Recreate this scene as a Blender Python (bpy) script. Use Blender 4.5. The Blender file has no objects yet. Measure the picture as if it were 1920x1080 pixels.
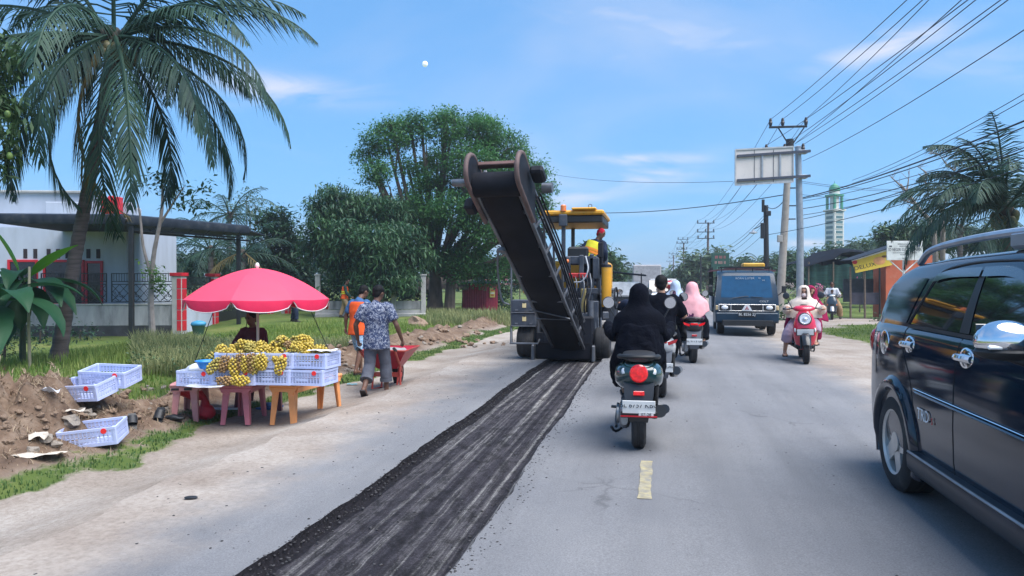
import bpy, bmesh, math, random
import numpy as np
from mathutils import Vector, Matrix, Euler, noise
R = math.radians
sc = bpy.context.scene
COL = sc.collection
random.seed(7)
RNG = np.random.default_rng(7)

# ------------------------------------------------------------------ camera
CAM_H, YAW, PITCH = 1.43, R(11.0), R(-0.496)
FPX = 1920 * 26.0 / 36.0
cam_d = bpy.data.cameras.new('camera')
cam_d.lens, cam_d.sensor_width, cam_d.clip_end, cam_d.clip_start = 26.0, 36.0, 9000.0, 0.05
cam = bpy.data.objects.new('camera', cam_d)
COL.objects.link(cam)
cam.location = (0, 0, CAM_H)
cam.rotation_euler = (R(90) + PITCH, 0, YAW)
sc.camera = cam
CAM_R = Euler((R(90) + PITCH, 0, YAW)).to_matrix()

def ray(px, py):
    return CAM_R @ Vector(((px - 960) / FPX, -(py - 540) / FPX, -1.0))
def at(px, py, d):                       # the point seen at a pixel, d metres deep
    return Vector((0, 0, CAM_H)) + ray(px, py) * d
def gp(px, py, z=0.0):                   # the point seen at a pixel, on the level z
    r = ray(px, py)
    return Vector((0, 0, CAM_H)) + r * ((z - CAM_H) / r.z)

# ------------------------------------------------------------------ light
SUN_AZ, SUN_EL = R(112), R(62)           # azimuth clockwise from +Y: high on the right, veiled by thin cloud
sun_dir = Vector((math.sin(SUN_AZ) * math.cos(SUN_EL), math.cos(SUN_AZ) * math.cos(SUN_EL), math.sin(SUN_EL)))
sl = bpy.data.lights.new('sun', 'SUN')
sl.energy, sl.angle, sl.color = 1.5, R(60), (1.0, 0.95, 0.91)
so = bpy.data.objects.new('sun', sl)
COL.objects.link(so)
so.rotation_euler = sun_dir.to_track_quat('Z', 'Y').to_euler()
so.location = (-8, -12, 20)

world = bpy.data.worlds.new('World')
sc.world = world
world.use_nodes = True
wn, wl = world.node_tree.nodes, world.node_tree.links
wn.clear()
def W(kind, **kw):
    n = wn.new(kind)
    for k, v in kw.items():
        setattr(n, k, v)
    return n
def wmath(op, a, b=None, c=None):
    n = W('ShaderNodeMath', operation=op)
    for i, x in enumerate((a, b, c)):
        if x is None: continue
        if isinstance(x, (int, float)): n.inputs[i].default_value = x
        else: wl.new(x, n.inputs[i])
    return n.outputs[0]
sky = W('ShaderNodeTexSky', sky_type='NISHITA', sun_disc=False, sun_elevation=SUN_EL, sun_rotation=SUN_AZ,
        altitude=0.0, air_density=1.0, dust_density=1.2, ozone_density=4.0)
tint = W('ShaderNodeMix', data_type='RGBA', blend_type='MULTIPLY')
tint.inputs[0].default_value = 1.0
tint.inputs[7].default_value = (.60, 1.22, 1.90, 1)
gam = W('ShaderNodeGamma'); gam.inputs[1].default_value = 0.45
wl.new(sky.outputs[0], gam.inputs[0])
wl.new(gam.outputs[0], tint.inputs[6])
tc = W('ShaderNodeTexCoord')
sep = W('ShaderNodeSeparateXYZ')
wl.new(tc.outputs['Generated'], sep.inputs[0])
# thin high cloud: noise on the cloud plane, plus the few wisps that can be picked out
zz = wmath('ADD', wmath('MAXIMUM', sep.outputs[2], 0.0), 0.12)
comb = W('ShaderNodeCombineXYZ')
wl.new(wmath('DIVIDE', sep.outputs[0], zz), comb.inputs[0])
wl.new(wmath('DIVIDE', sep.outputs[1], zz), comb.inputs[1])
cn = W('ShaderNodeTexNoise')
cn.inputs['Scale'].default_value, cn.inputs['Detail'].default_value, cn.inputs['Distortion'].default_value = 0.55, 7, 0.8
wl.new(comb.outputs[0], cn.inputs['Vector'])
fine = W('ShaderNodeTexNoise')
fine.inputs['Scale'].default_value, fine.inputs['Detail'].default_value, fine.inputs['Distortion'].default_value = 7.0, 6, 1.2
mp = W('ShaderNodeMapping')
mp.inputs['Scale'].default_value = (1.0, 1.0, 3.4)
wl.new(tc.outputs['Generated'], mp.inputs[0])
wl.new(mp.outputs[0], fine.inputs['Vector'])
base = W('ShaderNodeMapRange', interpolation_type='SMOOTHSTEP')
wl.new(cn.outputs[0], base.inputs[0])
base.inputs[1].default_value, base.inputs[2].default_value = 0.44, 0.78
base.inputs[3].default_value, base.inputs[4].default_value = 0.0, 0.48
mask = base.outputs[0]
for px, py, wx, wy, slope, amt in ((1650, 90, 95, 22, -0.28, 0.55), (1230, 300, 110, 11, 0.0, 0.7), (1165, 345, 150, 24, -0.25, 0.55),
                                   (490, 165, 170, 26, 0.06, 0.42), (1240, 55, 230, 36, 0.16, 0.26), (1530, 456, 60, 7, 0.0, 0.5),
                                   (1860, 120, 150, 30, 0.0, 0.2), (1180, 100, 120, 40, 0.5, 0.2)):
    c = ray(px, py).normalized()
    rt = (CAM_R @ Vector((1, slope * -1, 0))).normalized()
    up = rt.cross(c).normalized() * -1
    def dot(v, s):
        n = W('ShaderNodeVectorMath', operation='DOT_PRODUCT')
        wl.new(tc.outputs['Generated'], n.inputs[0]); n.inputs[1].default_value = tuple(v)
        return n.outputs['Value'], v.dot(c)
    o1, c1 = dot(rt, 0); o2, c2 = dot(up, 0)
    a = wmath('POWER', wmath('ABSOLUTE', wmath('MULTIPLY', wmath('SUBTRACT', o1, c1), FPX / wx)), 2.0)
    b = wmath('POWER', wmath('ABSOLUTE', wmath('MULTIPLY', wmath('SUBTRACT', o2, c2), FPX / wy)), 2.0)
    front = W('ShaderNodeVectorMath', operation='DOT_PRODUCT')
    wl.new(tc.outputs['Generated'], front.inputs[0]); front.inputs[1].default_value = tuple(c)
    g = wmath('MULTIPLY', wmath('EXPONENT', wmath('MULTIPLY', wmath('ADD', a, b), -1.0)), wmath('GREATER_THAN', front.outputs['Value'], 0.0))
    ff = W('ShaderNodeMapRange'); wl.new(fine.outputs[0], ff.inputs[0])
    ff.inputs[1].default_value, ff.inputs[2].default_value = 0.34, 0.66
    mask = wmath('MAXIMUM', mask, wmath('MULTIPLY', wmath('MULTIPLY', g, ff.outputs[0]), amt * 1.6))
cm = W('ShaderNodeMix', data_type='RGBA')
wl.new(mask, cm.inputs[0])
wl.new(tint.outputs[2], cm.inputs[6])
cm.inputs[7].default_value = (3.6, 3.5, 3.75, 1)
bg = W('ShaderNodeBackground')
bg.inputs['Strength'].default_value = 0.06
wl.new(cm.outputs[2], bg.inputs[0])
wo = W('ShaderNodeOutputWorld')
wl.new(bg.outputs[0], wo.inputs[0])

sc.view_settings.view_transform = 'Standard'
sc.view_settings.look = 'None'
sc.view_settings.exposure = 2.18
sc.view_settings.gamma = 1.0
sc.render.engine = 'CYCLES'
sc.cycles.use_denoising = True
sc.cycles.max_bounces = 6
sc.cycles.diffuse_bounces = 3
sc.cycles.glossy_bounces = 3
sc.cycles.transparent_max_bounces = 8
sc.cycles.caustics_reflective = False
sc.cycles.caustics_refractive = False
sc.cycles.sample_clamp_indirect = 6.0

# ------------------------------------------------------------------ materials
MATS = {}
def mat(name, col=(.5, .5, .5), rough=.6, metal=0.0, var=.18, scale=6.0, bump=0.0, bscale=80.0, spec=.5, coat=0.0,
        emit=0.0, alpha=1.0, island=0.0, dirt=None, dirt_amt=.5, dirt_scale=3.0, trans=0.0, stretch=None, sheen=0.0):
    """Principled material: colour varied by noise (and per mesh island), optional wear colour, fine bump."""
    if name in MATS: return MATS[name]
    m = bpy.data.materials.new(name); m.use_nodes = True
    N, L = m.node_tree.nodes, m.node_tree.links
    b = N['Principled BSDF']
    b.inputs['Roughness'].default_value = rough
    b.inputs['Metallic'].default_value = metal
    b.inputs['Specular IOR Level'].default_value = spec
    b.inputs['Coat Weight'].default_value = coat
    b.inputs['Coat Roughness'].default_value = .05
    if sheen: b.inputs['Sheen Weight'].default_value = sheen
    if trans: b.inputs['Transmission Weight'].default_value = trans
    if alpha < 1: b.inputs['Alpha'].default_value = alpha
    t = N.new('ShaderNodeTexCoord')
    src = t.outputs['Object']
    if stretch:
        mpn = N.new('ShaderNodeMapping'); mpn.inputs['Scale'].default_value = stretch
        L.new(src, mpn.inputs[0]); src = mpn.outputs[0]
    n = N.new('ShaderNodeTexNoise'); n.inputs['Scale'].default_value = scale; n.inputs['Detail'].default_value = 5
    L.new(src, n.inputs['Vector'])
    mr = N.new('ShaderNodeMapRange'); L.new(n.outputs[0], mr.inputs[0])
    mr.inputs[1].default_value, mr.inputs[2].default_value = .3, .7
    mr.inputs[3].default_value, mr.inputs[4].default_value = 1 - var, 1 + var
    val = mr.outputs[0]
    if island:
        g = N.new('ShaderNodeNewGeometry')
        m2 = N.new('ShaderNodeMapRange'); L.new(g.outputs['Random Per Island'], m2.inputs[0])
        m2.inputs[3].default_value, m2.inputs[4].default_value = 1 - island, 1 + island
        mm = N.new('ShaderNodeMath'); mm.operation = 'MULTIPLY'
        L.new(val, mm.inputs[0]); L.new(m2.outputs[0], mm.inputs[1]); val = mm.outputs[0]
    vm = N.new('ShaderNodeVectorMath'); vm.operation = 'SCALE'
    vm.inputs[0].default_value = col[:3]; L.new(val, vm.inputs['Scale'])
    out = vm.outputs[0]
    if dirt:
        dn = N.new('ShaderNodeTexNoise'); dn.inputs['Scale'].default_value = dirt_scale; dn.inputs['Detail'].default_value = 8
        dn.inputs['Roughness'].default_value = .7
        L.new(src, dn.inputs['Vector'])
        dr = N.new('ShaderNodeMapRange'); dr.interpolation_type = 'SMOOTHSTEP'; L.new(dn.outputs[0], dr.inputs[0])
        dr.inputs[1].default_value, dr.inputs[2].default_value = .62 - dirt_amt * .3, .75
        dr.inputs[4].default_value = min(1, dirt_amt + .2)
        mx = N.new('ShaderNodeMix'); mx.data_type = 'RGBA'
        L.new(dr.outputs[0], mx.inputs[0]); L.new(out, mx.inputs[6]); mx.inputs[7].default_value = (*dirt, 1)
        out = mx.outputs[2]
        rr = N.new('ShaderNodeMapRange'); L.new(dr.outputs[0], rr.inputs[0])
        rr.inputs[3].default_value, rr.inputs[4].default_value = rough, max(rough, .8)
        L.new(rr.outputs[0], b.inputs['Roughness'])
    L.new(out, b.inputs['Base Color'])
    if emit:
        L.new(out, b.inputs['Emission Color']); b.inputs['Emission Strength'].default_value = emit
    if bump:
        bn = N.new('ShaderNodeTexNoise'); bn.inputs['Scale'].default_value = bscale; bn.inputs['Detail'].default_value = 4
        L.new(src, bn.inputs['Vector'])
        bp = N.new('ShaderNodeBump'); bp.inputs['Strength'].default_value = bump; bp.inputs['Distance'].default_value = .02
        L.new(bn.outputs[0], bp.inputs['Height']); L.new(bp.outputs[0], b.inputs['Normal'])
    MATS[name] = m
    return m

def leafmat(name, col, col2, tr=.25, rough=.45):
    """Foliage: two greens mixed per leaf, a little light passing through."""
    if name in MATS: return MATS[name]
    m = bpy.data.materials.new(name); m.use_nodes = True
    N, L = m.node_tree.nodes, m.node_tree.links
    b = N['Principled BSDF']; b.inputs['Roughness'].default_value = rough; b.inputs['Specular IOR Level'].default_value = .35
    g = N.new('ShaderNodeNewGeometry')
    t = N.new('ShaderNodeTexCoord'); n = N.new('ShaderNodeTexNoise'); n.inputs['Scale'].default_value = .9
    L.new(t.outputs['Object'], n.inputs['Vector'])
    ad = N.new('ShaderNodeMath'); ad.operation = 'MULTIPLY_ADD'
    L.new(g.outputs['Random Per Island'], ad.inputs[0]); ad.inputs[1].default_value = .7
    mr = N.new('ShaderNodeMapRange'); L.new(n.outputs[0], mr.inputs[0]); mr.inputs[1].default_value = .35; mr.inputs[2].default_value = .65
    mr.inputs[3].default_value, mr.inputs[4].default_value = -.15, .45
    L.new(mr.outputs[0], ad.inputs[2]); ad.use_clamp = True
    mx = N.new('ShaderNodeMix'); mx.data_type = 'RGBA'; L.new(ad.outputs[0], mx.inputs[0])
    mx.inputs[6].default_value = (*col, 1); mx.inputs[7].default_value = (*col2, 1)
    L.new(mx.outputs[2], b.inputs['Base Color'])
    td = N.new('ShaderNodeBsdfTranslucent'); L.new(mx.outputs[2], td.inputs[0])
    ms = N.new('ShaderNodeMixShader'); ms.inputs[0].default_value = tr
    L.new(b.outputs[0], ms.inputs[1]); L.new(td.outputs[0], ms.inputs[2])
    L.new(ms.outputs[0], N['Material Output'].inputs[0])
    MATS[name] = m
    return m

# ------------------------------------------------------------------ mesh building
def rotz(a): return Matrix.Rotation(a, 3, 'Z')
def eul(x=0, y=0, z=0): return Euler((R(x), R(y), R(z))).to_matrix()
class MB:
    def __init__(s, M=None): s.v, s.f, s.mi, s.cur, s.M = [], [], [], 0, M
    def add(s, vs, fs):
        o = len(s.v)
        for p in vs:
            p = Vector(p)
            s.v.append(tuple(s.M @ p) if s.M else tuple(p))
        for f in fs:
            s.f.append(tuple(i + o for i in f)); s.mi.append(s.cur)
        return s
    def mat(s, i): s.cur = i; return s
    def box(s, c, d, rot=None, bev=0.0):
        c = Vector(c); x, y, z = d[0] / 2, d[1] / 2, d[2] / 2
        if bev <= 0:
            vs = [Vector((sx * x, sy * y, sz * z)) for sz in (-1, 1) for sy in (-1, 1) for sx in (-1, 1)]
            fs = [(0, 2, 3, 1), (4, 5, 7, 6), (0, 1, 5, 4), (2, 6, 7, 3), (0, 4, 6, 2), (1, 3, 7, 5)]
        else:
            b = min(bev, x * .98, y * .98, z * .98); vs = []; ix = {}
            for sz in (-1, 1):
                for sy in (-1, 1):
                    for sx in (-1, 1):
                        for k in range(3):
                            p = [sx * (x - b), sy * (y - b), sz * (z - b)]; p[k] += (sx, sy, sz)[k] * b
                            ix[sx, sy, sz, k] = len(vs); vs.append(Vector(p))
            fs = []
            for k in range(3):
                a1, a2 = [(1, 2), (2, 0), (0, 1)][k]
                for sg in (-1, 1):
                    q = []
                    for u, w in ((-1, -1), (1, -1), (1, 1), (-1, 1)):
                        t = [0, 0, 0]; t[k] = sg; t[a1] = u; t[a2] = w; q.append(ix[t[0], t[1], t[2], k])
                    fs.append(tuple(q if sg > 0 else q[::-1]))
                for u in (-1, 1):
                    for w in (-1, 1):
                        t0 = [0, 0, 0]; t0[a1] = u; t0[a2] = w; q = []
                        for sg, kk in ((-1, a1), (1, a1), (1, a2), (-1, a2)):
                            t = list(t0); t[k] = sg; q.append(ix[t[0], t[1], t[2], kk])
                        fs.append(tuple(q if u * w < 0 else q[::-1]))
            for sz in (-1, 1):
                for sy in (-1, 1):
                    for sx in (-1, 1):
                        q = (ix[sx, sy, sz, 0], ix[sx, sy, sz, 1], ix[sx, sy, sz, 2])
                        fs.append(q if sx * sy * sz > 0 else q[::-1])
        if rot is not None: vs = [rot @ p for p in vs]
        return s.add([p + c for p in vs], fs)
    def loft(s, rings, cap=True, closed=True):
        n = len(rings[0]); vs = [p for r in rings for p in r]; fs = []
        for i in range(len(rings) - 1):
            for j in range(n if closed else n - 1):
                k = (j + 1) % n
                fs.append((i * n + j, i * n + k, (i + 1) * n + k, (i + 1) * n + j))
        if cap and closed:
            fs.append(tuple(range(n))[::-1]); b = (len(rings) - 1) * n; fs.append(tuple(range(b, b + n)))
        return s.add(vs, fs)
    def tube(s, pts, r, n=8, cap=True, flat=1.0):
        pts = [Vector(p) for p in pts]
        rs = r if isinstance(r, (list, tuple)) else [r] * len(pts)
        rings = []; prev = None
        for i, p in enumerate(pts):
            t = (pts[min(i + 1, len(pts) - 1)] - pts[max(i - 1, 0)])
            t = t.normalized() if t.length > 1e-9 else Vector((0, 0, 1))
            if prev is None:
                up = Vector((0, 0, 1)) if abs(t.z) < .9 else Vector((1, 0, 0))
                a = t.cross(up).normalized()
            else:
                a = prev - t * prev.dot(t)
                a = a.normalized() if a.length > 1e-6 else t.orthogonal().normalized()
            prev = a; b = t.cross(a)
            rings.append([p + (a * math.cos(2 * math.pi * k / n) + b * math.sin(2 * math.pi * k / n) * flat) * rs[i] for k in range(n)])
        return s.loft(rings, cap)
    def cyl(s, p0, p1, r0, r1=None, n=16, cap=True): return s.tube([p0, p1], [r0, r0 if r1 is None else r1], n, cap)
    def lathe(s, prof, c=(0, 0, 0), n=20, rot=None, cap=True):
        c = Vector(c); rings = []
        for r, z in prof:
            ring = [Vector((r * math.cos(2 * math.pi * k / n), r * math.sin(2 * math.pi * k / n), z)) for k in range(n)]
            rings.append([(rot @ p if rot is not None else p) + c for p in ring])
        return s.loft(rings, cap)
    def ell(s, c, r, n=16, m=10, rot=None):
        rr = (r, r, r) if isinstance(r, (int, float)) else r
        prof = [(max(1e-4, math.sin(math.pi * i / m)), -math.cos(math.pi * i / m)) for i in range(m + 1)]
        rings = []
        for q, z in prof:
            ring = [Vector((q * math.cos(2 * math.pi * k / n) * rr[0], q * math.sin(2 * math.pi * k / n) * rr[1], z * rr[2])) for k in range(n)]
            rings.append([(rot @ p if rot is not None else p) + Vector(c) for p in ring])
        return s.loft(rings, True)
    def prism(s, poly, axis, lo, hi, rot=None, c=(0, 0, 0)):
        """poly: 2-D outline in the plane across axis ('x': (y,z), 'y': (x,z), 'z': (x,y))"""
        def P(a, b, t): return Vector({'x': (t, a, b), 'y': (a, t, b), 'z': (a, b, t)}[axis])
        n = len(poly)
        vs = [P(a, b, lo) for a, b in poly] + [P(a, b, hi) for a, b in poly]
        if rot is not None: vs = [rot @ p for p in vs]
        fs = [tuple(range(n))[::-1], tuple(range(n, 2 * n))] + [(i, (i + 1) % n, n + (i + 1) % n, n + i) for i in range(n)]
        return s.add([p + Vector(c) for p in vs], fs)
    def bar(s, a, b, w, h, bev=0):
        a, b = Vector(a), Vector(b); d = b - a
        q = d.to_track_quat('Y', 'Z').to_matrix()
        return s.box((a + b) / 2, (w, d.length, h), q, bev)
    def build(s, name, mats, parent=None, smooth=35, fix=False, link=True):
        me = bpy.data.meshes.new(name)
        me.from_pydata(s.v, [], s.f)
        for m in (mats if isinstance(mats, (list, tuple)) else [mats]): me.materials.append(m)
        if any(s.mi): me.polygons.foreach_set('material_index', s.mi)
        if fix:
            bm = bmesh.new(); bm.from_mesh(me); bmesh.ops.recalc_face_normals(bm, faces=bm.faces); bm.to_mesh(me); bm.free()
        if smooth:
            me.polygons.foreach_set('use_smooth', [True] * len(me.polygons))
            if smooth < 180: me.set_sharp_from_angle(angle=R(smooth))
        o = bpy.data.objects.new(name, me)
        if link: COL.objects.link(o)
        o.parent = parent
        return o
def tag(o, label=None, cat=None, group=None, kind=None):
    if label: o['label'] = label
    if cat: o['category'] = cat
    if group: o['group'] = group
    if kind: o['kind'] = kind
    return o
def thing(name, label, cat, loc=(0, 0, 0), rz=0.0, group=None):
    o = bpy.data.objects.new(name, None); COL.objects.link(o)
    o.empty_display_size = .2
    o.location = loc; o.rotation_euler = (0, 0, rz)
    return tag(o, label, cat, group)
def copy_tree(o, parent=None, label=None):
    c = o.copy(); COL.objects.link(c); c.parent = parent
    if label: c['label'] = label
    for ch in o.children: copy_tree(ch, c)
    return c
def np_mesh(name, V, F, mats, parent=None, smooth=False, mi=None):
    V = np.asarray(V, np.float32); F = np.asarray(F, np.int32); k = F.shape[1]
    me = bpy.data.meshes.new(name)
    me.vertices.add(len(V)); me.vertices.foreach_set('co', V.ravel())
    me.loops.add(F.size); me.loops.foreach_set('vertex_index', F.ravel())
    me.polygons.add(len(F)); me.polygons.foreach_set('loop_start', np.arange(0, F.size, k, dtype=np.int32))
    for m in (mats if isinstance(mats, (list, tuple)) else [mats]): me.materials.append(m)
    if mi is not None: me.polygons.foreach_set('material_index', np.asarray(mi, np.int32))
    if smooth: me.polygons.foreach_set('use_smooth', [True] * len(F))
    me.update(calc_edges=True)
    o = bpy.data.objects.new(name, me); COL.objects.link(o); o.parent = parent
    return o
def text(name, body, size, m, parent, loc, rot, depth=.002, align='CENTER', sx=1.0):
    c = bpy.data.curves.new(name, 'FONT'); c.body = body; c.size = size; c.extrude = depth
    c.align_x, c.align_y = align, 'CENTER'; c.resolution_u = 2
    o = bpy.data.objects.new(name, c); COL.objects.link(o)
    dg = bpy.context.evaluated_depsgraph_get()
    me = bpy.data.meshes.new_from_object(o.evaluated_get(dg)); me.materials.clear(); me.materials.append(m)
    bpy.data.objects.remove(o)
    t = bpy.data.objects.new(name, me); COL.objects.link(t)
    t.parent = parent; t.location = loc; t.rotation_euler = rot; t.scale = (sx, 1, 1)
    return t
def smoothstep(a, b, x):
    t = min(1, max(0, (x - a) / (b - a))); return t * t * (3 - 2 * t)
def sp(pts, n):
    """Catmull-Rom through pts, n samples"""
    P = [Vector(p) for p in pts]; P = [P[0] * 2 - P[1]] + P + [P[-1] * 2 - P[-2]]; out = []
    m = len(P) - 3
    for i in range(n):
        u = i / (n - 1) * m; k = min(int(u), m - 1); t = u - k
        a, b, c, d = P[k:k + 4]
        out.append(.5 * ((2 * b) + (c - a) * t + (2 * a - 5 * b + 4 * c - d) * t * t + (3 * b - a - 3 * c + d) * t ** 3))
    return out
# ------------------------------------------------------------------ ground, road, milled strip
def road_z(x): return -0.02 * abs(x)
def nz(x, y, s, seed=0): return noise.noise(Vector((x * s + seed * 13.7, y * s - seed * 7.1, seed * 3.3)))
def berm(x, y):
    """spoil heap thrown up along the left verge"""
    along = smoothstep(3.5, 5.5, y) * (1 - smoothstep(29, 34, y))
    gap = 1 - .75 * smoothstep(.15, .5, nz(0, y, .22, 4))
    prof = math.exp(-((x + 6.2 + .35 * nz(0, y, .35, 2)) / .62) ** 2)
    heap = .42 * math.exp(-((x + 6.35) / .95) ** 2 - ((y - 6.1) / 1.15) ** 2)
    h = .30 * prof * along * gap + heap
    return h * (1 + .6 * nz(x, y, 1.7, 1) + .45 * nz(x, y, 4.5, 3) + .35 * nz(x, y, 9, 14)) if h > .004 else 0.0
def gz(x, y):
    if x > 0:
        z = road_z(min(x, 3.4)) - .02
        if x > 3.4: z -= .05 * smoothstep(3.4, 5.5, x)
        z += .05 * nz(x, y, .5, 9) * smoothstep(4.5, 7, x)
        if x < 3.1: z -= .14
        return z
    z = road_z(max(x, -3.4)) - .012
    if x > -3.1: return z - .14
    z -= .15 * smoothstep(-3.4, -4.4, x) if x < -3.4 else 0
    z += .10 * smoothstep(-6.5, -9, x) + .05 * nz(x, y, .4, 6) * smoothstep(-5, -7, x)
    z += .03 * nz(x, y, 1.3, 8) * smoothstep(-3.6, -5, x)
    z -= .35 * smoothstep(-11.5, -15, x) * (1 - smoothstep(22, 27, y))
    return z + berm(x, y)
def dirt_mask(x, y):
    """1 = bare earth, 0 = grass"""
    n = nz(x, y, .6, 5) * .5 + nz(x, y, 1.9, 7) * .3
    if x > 0:
        sh = 1 - smoothstep(4.6, 5.6, x + n * 1.2)
        path = 1 - smoothstep(2.0, 3.2, abs(y - 30.5 - .25 * (x - 6)) + n)
        lot = (1 - smoothstep(5.8, 7.4, x + n * 1.5)) * smoothstep(25, 28, y) + (1 - smoothstep(6, 8, x + n)) * (1 - smoothstep(15, 19, y))
        return min(1, max(sh, path, lot * .9))
    sh = smoothstep(-5.0, -4.5, x + n * .9 + .12)
    band = math.exp(-((x + 6.05) / .85) ** 4) * smoothstep(3, 5, y) * (1 - smoothstep(30, 35, y))
    band *= 1 - .6 * smoothstep(.05, .35, nz(x, y, .8, 11))
    b = min(1, berm(x, y) * 7)
    return min(1, max(sh, band, b))
def axis(fine, coarse):
    out = []
    for a, b, st in fine: out += list(np.arange(a, b, st))
    return sorted(set([round(float(v), 4) for v in out + coarse]))
gx = axis([(-9, -3.2, .075), (-18, -9, .5), (3.2, 9, .35), (-3.2, 3.2, .8), (9, 30, 1.5), (-40, -18, 2)],
          [-4000, -2000, -1000, -500, -250, -150, -90, -60, 30, 45, 70, 120, 220, 450, 900, 2000, 4000])
gy = axis([(2, 16, .085), (16, 36, .3), (36, 70, 1.5), (-20, 2, 1.0)],
          [-3000, -600, -200, -100, -50, -30, 70, 80, 90, 100, 120, 150, 200, 300, 450, 700, 1200, 2500, 6000])
GV = [(x, y, gz(x, y)) for y in gy for x in gx]
nxg = len(gx)
GF = [(j * nxg + i, j * nxg + i + 1, (j + 1) * nxg + i + 1, (j + 1) * nxg + i) for j in range(len(gy) - 1) for i in range(nxg - 1)]

def ground_material():
    m = bpy.data.materials.new('ground'); m.use_nodes = True
    N, L = m.node_tree.nodes, m.node_tree.links
    b = N['Principled BSDF']; b.inputs['Roughness'].default_value = .95; b.inputs['Specular IOR Level'].default_value = .15
    at_ = N.new('ShaderNodeAttribute'); at_.attribute_name = 'earth'
    t = N.new('ShaderNodeTexCoord')
    def nse(s, d=6, r=.6):
        n = N.new('ShaderNodeTexNoise'); n.inputs['Scale'].default_value = s; n.inputs['Detail'].default_value = d; n.inputs['Roughness'].default_value = r
        L.new(t.outputs['Object'], n.inputs['Vector']); return n.outputs[0]
    def ramp(f, *st):
        r = N.new('ShaderNodeValToRGB'); L.new(f, r.inputs[0])
        while len(r.color_ramp.elements) < len(st): r.color_ramp.elements.new(.5)
        for e, (p, c) in zip(r.color_ramp.elements, st): e.position = p; e.color = (*c, 1)
        return r.outputs[0]
    def mix(f, a, c, mode='MIX'):
        x = N.new('ShaderNodeMix'); x.data_type = 'RGBA'; x.blend_type = mode
        if isinstance(f, float): x.inputs[0].default_value = f
        else: L.new(f, x.inputs[0])
        L.new(a, x.inputs[6]); L.new(c, x.inputs[7]); return x.outputs[2]
    earth = ramp(nse(1.1, 8), (.3, (.27, .22, .18)), (.5, (.35, .30, .255)), (.7, (.43, .385, .34)))
    earth = mix(.75, earth, ramp(nse(26, 5, .7), (.3, (.62, .58, .55)), (.55, (1, 1, 1)), (.75, (1.2, 1.2, 1.2))), 'MULTIPLY')
    spoil = ramp(nse(3.3, 8, .7), (.3, (.09, .06, .045)), (.5, (.17, .115, .08)), (.72, (.29, .22, .165)))
    sep2 = N.new('ShaderNodeSeparateColor'); L.new(at_.outputs['Color'], sep2.inputs[0])
    earth = mix(sep2.outputs[1], earth, spoil)
    grass = ramp(nse(.8, 8), (.3, (.06, .10, .025)), (.5, (.10, .14, .035)), (.7, (.17, .18, .06)))
    sm = N.new('ShaderNodeMapRange'); sm.interpolation_type = 'SMOOTHSTEP'
    a2 = N.new('ShaderNodeMath'); a2.operation = 'ADD'; L.new(sep2.outputs[0], a2.inputs[0])
    n3 = N.new('ShaderNodeMapRange'); L.new(nse(7, 6, .7), n3.inputs[0]); n3.inputs[3].default_value, n3.inputs[4].default_value = -.5, .5
    L.new(n3.outputs[0], a2.inputs[1]); L.new(a2.outputs[0], sm.inputs[0]); sm.inputs[1].default_value, sm.inputs[2].default_value = .35, .65
    L.new(mix(sm.outputs[0], grass, earth), b.inputs['Base Color'])
    bp = N.new('ShaderNodeBump'); bp.inputs['Strength'].default_value = .6; bp.inputs['Distance'].default_value = .03
    L.new(nse(26, 8, .8), bp.inputs['Height']); L.new(bp.outputs[0], b.inputs['Normal'])
    return m
ground = np_mesh('ground', GV, GF, ground_material(), smooth=True)
tag(ground, kind='structure')
ca = ground.data.color_attributes.new('earth', 'FLOAT_COLOR', 'POINT')
ca.data.foreach_set('color', np.array([(dirt_mask(x, y), min(1, berm(x, y) * 9) if x < 0 else 0, 0, 1) for x, y, z in GV], np.float32).ravel())

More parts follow.
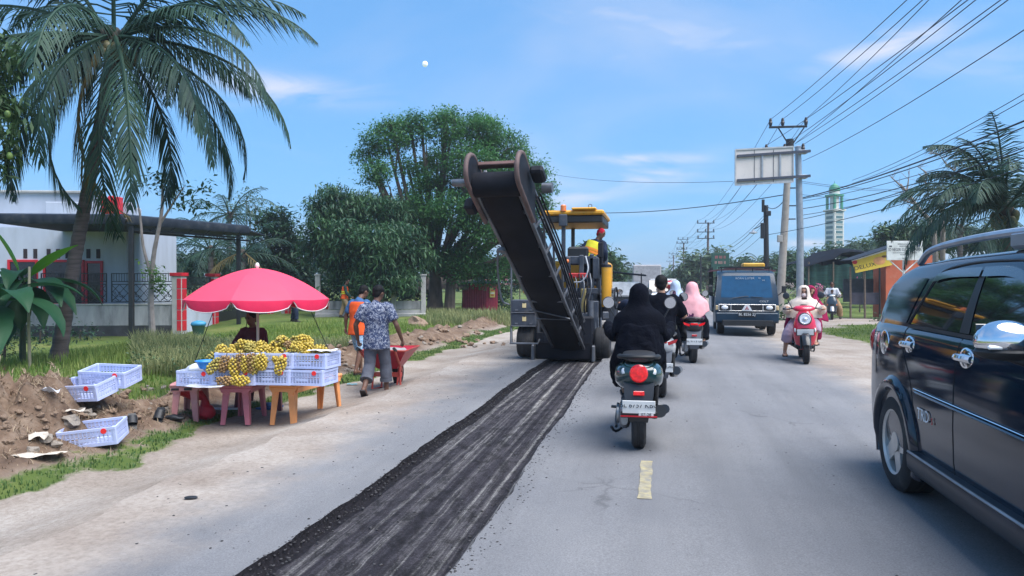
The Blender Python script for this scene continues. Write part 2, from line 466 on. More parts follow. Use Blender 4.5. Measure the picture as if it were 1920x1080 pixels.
def asphalt(name, milled=False):
    m = bpy.data.materials.new(name); m.use_nodes = True
    N, L = m.node_tree.nodes, m.node_tree.links
    b = N['Principled BSDF']; b.inputs['Roughness'].default_value = .82; b.inputs['Specular IOR Level'].default_value = .3
    t = N.new('ShaderNodeTexCoord')
    def nse(s, d=6, r=.6, sc3=None):
        n = N.new('ShaderNodeTexNoise'); n.inputs['Scale'].default_value = s; n.inputs['Detail'].default_value = d; n.inputs['Roughness'].default_value = r
        src = t.outputs['Object']
        if sc3:
            mp_ = N.new('ShaderNodeMapping'); mp_.inputs['Scale'].default_value = sc3; L.new(src, mp_.inputs[0]); src = mp_.outputs[0]
        L.new(src, n.inputs['Vector']); return n.outputs[0]
    def ramp(f, *st):
        r = N.new('ShaderNodeValToRGB'); L.new(f, r.inputs[0])
        while len(r.color_ramp.elements) < len(st): r.color_ramp.elements.new(.5)
        for e, (p, c) in zip(r.color_ramp.elements, st): e.position = p; e.color = (c, c, c, 1) if isinstance(c, float) else (*c, 1)
        return r.outputs[0]
    def mix(f, a, c, mode='MIX'):
        x = N.new('ShaderNodeMix'); x.data_type = 'RGBA'; x.blend_type = mode
        if isinstance(f, float): x.inputs[0].default_value = f
        else: L.new(f, x.inputs[0])
        L.new(a, x.inputs[6]); L.new(c, x.inputs[7]); return x.outputs[2]
    bp = N.new('ShaderNodeBump')
    if milled:
        tracks = nse(1.0, 5, .68, (13, .13, 1))
        base = ramp(tracks, (.40, (.024, .021, .027)), (.50, (.050, .045, .052)), (.56, (.105, .098, .10)), (.60, (.22, .21, .20)), (.70, (.36, .34, .31)))
        br = ramp(nse(9, 6, .8, (1.2, .5, 1)), (.40, .30), (.48, .85), (.56, 1.25))
        col = mix(.9, base, br, 'MULTIPLY')
        col = mix(.85, col, ramp(nse(70, 5, .85), (.36, .35), (.5, .9), (.64, 1.9)), 'MULTIPLY')
        L.new(col, b.inputs['Base Color']); b.inputs['Roughness'].default_value = .95
        bp.inputs['Strength'].default_value = 1.0; bp.inputs['Distance'].default_value = .02
        L.new(nse(70, 6, .8, (2.2, .35, 1)), bp.inputs['Height'])
    else:
        base = ramp(nse(.45, 7, .6), (.3, (.155, .156, .165)), (.5, (.182, .182, .188)), (.7, (.215, .212, .214)))
        base = mix(.8, base, ramp(nse(1.0, 4, .6, (2.6, .22, 1)), (.3, .84), (.5, 1.0), (.7, 1.12)), 'MULTIPLY')
        agg = ramp(nse(95, 4, .8), (.32, .60), (.5, 1.0), (.68, 1.38))
        base = mix(.75, base, agg, 'MULTIPLY')
        base = mix(.8, base, ramp(nse(5.5, 8, .75), (.26, .55), (.36, 1.0), (.8, 1.05)), 'MULTIPLY')
        vo = N.new('ShaderNodeTexVoronoi'); vo.feature = 'DISTANCE_TO_EDGE'; vo.inputs['Scale'].default_value = .55
        wv = N.new('ShaderNodeVectorMath'); wv.operation = 'MULTIPLY_ADD'; wn_ = N.new('ShaderNodeTexNoise'); wn_.inputs['Scale'].default_value = 2.2; wn_.inputs['Detail'].default_value = 6
        L.new(t.outputs['Object'], wn_.inputs['Vector']); L.new(wn_.outputs['Color'], wv.inputs[0]); wv.inputs[1].default_value = (.55, .55, 0); L.new(t.outputs['Object'], wv.inputs[2]); L.new(wv.outputs[0], vo.inputs['Vector'])
        crk = ramp(vo.outputs['Distance'], (.0, .5), (.004, .72), (.009, 1.0)); cmk = ramp(nse(.35, 4), (.52, .0), (.60, .8))
        base = mix(cmk, base, mix(1.0, base, crk, 'MULTIPLY'))
        base = mix(.7, base, ramp(nse(.9, 5, .7), (.24, .72), (.34, 1.0), (.9, 1.0)), 'MULTIPLY')
        sx = N.new('ShaderNodeSeparateXYZ'); L.new(t.outputs['Object'], sx.inputs[0])
        ab = N.new('ShaderNodeMath'); ab.operation = 'ABSOLUTE'; L.new(sx.outputs[0], ab.inputs[0])
        wob = N.new('ShaderNodeMapRange'); L.new(nse(1.4, 7, .7), wob.inputs[0]); wob.inputs[3].default_value, wob.inputs[4].default_value = -.7, .7
        ad = N.new('ShaderNodeMath'); ad.operation = 'ADD'; L.new(ab.outputs[0], ad.inputs[0]); L.new(wob.outputs[0], ad.inputs[1])
        ed = N.new('ShaderNodeMapRange'); ed.interpolation_type = 'SMOOTHSTEP'; L.new(ad.outputs[0], ed.inputs[0]); ed.inputs[1].default_value, ed.inputs[2].default_value = 2.3, 3.3
        dust = ramp(nse(1.1, 8), (.3, (.27, .22, .18)), (.5, (.35, .30, .255)), (.7, (.43, .385, .34)))
        dust = mix(.75, dust, ramp(nse(26, 5, .7), (.3, (.62, .58, .55)), (.55, (1., 1., 1.)), (.75, (1.2, 1.2, 1.2))), 'MULTIPLY')
        base = mix(ed.outputs[0], base, dust)
        L.new(base, b.inputs['Base Color'])
        bp.inputs['Strength'].default_value = .45; bp.inputs['Distance'].default_value = .008
        L.new(nse(190, 3, .7), bp.inputs['Height'])
    L.new(bp.outputs[0], b.inputs['Normal'])
    return m
ASPH = asphalt('asphalt'); MILL = asphalt('milled_asphalt', True)
MILL_END = 15.2
def wob_l(y): return -2.03 + .05 * nz(0, y, .5, 21) + .018 * nz(0, y, 4, 22) + .010 * nz(0, y, 11, 24)
def wob_r(y): return -.985 + .05 * nz(0, y, .5, 21) + .016 * nz(0, y, 4, 23) + .010 * nz(0, y, 11, 25)
ys = list(np.arange(1.0, MILL_END, .05)) + [MILL_END]
def strip(name, f0, f1, yy, m, nx=2, dz=0.0):
    V, F = [], []
    for y in yy:
        a, b_ = f0(y), f1(y)
        for i in range(nx): x = a + (b_ - a) * i / (nx - 1); V.append((x, y, road_z(x) + dz))
    for j in range(len(yy) - 1):
        for i in range(nx - 1): k = j * nx + i; F.append((k, k + 1, k + nx + 1, k + nx))
    return V, F
def edge_l(y): return -3.6 + .16 * nz(0, y, .6, 31) + .12 * nz(0, y, 2.5, 32)
def edge_r(y): return 3.45 + .14 * nz(0, y, .6, 33) + .06 * nz(0, y, 2.5, 34)
RV, RF = [], []
def addsheet(V, F):
    o = len(RV); RV.extend(V); RF.extend([tuple(i + o for i in f) for f in F])
addsheet(*strip('', edge_l, wob_l, ys, None, 4))
addsheet(*strip('', wob_r, lambda y: 0.0, ys, None, 3))
addsheet(*strip('', lambda y: 0.0, edge_r, ys, None, 4))
far_y = [MILL_END] + list(np.arange(16, 60, .5)) + [60, 75, 100, 140, 200, 300, 450]
addsheet(*strip('', edge_l, lambda y: 0.0, far_y, None, 8)); addsheet(*strip('', lambda y: 0.0, edge_r, far_y, None, 6))
near_y = [-30, -15, -6, -2, 1.0]
addsheet(*strip('', edge_l, lambda y: 0.0, near_y, None, 8)); addsheet(*strip('', lambda y: 0.0, edge_r, near_y, None, 6))
road = np_mesh('road', RV, RF, ASPH); tag(road, kind='structure')
# the cut: floor, ragged walls
CV, CF = [], []
ncut = 15
for y in ys:
    a, b_ = wob_l(y), wob_r(y)
    prof = [(a, 0), (a + .008 + .008 * nz(a, y, 9, 3), -.035), (a + .026 + .016 * nz(a, y, 5, 4), -.072)]
    for i in range(1, ncut):
        x = a + .03 + (b_ - a - .06) * i / ncut
        prof.append((x, -.062 + .006 * nz(x, y * .12, 9, 12) + .010 * nz(x, y, 7, 13)))
    prof += [(b_ - .05, -.05 + .012 * nz(b_, y, 6, 8)), (b_ - .012, -.014 + .008 * nz(b_, y, 6, 9)), (b_, 0)]
    for x, z in prof: CV.append((x, y, road_z(x) + z))
npf = len(prof)
for j in range(len(ys) - 1):
    for i in range(npf - 1): k = j * npf + i; CF.append((k, k + 1, k + npf + 1, k + npf))
SHADED_CUT = mat('shaded_cut_asphalt', (.014, .013, .016), .95, var=.5, scale=40, bump=.8, bscale=60, spec=.15)  # fresh cut asphalt of the left wall, darkened to carry its shade
milled = np_mesh('milled_strip', CV, CF, [MILL, SHADED_CUT], mi=[1 if k % (npf - 1) < 3 else 0 for k in range(len(CF))]); tag(milled, kind='structure')
# loose millings along both lips and on the floor: stones too small to count
def pebbles(name, pts, sizes, m, squash=.5):
    ico = np.array([(0, 0, 1), (.89, 0, .45), (.28, .85, .45), (-.72, .53, .45), (-.72, -.53, .45), (.28, -.85, .45), (.72, .53, -.45), (-.28, .85, -.45), (-.89, 0, -.45), (-.28, -.85, -.45), (.72, -.53, -.45), (0, 0, -1)], np.float32)
    fc = np.array([(0, 1, 2), (0, 2, 3), (0, 3, 4), (0, 4, 5), (0, 5, 1), (1, 6, 2), (2, 7, 3), (3, 8, 4), (4, 9, 5), (5, 10, 1), (6, 7, 2), (7, 8, 3), (8, 9, 4), (9, 10, 5), (10, 6, 1), (11, 7, 6), (11, 8, 7), (11, 9, 8), (11, 10, 9), (11, 6, 10)], np.int32)
    pts = np.asarray(pts, np.float32); n = len(pts); sz = np.asarray(sizes, np.float32)[:, None, None]
    V = ico[None] * sz * (1 + RNG.uniform(-.4, .4, (n, 12, 1)).astype(np.float32)) * np.array([1, 1, squash], np.float32)
    ang = RNG.uniform(0, 6.28, n); c, s_ = np.cos(ang)[:, None], np.sin(ang)[:, None]
    V = np.stack([V[..., 0] * c - V[..., 1] * s_, V[..., 0] * s_ + V[..., 1] * c, V[..., 2]], -1) + pts[:, None, :]
    F = fc[None] + (np.arange(n) * 12)[:, None, None]
    return np_mesh(name, V.reshape(-1, 3), F.reshape(-1, 3), m)
P_, S_ = [], []
for i in range(3000):
    y = random.uniform(2.5, 14.5); u = random.random()
    if u < .45: x = wob_l(y) + abs(random.gauss(0, .05)) - .01; z = -.05 if x > wob_l(y) + .02 else -.02
    elif u < .8: x = wob_r(y) + random.gauss(.03, .07); z = 0.0 if x > wob_r(y) else -.045
    else: x = random.uniform(-2, -1); z = -.06
    if x < wob_l(y): z = 0.0
    P_.append((x, y, road_z(x) + z)); S_.append(random.choice((.003, .004, .005, .006, .008, .010)))
for i in range(1500):
    y = random.uniform(3, 20); x = random.choice((random.uniform(-3.5, 3.4), random.gauss(-1.9, .7)))
    if wob_l(y) < x < wob_r(y) and y < MILL_END: continue
    P_.append((x, y, road_z(x))); S_.append(random.choice((.003, .004, .005, .007, .010)))
chips = pebbles('asphalt_chips', P_, S_, mat('asphalt_chip', (.045, .043, .045), .95, var=.3, island=.5))
tag(chips, 'dark loose asphalt chips scattered beside the milled strip', 'asphalt chips', kind='stuff')
# centre line dashes, worn yellow
YEL = mat('worn_yellow_paint', (.40, .34, .19), .85, var=.25, scale=14, dirt=(.19, .188, .19), dirt_amt=1.05, dirt_scale=13)
def dash(y0, y1, x=-.07):
    V, F = [], []; yy = np.arange(y0, y1, .03)
    for y in yy:
        V += [(x - .043 + .010 * nz(x, y, 8, 41), y, road_z(x) + .004), (x + .043 + .010 * nz(x, y, 8, 43), y, road_z(x) + .004)]
    F = [(2 * i, 2 * i + 1, 2 * i + 3, 2 * i + 2) for i in range(len(yy) - 1)]
    return np_mesh('road_marking', V, F, YEL, parent=road)
for y0, y1 in ((4.93, 5.98), (9.6, 11.0), (15, 16.6), (21, 22.6)): dash(y0, y1)
# ------------------------------------------------------------------ left side: house, fences, kiosk
CONC = mat('weathered_concrete', (.34, .34, .34), .9, var=.2, scale=2, bump=.3, bscale=40, dirt=(.07, .075, .075), dirt_amt=.6, dirt_scale=1.2, stretch=(1.6, 1.6, .35))
CONC2 = mat('pale_concrete', (.42, .41, .39), .9, var=.15, scale=3, bump=.3, bscale=50, dirt=(.16, .16, .15), dirt_amt=.5, dirt_scale=1.5)
WHITE = mat('white_wall_paint', (.46, .50, .58), .75, var=.08, scale=1.5, dirt=(.36, .37, .38), dirt_amt=.35, dirt_scale=.9, stretch=(1.5, 1.5, .4))
RED = mat('red_paint', (.55, .015, .03), .45, var=.15)
BLACK = mat('black_iron', (.012, .013, .016), .45, var=.3)
DARKPLINTH = mat('shade_plinth', (.05, .052, .055), .9, var=.4, scale=3, bump=.3)  # dark colour paints in the shade along the foot of the wall
ROOFM = mat('dark_roof_sheet', (.022, .030, .045), .7, spec=.2, var=.25, scale=3, dirt=(.08, .075, .07), dirt_amt=.4)
GLASSD = mat('dark_window_glass', (.015, .018, .022), .06, var=.1, spec=.6)
def wall_frame(a, b):
    """local frame of a wall from a to b: origin a, +X along, -Y towards the viewer side"""
    d = (b - a); L_ = Vector((d.x, d.y, 0)).length
    return L_, math.atan2(d.y, d.x)
# corner pillar, garden wall towards the left, drive pillars running back
GZL = -.45
pA = at(336, 560, 26.0); pA.z = 0
pL = at(-60, 560, 25.4); pL.z = 0
L_, ang = wall_frame(pL, pA)
gw = thing('garden_wall', 'low weathered concrete garden wall with dark painted shade at its base under the black railing', 'wall', (pL.x, pL.y, GZL), ang)
MB().box((L_ / 2, 0, .70), (L_, .16, .72), bev=.012).build('wall_panel', CONC, gw)
MB().box((L_ / 2, 0, 1.085), (L_, .22, .05), bev=.01).build('coping', CONC2, gw)
MB().box((L_ / 2, .02, .12), (L_, .18, .46)).build('shade_base', DARKPLINTH, gw)
MB().box((L_ / 2, -.04, -.22), (L_, .34, .24), bev=.02).build('footing', CONC2, gw)
def railing(parent, x0, x1, z0, z1, y=0.0):
    """black iron railing: upper row of uprights, lower field of slanted lattice"""
    f = MB()
    for z in (z0, z0 + (z1 - z0) * .62, z0 + (z1 - z0) * .72, z1): f.box(((x0 + x1) / 2, y, z), (x1 - x0, .03, .03))
    for x in (x0 + .015, x1 - .015): f.box((x, y, (z0 + z1) / 2), (.035, .035, z1 - z0))
    f.build('railing_frame', BLACK, parent)
    b = MB(); n = int((x1 - x0) / .085)
    for i in range(1, n): x = x0 + (x1 - x0) * i / n; b.box((x, y, (z0 + .72 * (z1 - z0) + z1) / 2), (.016, .016, (z1 - z0) * .28))
    hh = (z1 - z0) * .62; zc = z0 + hh / 2; w = .44; k = max(1, int((x1 - x0) / w)); w = (x1 - x0) / k
    for i in range(k):
        xa = x0 + i * w; xm = xa + w / 2
        for (p, q) in (((xa, z0), (xm, zc)), ((xm, zc), (xa, z0 + hh)), ((xm, zc), (xa + w, z0)), ((xm, zc), (xa + w, z0 + hh)),
                       ((xa, zc), (xm, z0)), ((xa, zc), (xm, z0 + hh)), ((xa + w, zc), (xm, z0)), ((xa + w, zc), (xm, z0 + hh))):
            b.bar((p[0], y, p[1]), (q[0], y, q[1]), .018, .018)
        for s_ in (-.10, -.05, .05, .10):
            b.bar((xm - w * .25 + s_, y, zc - hh * .2 + s_ * .9), (xm + w * .2 + s_, y, zc - hh * .28 - .05 + s_), .014, .014)
            b.bar((xm + s_, y, zc - hh * .25), (xm + s_ - w * .2, y, zc + hh * .1), .014, .014)
    o = b.build('railing_bars', BLACK, parent); o['kind'] = 'stuff'
rail = thing('railing', 'black iron railing with slanted lattice on the grey garden wall', 'railing', (pL.x, pL.y, GZL + 1.11), ang)
nr = 3
for i in range(nr): railing(rail, L_ * i / nr + .05, L_ * (i + 1) / nr - .1, .06, 1.05)
def pillar(p, h, label, w=.36):
    t = thing('gate_pillar', label, 'pillar', (p.x, p.y, -.42), YAW * .6, 'red and grey gate pillars')
    MB().box((0, 0, h / 2), (w, w, h), bev=.012).build('shaft', CONC2, t)
    MB().box((0, 0, h + .05), (w + .1, w + .1, .12), bev=.015).build('cap', RED, t)
    n = 5
    for i in range(n):
        MB().box((w / 2 + .009, 0, .12 + (h - .2) * (i + .5) / n), (.016, w * .8, (h - .2) / n - .03), bev=.004).build('tile', RED, t)
        MB().box((w * .26, -w / 2 - .009, .12 + (h - .2) * (i + .5) / n), (w * .42, .016, (h - .2) / n - .03), bev=.004).build('tile', RED, t)
    return t
pillar(pA, 2.05, 'red capped grey gate pillar at the corner of the garden wall')
pB = at(399, 556, 28.6); pB.z = 0
pillar(pB, 2.05, 'red capped gate pillar half hidden by the pink umbrella edge', .32)
pC = at(503, 556, 35.5); pC.z = 0
pillar(pC, 1.9, 'red and white gate pillar seen just under the pink umbrella')
pD = at(536, 556, 36.2); pD.z = 0
pillar(pD, 1.9, 'farther red and white gate pillar under the right half of the pink umbrella')
L2, a2 = wall_frame(pA, pB)
w2 = thing('garden_wall', 'short white garden wall between the first two red capped pillars', 'wall', (pA.x, pA.y, -.42), a2)
MB().box((L2 / 2, 0, .5), (L2 - .36, .14, 1.0), bev=.01).build('wall_panel', WHITE, w2)
r2 = thing('railing', 'black iron railing between the two red capped pillars', 'railing', (pA.x, pA.y, .6), a2)
railing(r2, .2, L2 - .2, .02, .98)
L3, a3 = wall_frame(pB, pC)
gt = thing('drive_gate', 'black iron sliding gate behind the pink umbrella', 'gate', (pB.x, pB.y, -.4), a3)
railing(gt, .25, L3 - .25, .05, 1.75)
MB().box((L3 / 2, 0, .35), (L3 - .6, .02, .55)).build('gate_panel', BLACK, gt)
# blue bin with cloth beside the pillar
pb = at(372, 590, 25.2); bt = thing('plastic_bin', 'small dark bin with a crumpled blue cover beside the corner pillar', 'bin', (pb.x, pb.y, -.42), 0)
MB().lathe([(.16, 0), (.22, .34), (.23, .36), (.19, .35)], n=16).build('bin_body', mat('dark_green_plastic', (.03, .08, .06), .5), bt)
c = MB().ell((0, 0, .40), (.27, .2, .12), 18, 10)
c.v = [(x + .03 * nz(x, z, 9, 3), y + .03 * nz(y, z, 9, 5), z + .03 * nz(x, y, 12, 2)) for x, y, z in c.v]
c.build('cover', mat('blue_tarp', (.05, .28, .48), .5, bump=.2), bt)

# the house: white storey under a carport awning, parapet and red column above
hA = at(237, 560, 28.5); hL = at(-150, 560, 28.0)
LH, ah = wall_frame(hL, hA)
hs = thing('house', 'white single storey house with red trim behind the coconut palm', 'house', (hL.x, hL.y, -.4), ah)
WT = 3.9
MB().box((LH / 2, 2.5, WT / 2), (LH, 5.0, WT)).build('wall', WHITE, hs)
MB().box((LH / 2 - 1.0, 1.6, 4.55), (LH - 1.6, .2, 1.7), bev=.02).build('parapet', WHITE, hs)
MB().box((LH / 2 - 1.0, 1.55, 5.43), (LH - 1.4, .4, .1), bev=.02).build('parapet_coping', CONC2, hs)
MB().box((LH - 1.9, 1.2, 4.5), (3.4, .16, 1.0), bev=.02).build('parapet', WHITE, hs)
for i in range(3):
    f = MB().box((LH - .95 + .27 * i - .25, .9, 4.55), (.2, .3, 1.25 + .08 * (i % 2)), bev=.03)
    f.build('red_fin', RED, hs)
MB().box((LH - .1, 1.0, 4.35), (.36, .4, .8), bev=.02).build('end_post', WHITE, hs)
def openrect(name, px0, px1, z0, z1, m, frame=None):
    x0 = (at(px0, 500, 28.3) - hL).to_2d().length; x1 = (at(px1, 500, 28.3) - hL).to_2d().length
    if frame:
        f = MB(); w = .09
        f.box(((x0 + x1) / 2, -.02, z1), (x1 - x0 + w, .08, w), bev=.008); f.box(((x0 + x1) / 2, -.02, z0), (x1 - x0 + w, .08, w), bev=.008)
        for x in (x0, x1): f.box((x, -.022, (z0 + z1) / 2), (w, .076, z1 - z0 - w), bev=.008)
        fo = f.build('window' if z0 > .7 else 'door', frame, hs)
        MB().box(((x0 + x1) / 2, -.004, (z0 + z1) / 2), (x1 - x0, .02, z1 - z0)).build('pane', m, fo)
        return fo
    return MB().box(((x0 + x1) / 2, -.006, (z0 + z1) / 2), (x1 - x0, .02, z1 - z0)).build(name, m, hs)
openrect('w', 84, 154, .95, 2.62, GLASSD, RED); openrect('d', 160, 188, .4, 2.58, GLASSD, RED)
openrect('w', 20, 70, .95, 2.62, GLASSD, RED)
for px in (46, 64, 88, 105, 122, 160, 178): openrect('vent_slot', px, px + 7, 2.72, 3.08, mat('vent_dark', (.03, .02, .025), .8))
# carport awning on black posts
aw = thing('carport_awning', 'dark corrugated carport awning on black posts along the house front', 'awning', (hL.x, hL.y, 0), ah)
inv = Matrix.Rotation(-ah, 3, 'Z')
def hloc(p): return inv @ (p - Vector((hL.x, hL.y, 0)))
q0 = hloc(at(-60, 410, 22.9)); q1 = hloc(at(236, 405, 23.3)); q2 = hloc(at(466, 412, 28.0)); zt = 3.40
poly = [(q0.x, q0.y), (q1.x, q1.y), (q2.x, q2.y), (q2.x - .2, q2.y + 3.2), (q0.x, q0.y + 6)]
MB().prism(poly, 'z', zt - .05, zt).build('roof_sheet', ROOFM, aw)
def fascia(a, b, n):
    f = MB(); d = (b - a)
    nrm = Vector((d.y, -d.x, 0)).normalized()
    rows = []
    for i in range(n + 1):
        t = i / n; p = a + d * t; bulge = .05 + .03 * abs(math.sin(t * n * math.pi / 4))
        rows.append([p + Vector((0, 0, .18)) - nrm * .25, p + nrm * bulge + Vector((0, 0, .12)), p + nrm * (bulge + .03) + Vector((0, 0, -.03)), p + nrm * bulge * .6 + Vector((0, 0, -.16)), p - nrm * .1 + Vector((0, 0, -.14))])
    f.loft(rows, False, False); return f.build('fascia', ROOFM, aw, smooth=60)
Q = [Vector((q.x, q.y, zt)) for q in (q0, q1, q2)]
fascia(Q[0], Q[1], 60); fascia(Q[1], Q[2], 60)
for q in (q1, q2):
    MB().box((q.x + (.05 if q is q1 else -.45), q.y + .25, zt / 2 - .3), (.14, .14, zt + .2), bev=.01).build('post', BLACK, aw)
for k in (0, 1):
    MB().bar((q1.x, q1.y + .3 + .9 * k, zt - .3 - .06 * k), (q2.x - .3, q2.y + .3 + .9 * k, zt - .3 - .06 * k), .05, .07).build('beam', BLACK, aw)
t_ = MB()
for i in range(7):
    u = i / 7; p = Q[1].lerp(Q[2], u); r_ = Q[1].lerp(Q[2], u + .07)
    MB().bar((p.x, p.y + .3, zt - .3), (r_.x, r_.y + .3, zt - .06), .03, .03).build('brace', BLACK, aw)

# distant concrete panel wall with posts, behind the walkers
c0, c1 = at(592, 590, 33.0), at(800, 590, 33.5)
c0.z = c1.z = 0
L4, a4 = wall_frame(c0, c1)
cw = thing('concrete_fence', 'grey concrete panel fence with square posts below the mango tree', 'fence', (c0.x, c0.y, -.15), a4)
xs4 = [.1, L4 * .42, L4 * .70, L4 * .97]
for i, x in enumerate(xs4):
    MB().box((x, 0, .92), (.22, .22, 1.85), bev=.012).build('post', CONC2, cw)
    MB().box((x, 0, 1.88), (.29, .29, .07), bev=.01).build('post_cap', CONC2, cw)
for i in range(3):
    a, b = xs4[i] + .11, xs4[i + 1] - .11
    MB().box(((a + b) / 2, 0, .16), (b - a, .12, .3), bev=.012).build('panel', CONC2, cw)
    MB().box(((a + b) / 2, .01, .52), (b - a, .10, .38), bev=.012).build('panel', CONC, cw)
MB().box((L4 / 2, -.1, .05), (L4, .42, .22), bev=.03).build('footing', CONC2, cw)

# red corrugated kiosk, thatched lean-to with bench
def corrug(mb, a, b, z0, z1, n, amp=.018):
    a, b = Vector(a), Vector(b); d = b - a; nr_ = Vector((d.y, -d.x, 0)).normalized(); rows = []
    for i in range(n * 4 + 1):
        t = i / (n * 4); p = a + d * t + nr_ * (amp * math.sin(t * n * 2 * math.pi))
        rows.append([p + Vector((0, 0, z0)), p + Vector((0, 0, z1))])
    mb.loft(rows, False, False)
KR = mat('maroon_sheet_metal', (.36, .02, .05), .5, var=.2, dirt=(.2, .09, .07), dirt_amt=.3)
k0 = gp(908, 584, -.12)
kk = thing('kiosk', 'small maroon corrugated metal kiosk under the big tree', 'kiosk', (k0.x, k0.y, -.12), YAW - .15)
m_ = MB(); corrug(m_, (-1.15, 0, 0), (.1, 0, 0), 0, 1.48, 10); m_.build('corrugated_wall', KR, kk, smooth=60)
m_ = MB(); corrug(m_, (.1, 0, 0), (.62, .55, 0), 0, 1.48, 6); m_.build('corrugated_wall', KR, kk, smooth=60)
m_ = MB(); corrug(m_, (-1.15, 1.3, 0), (-1.15, 0, 0), 0, 1.48, 9); m_.build('corrugated_wall', KR, kk, smooth=60)
MB().box((-.25, .7, 1.52), (2.0, 1.8, .05), eul(4, 0, 0)).build('roof', ROOFM, kk)
po = MB().box((.37, .235, .98), (.34, .012, .5), rotz(math.atan2(.55, .52))).build('poster', mat('yellow_poster', (.75, .52, .12), .6), kk)
po.location = (.02, -.03, 0)
for z, w, cc in ((1.1, .22, (.75, .1, .05)), (.95, .26, (.9, .85, .7)), (.84, .18, (.6, .12, .05))):
    s_ = MB().box((.37, .235, z), (w, .014, .07), rotz(math.atan2(.55, .52))).build('poster_print', mat('print_%d' % int(z * 100), cc, .6), po); s_.location = (.002, -.003, 0)
l0 = gp(830, 583, -.12)
lt = thing('thatched_shelter', 'old thatched lean-to with a wooden bench left of the maroon kiosk', 'shelter', (l0.x, l0.y, -.12), YAW - .05)
WOOD = mat('grey_wood', (.16, .12, .09), .85, var=.3, scale=5, stretch=(1, 1, 8), bump=.2)
for x, y in ((-1.0, 0), (1.05, 0), (-1.0, 1.2), (1.05, 1.2)):
    MB().tube([(x, y, 0), (x + .03, y, .8), (x, y, 1.6)], [.05, .045, .04], 7).build('post', WOOD, lt)
th = MB()
for i in range(70):
    x = -1.3 + 2.7 * i / 69
    for k in range(5):
        y = -.45 + .5 * k; z = 1.42 + .14 * k + random.uniform(-.03, .03); dx = random.uniform(-.05, .05)
        th.add([(x - .035, y, z), (x + .035, y, z + .01), (x + dx + .03, y - .5, z - .26 - random.random() * .08), (x + dx - .03, y - .5, z - .26)], [(0, 1, 2, 3)])
o = th.build('thatch', mat('dry_thatch', (.13, .10, .075), .95, var=.3, island=.4), lt, smooth=None); o['kind'] = 'stuff'
MB().box((0, .6, 1.62), (2.6, 2.2, .04), eul(15, 0, 0)).build('roof_board', WOOD, lt)
for z in (.38,):
    for k in range(3): MB().box((.45, -.32 + .14 * k, z), (1.7, .12, .035), bev=.006).build('bench_plank', WOOD, lt)
for x in (-.3, 1.2): MB().box((x, -.18, .18), (.08, .36, .36), bev=.006).build('bench_leg', WOOD, lt)
# a stall with pink and green awning farther on
f0 = gp(945, 566, -.1)
fs_ = thing('roadside_stall', 'far roadside stall with pink and pale green awning strips', 'stall', (f0.x, f0.y, -.1), YAW)
for x in (-1.2, 1.2):
    for y in (0, 1.5): MB().cyl((x, y, 0), (x, y, 2.1), .04).build('post', WOOD, fs_)
MB().box((0, .7, 2.15), (3.0, 2.2, .06), eul(8, 0, 0)).build('roof', ROOFM, fs_)
for i, cc in enumerate(((.75, .2, .3), (.35, .6, .45), (.8, .3, .4), (.5, .7, .6), (.75, .2, .3))):
    MB().box((-1.2 + .6 * i, -.4, 1.8), (.58, .02, .42)).build('awning_strip', mat('awning_%d' % (i % 4), cc, .6), fs_)
MB().box((0, -.3, 1.35), (2.8, .5, .06)).build('counter', mat('pink_counter', (.55, .15, .2), .6), fs_)
# ------------------------------------------------------------------ right side: poles, signs, stalls, minaret
STEEL = mat('galvanised_steel', (.38, .40, .43), .45, metal=.6, var=.15, dirt=(.25, .22, .2), dirt_amt=.25)
POLEC = mat('pole_concrete', (.36, .32, .28), .85, var=.15, dirt=(.2, .17, .15), dirt_amt=.4)
POLEB = mat('tarred_pole', (.012, .013, .016), .7)
RUSTY = mat('rusty_pole', (.13, .085, .07), .8, var=.25)
INSUL = mat('brown_insulator', (.03, .022, .024), .35)
SIGNB = mat('sign_back_sheet', (.70, .64, .60), .6, metal=.1, var=.06, scale=1.5, dirt=(.45, .43, .42), dirt_amt=.4)
sp0 = at(1500, 540, 30.0)
spz = -.12
# the road sign seen from behind on its steel pole
sg = thing('road_sign', 'back of a large rectangular road sign on an arm of a steel pole', 'road sign', (sp0.x, sp0.y, spz), YAW)
HT = at(1497, 276, 30).z - spz
MB().tube([(0, 0, 0), (0, 0, HT * .5), (-.10, 0, HT)], [.15, .135, .12], 18).build('pole', STEEL, sg)
MB().lathe([(.15, 0), (.05, .05), (0.001, .06)], (-.10, 0, HT), 14).build('pole_cap', STEEL, sg)
MB().box((0, 0, .04), (.5, .5, .05), bev=.01).build('base_plate', STEEL, sg)
def sgz(py): return at(1430, py, 30).z - spz
x0s, x1s = (1374 - 1500) * 30 / FPX, (1481 - 1500) * 30 / FPX
tilt = (at(0, 279, 30).z - at(0, 284, 30).z) / (x1s - x0s)
board = MB().prism([(x0s, sgz(349)), (x1s, sgz(343)), (x1s, sgz(278)), (x0s, sgz(284))], 'y', -.30, -.27).build('board', SIGNB, sg)
fr = MB()
for (a, b) in (((x0s, sgz(349)), (x1s, sgz(343))), ((x0s, sgz(284)), (x1s, sgz(278))), ((x0s, sgz(349)), (x0s, sgz(284))), ((x1s, sgz(343)), (x1s, sgz(278)))):
    fr.bar((a[0], -.31, a[1]), (b[0], -.31, b[1]), .05, .06)
fr.build('board_edge', mat('sign_edge', (.5, .5, .5), .5, metal=.4), board)
for u in (.33, .66):
    x = x0s + (x1s - x0s) * u; MB().box((x, -.309, (sgz(346) + sgz(281)) / 2), (.03, .012, sgz(281) - sgz(346) - .1)).build('panel_seam', mat('seam', (.2, .2, .21), .7), board)
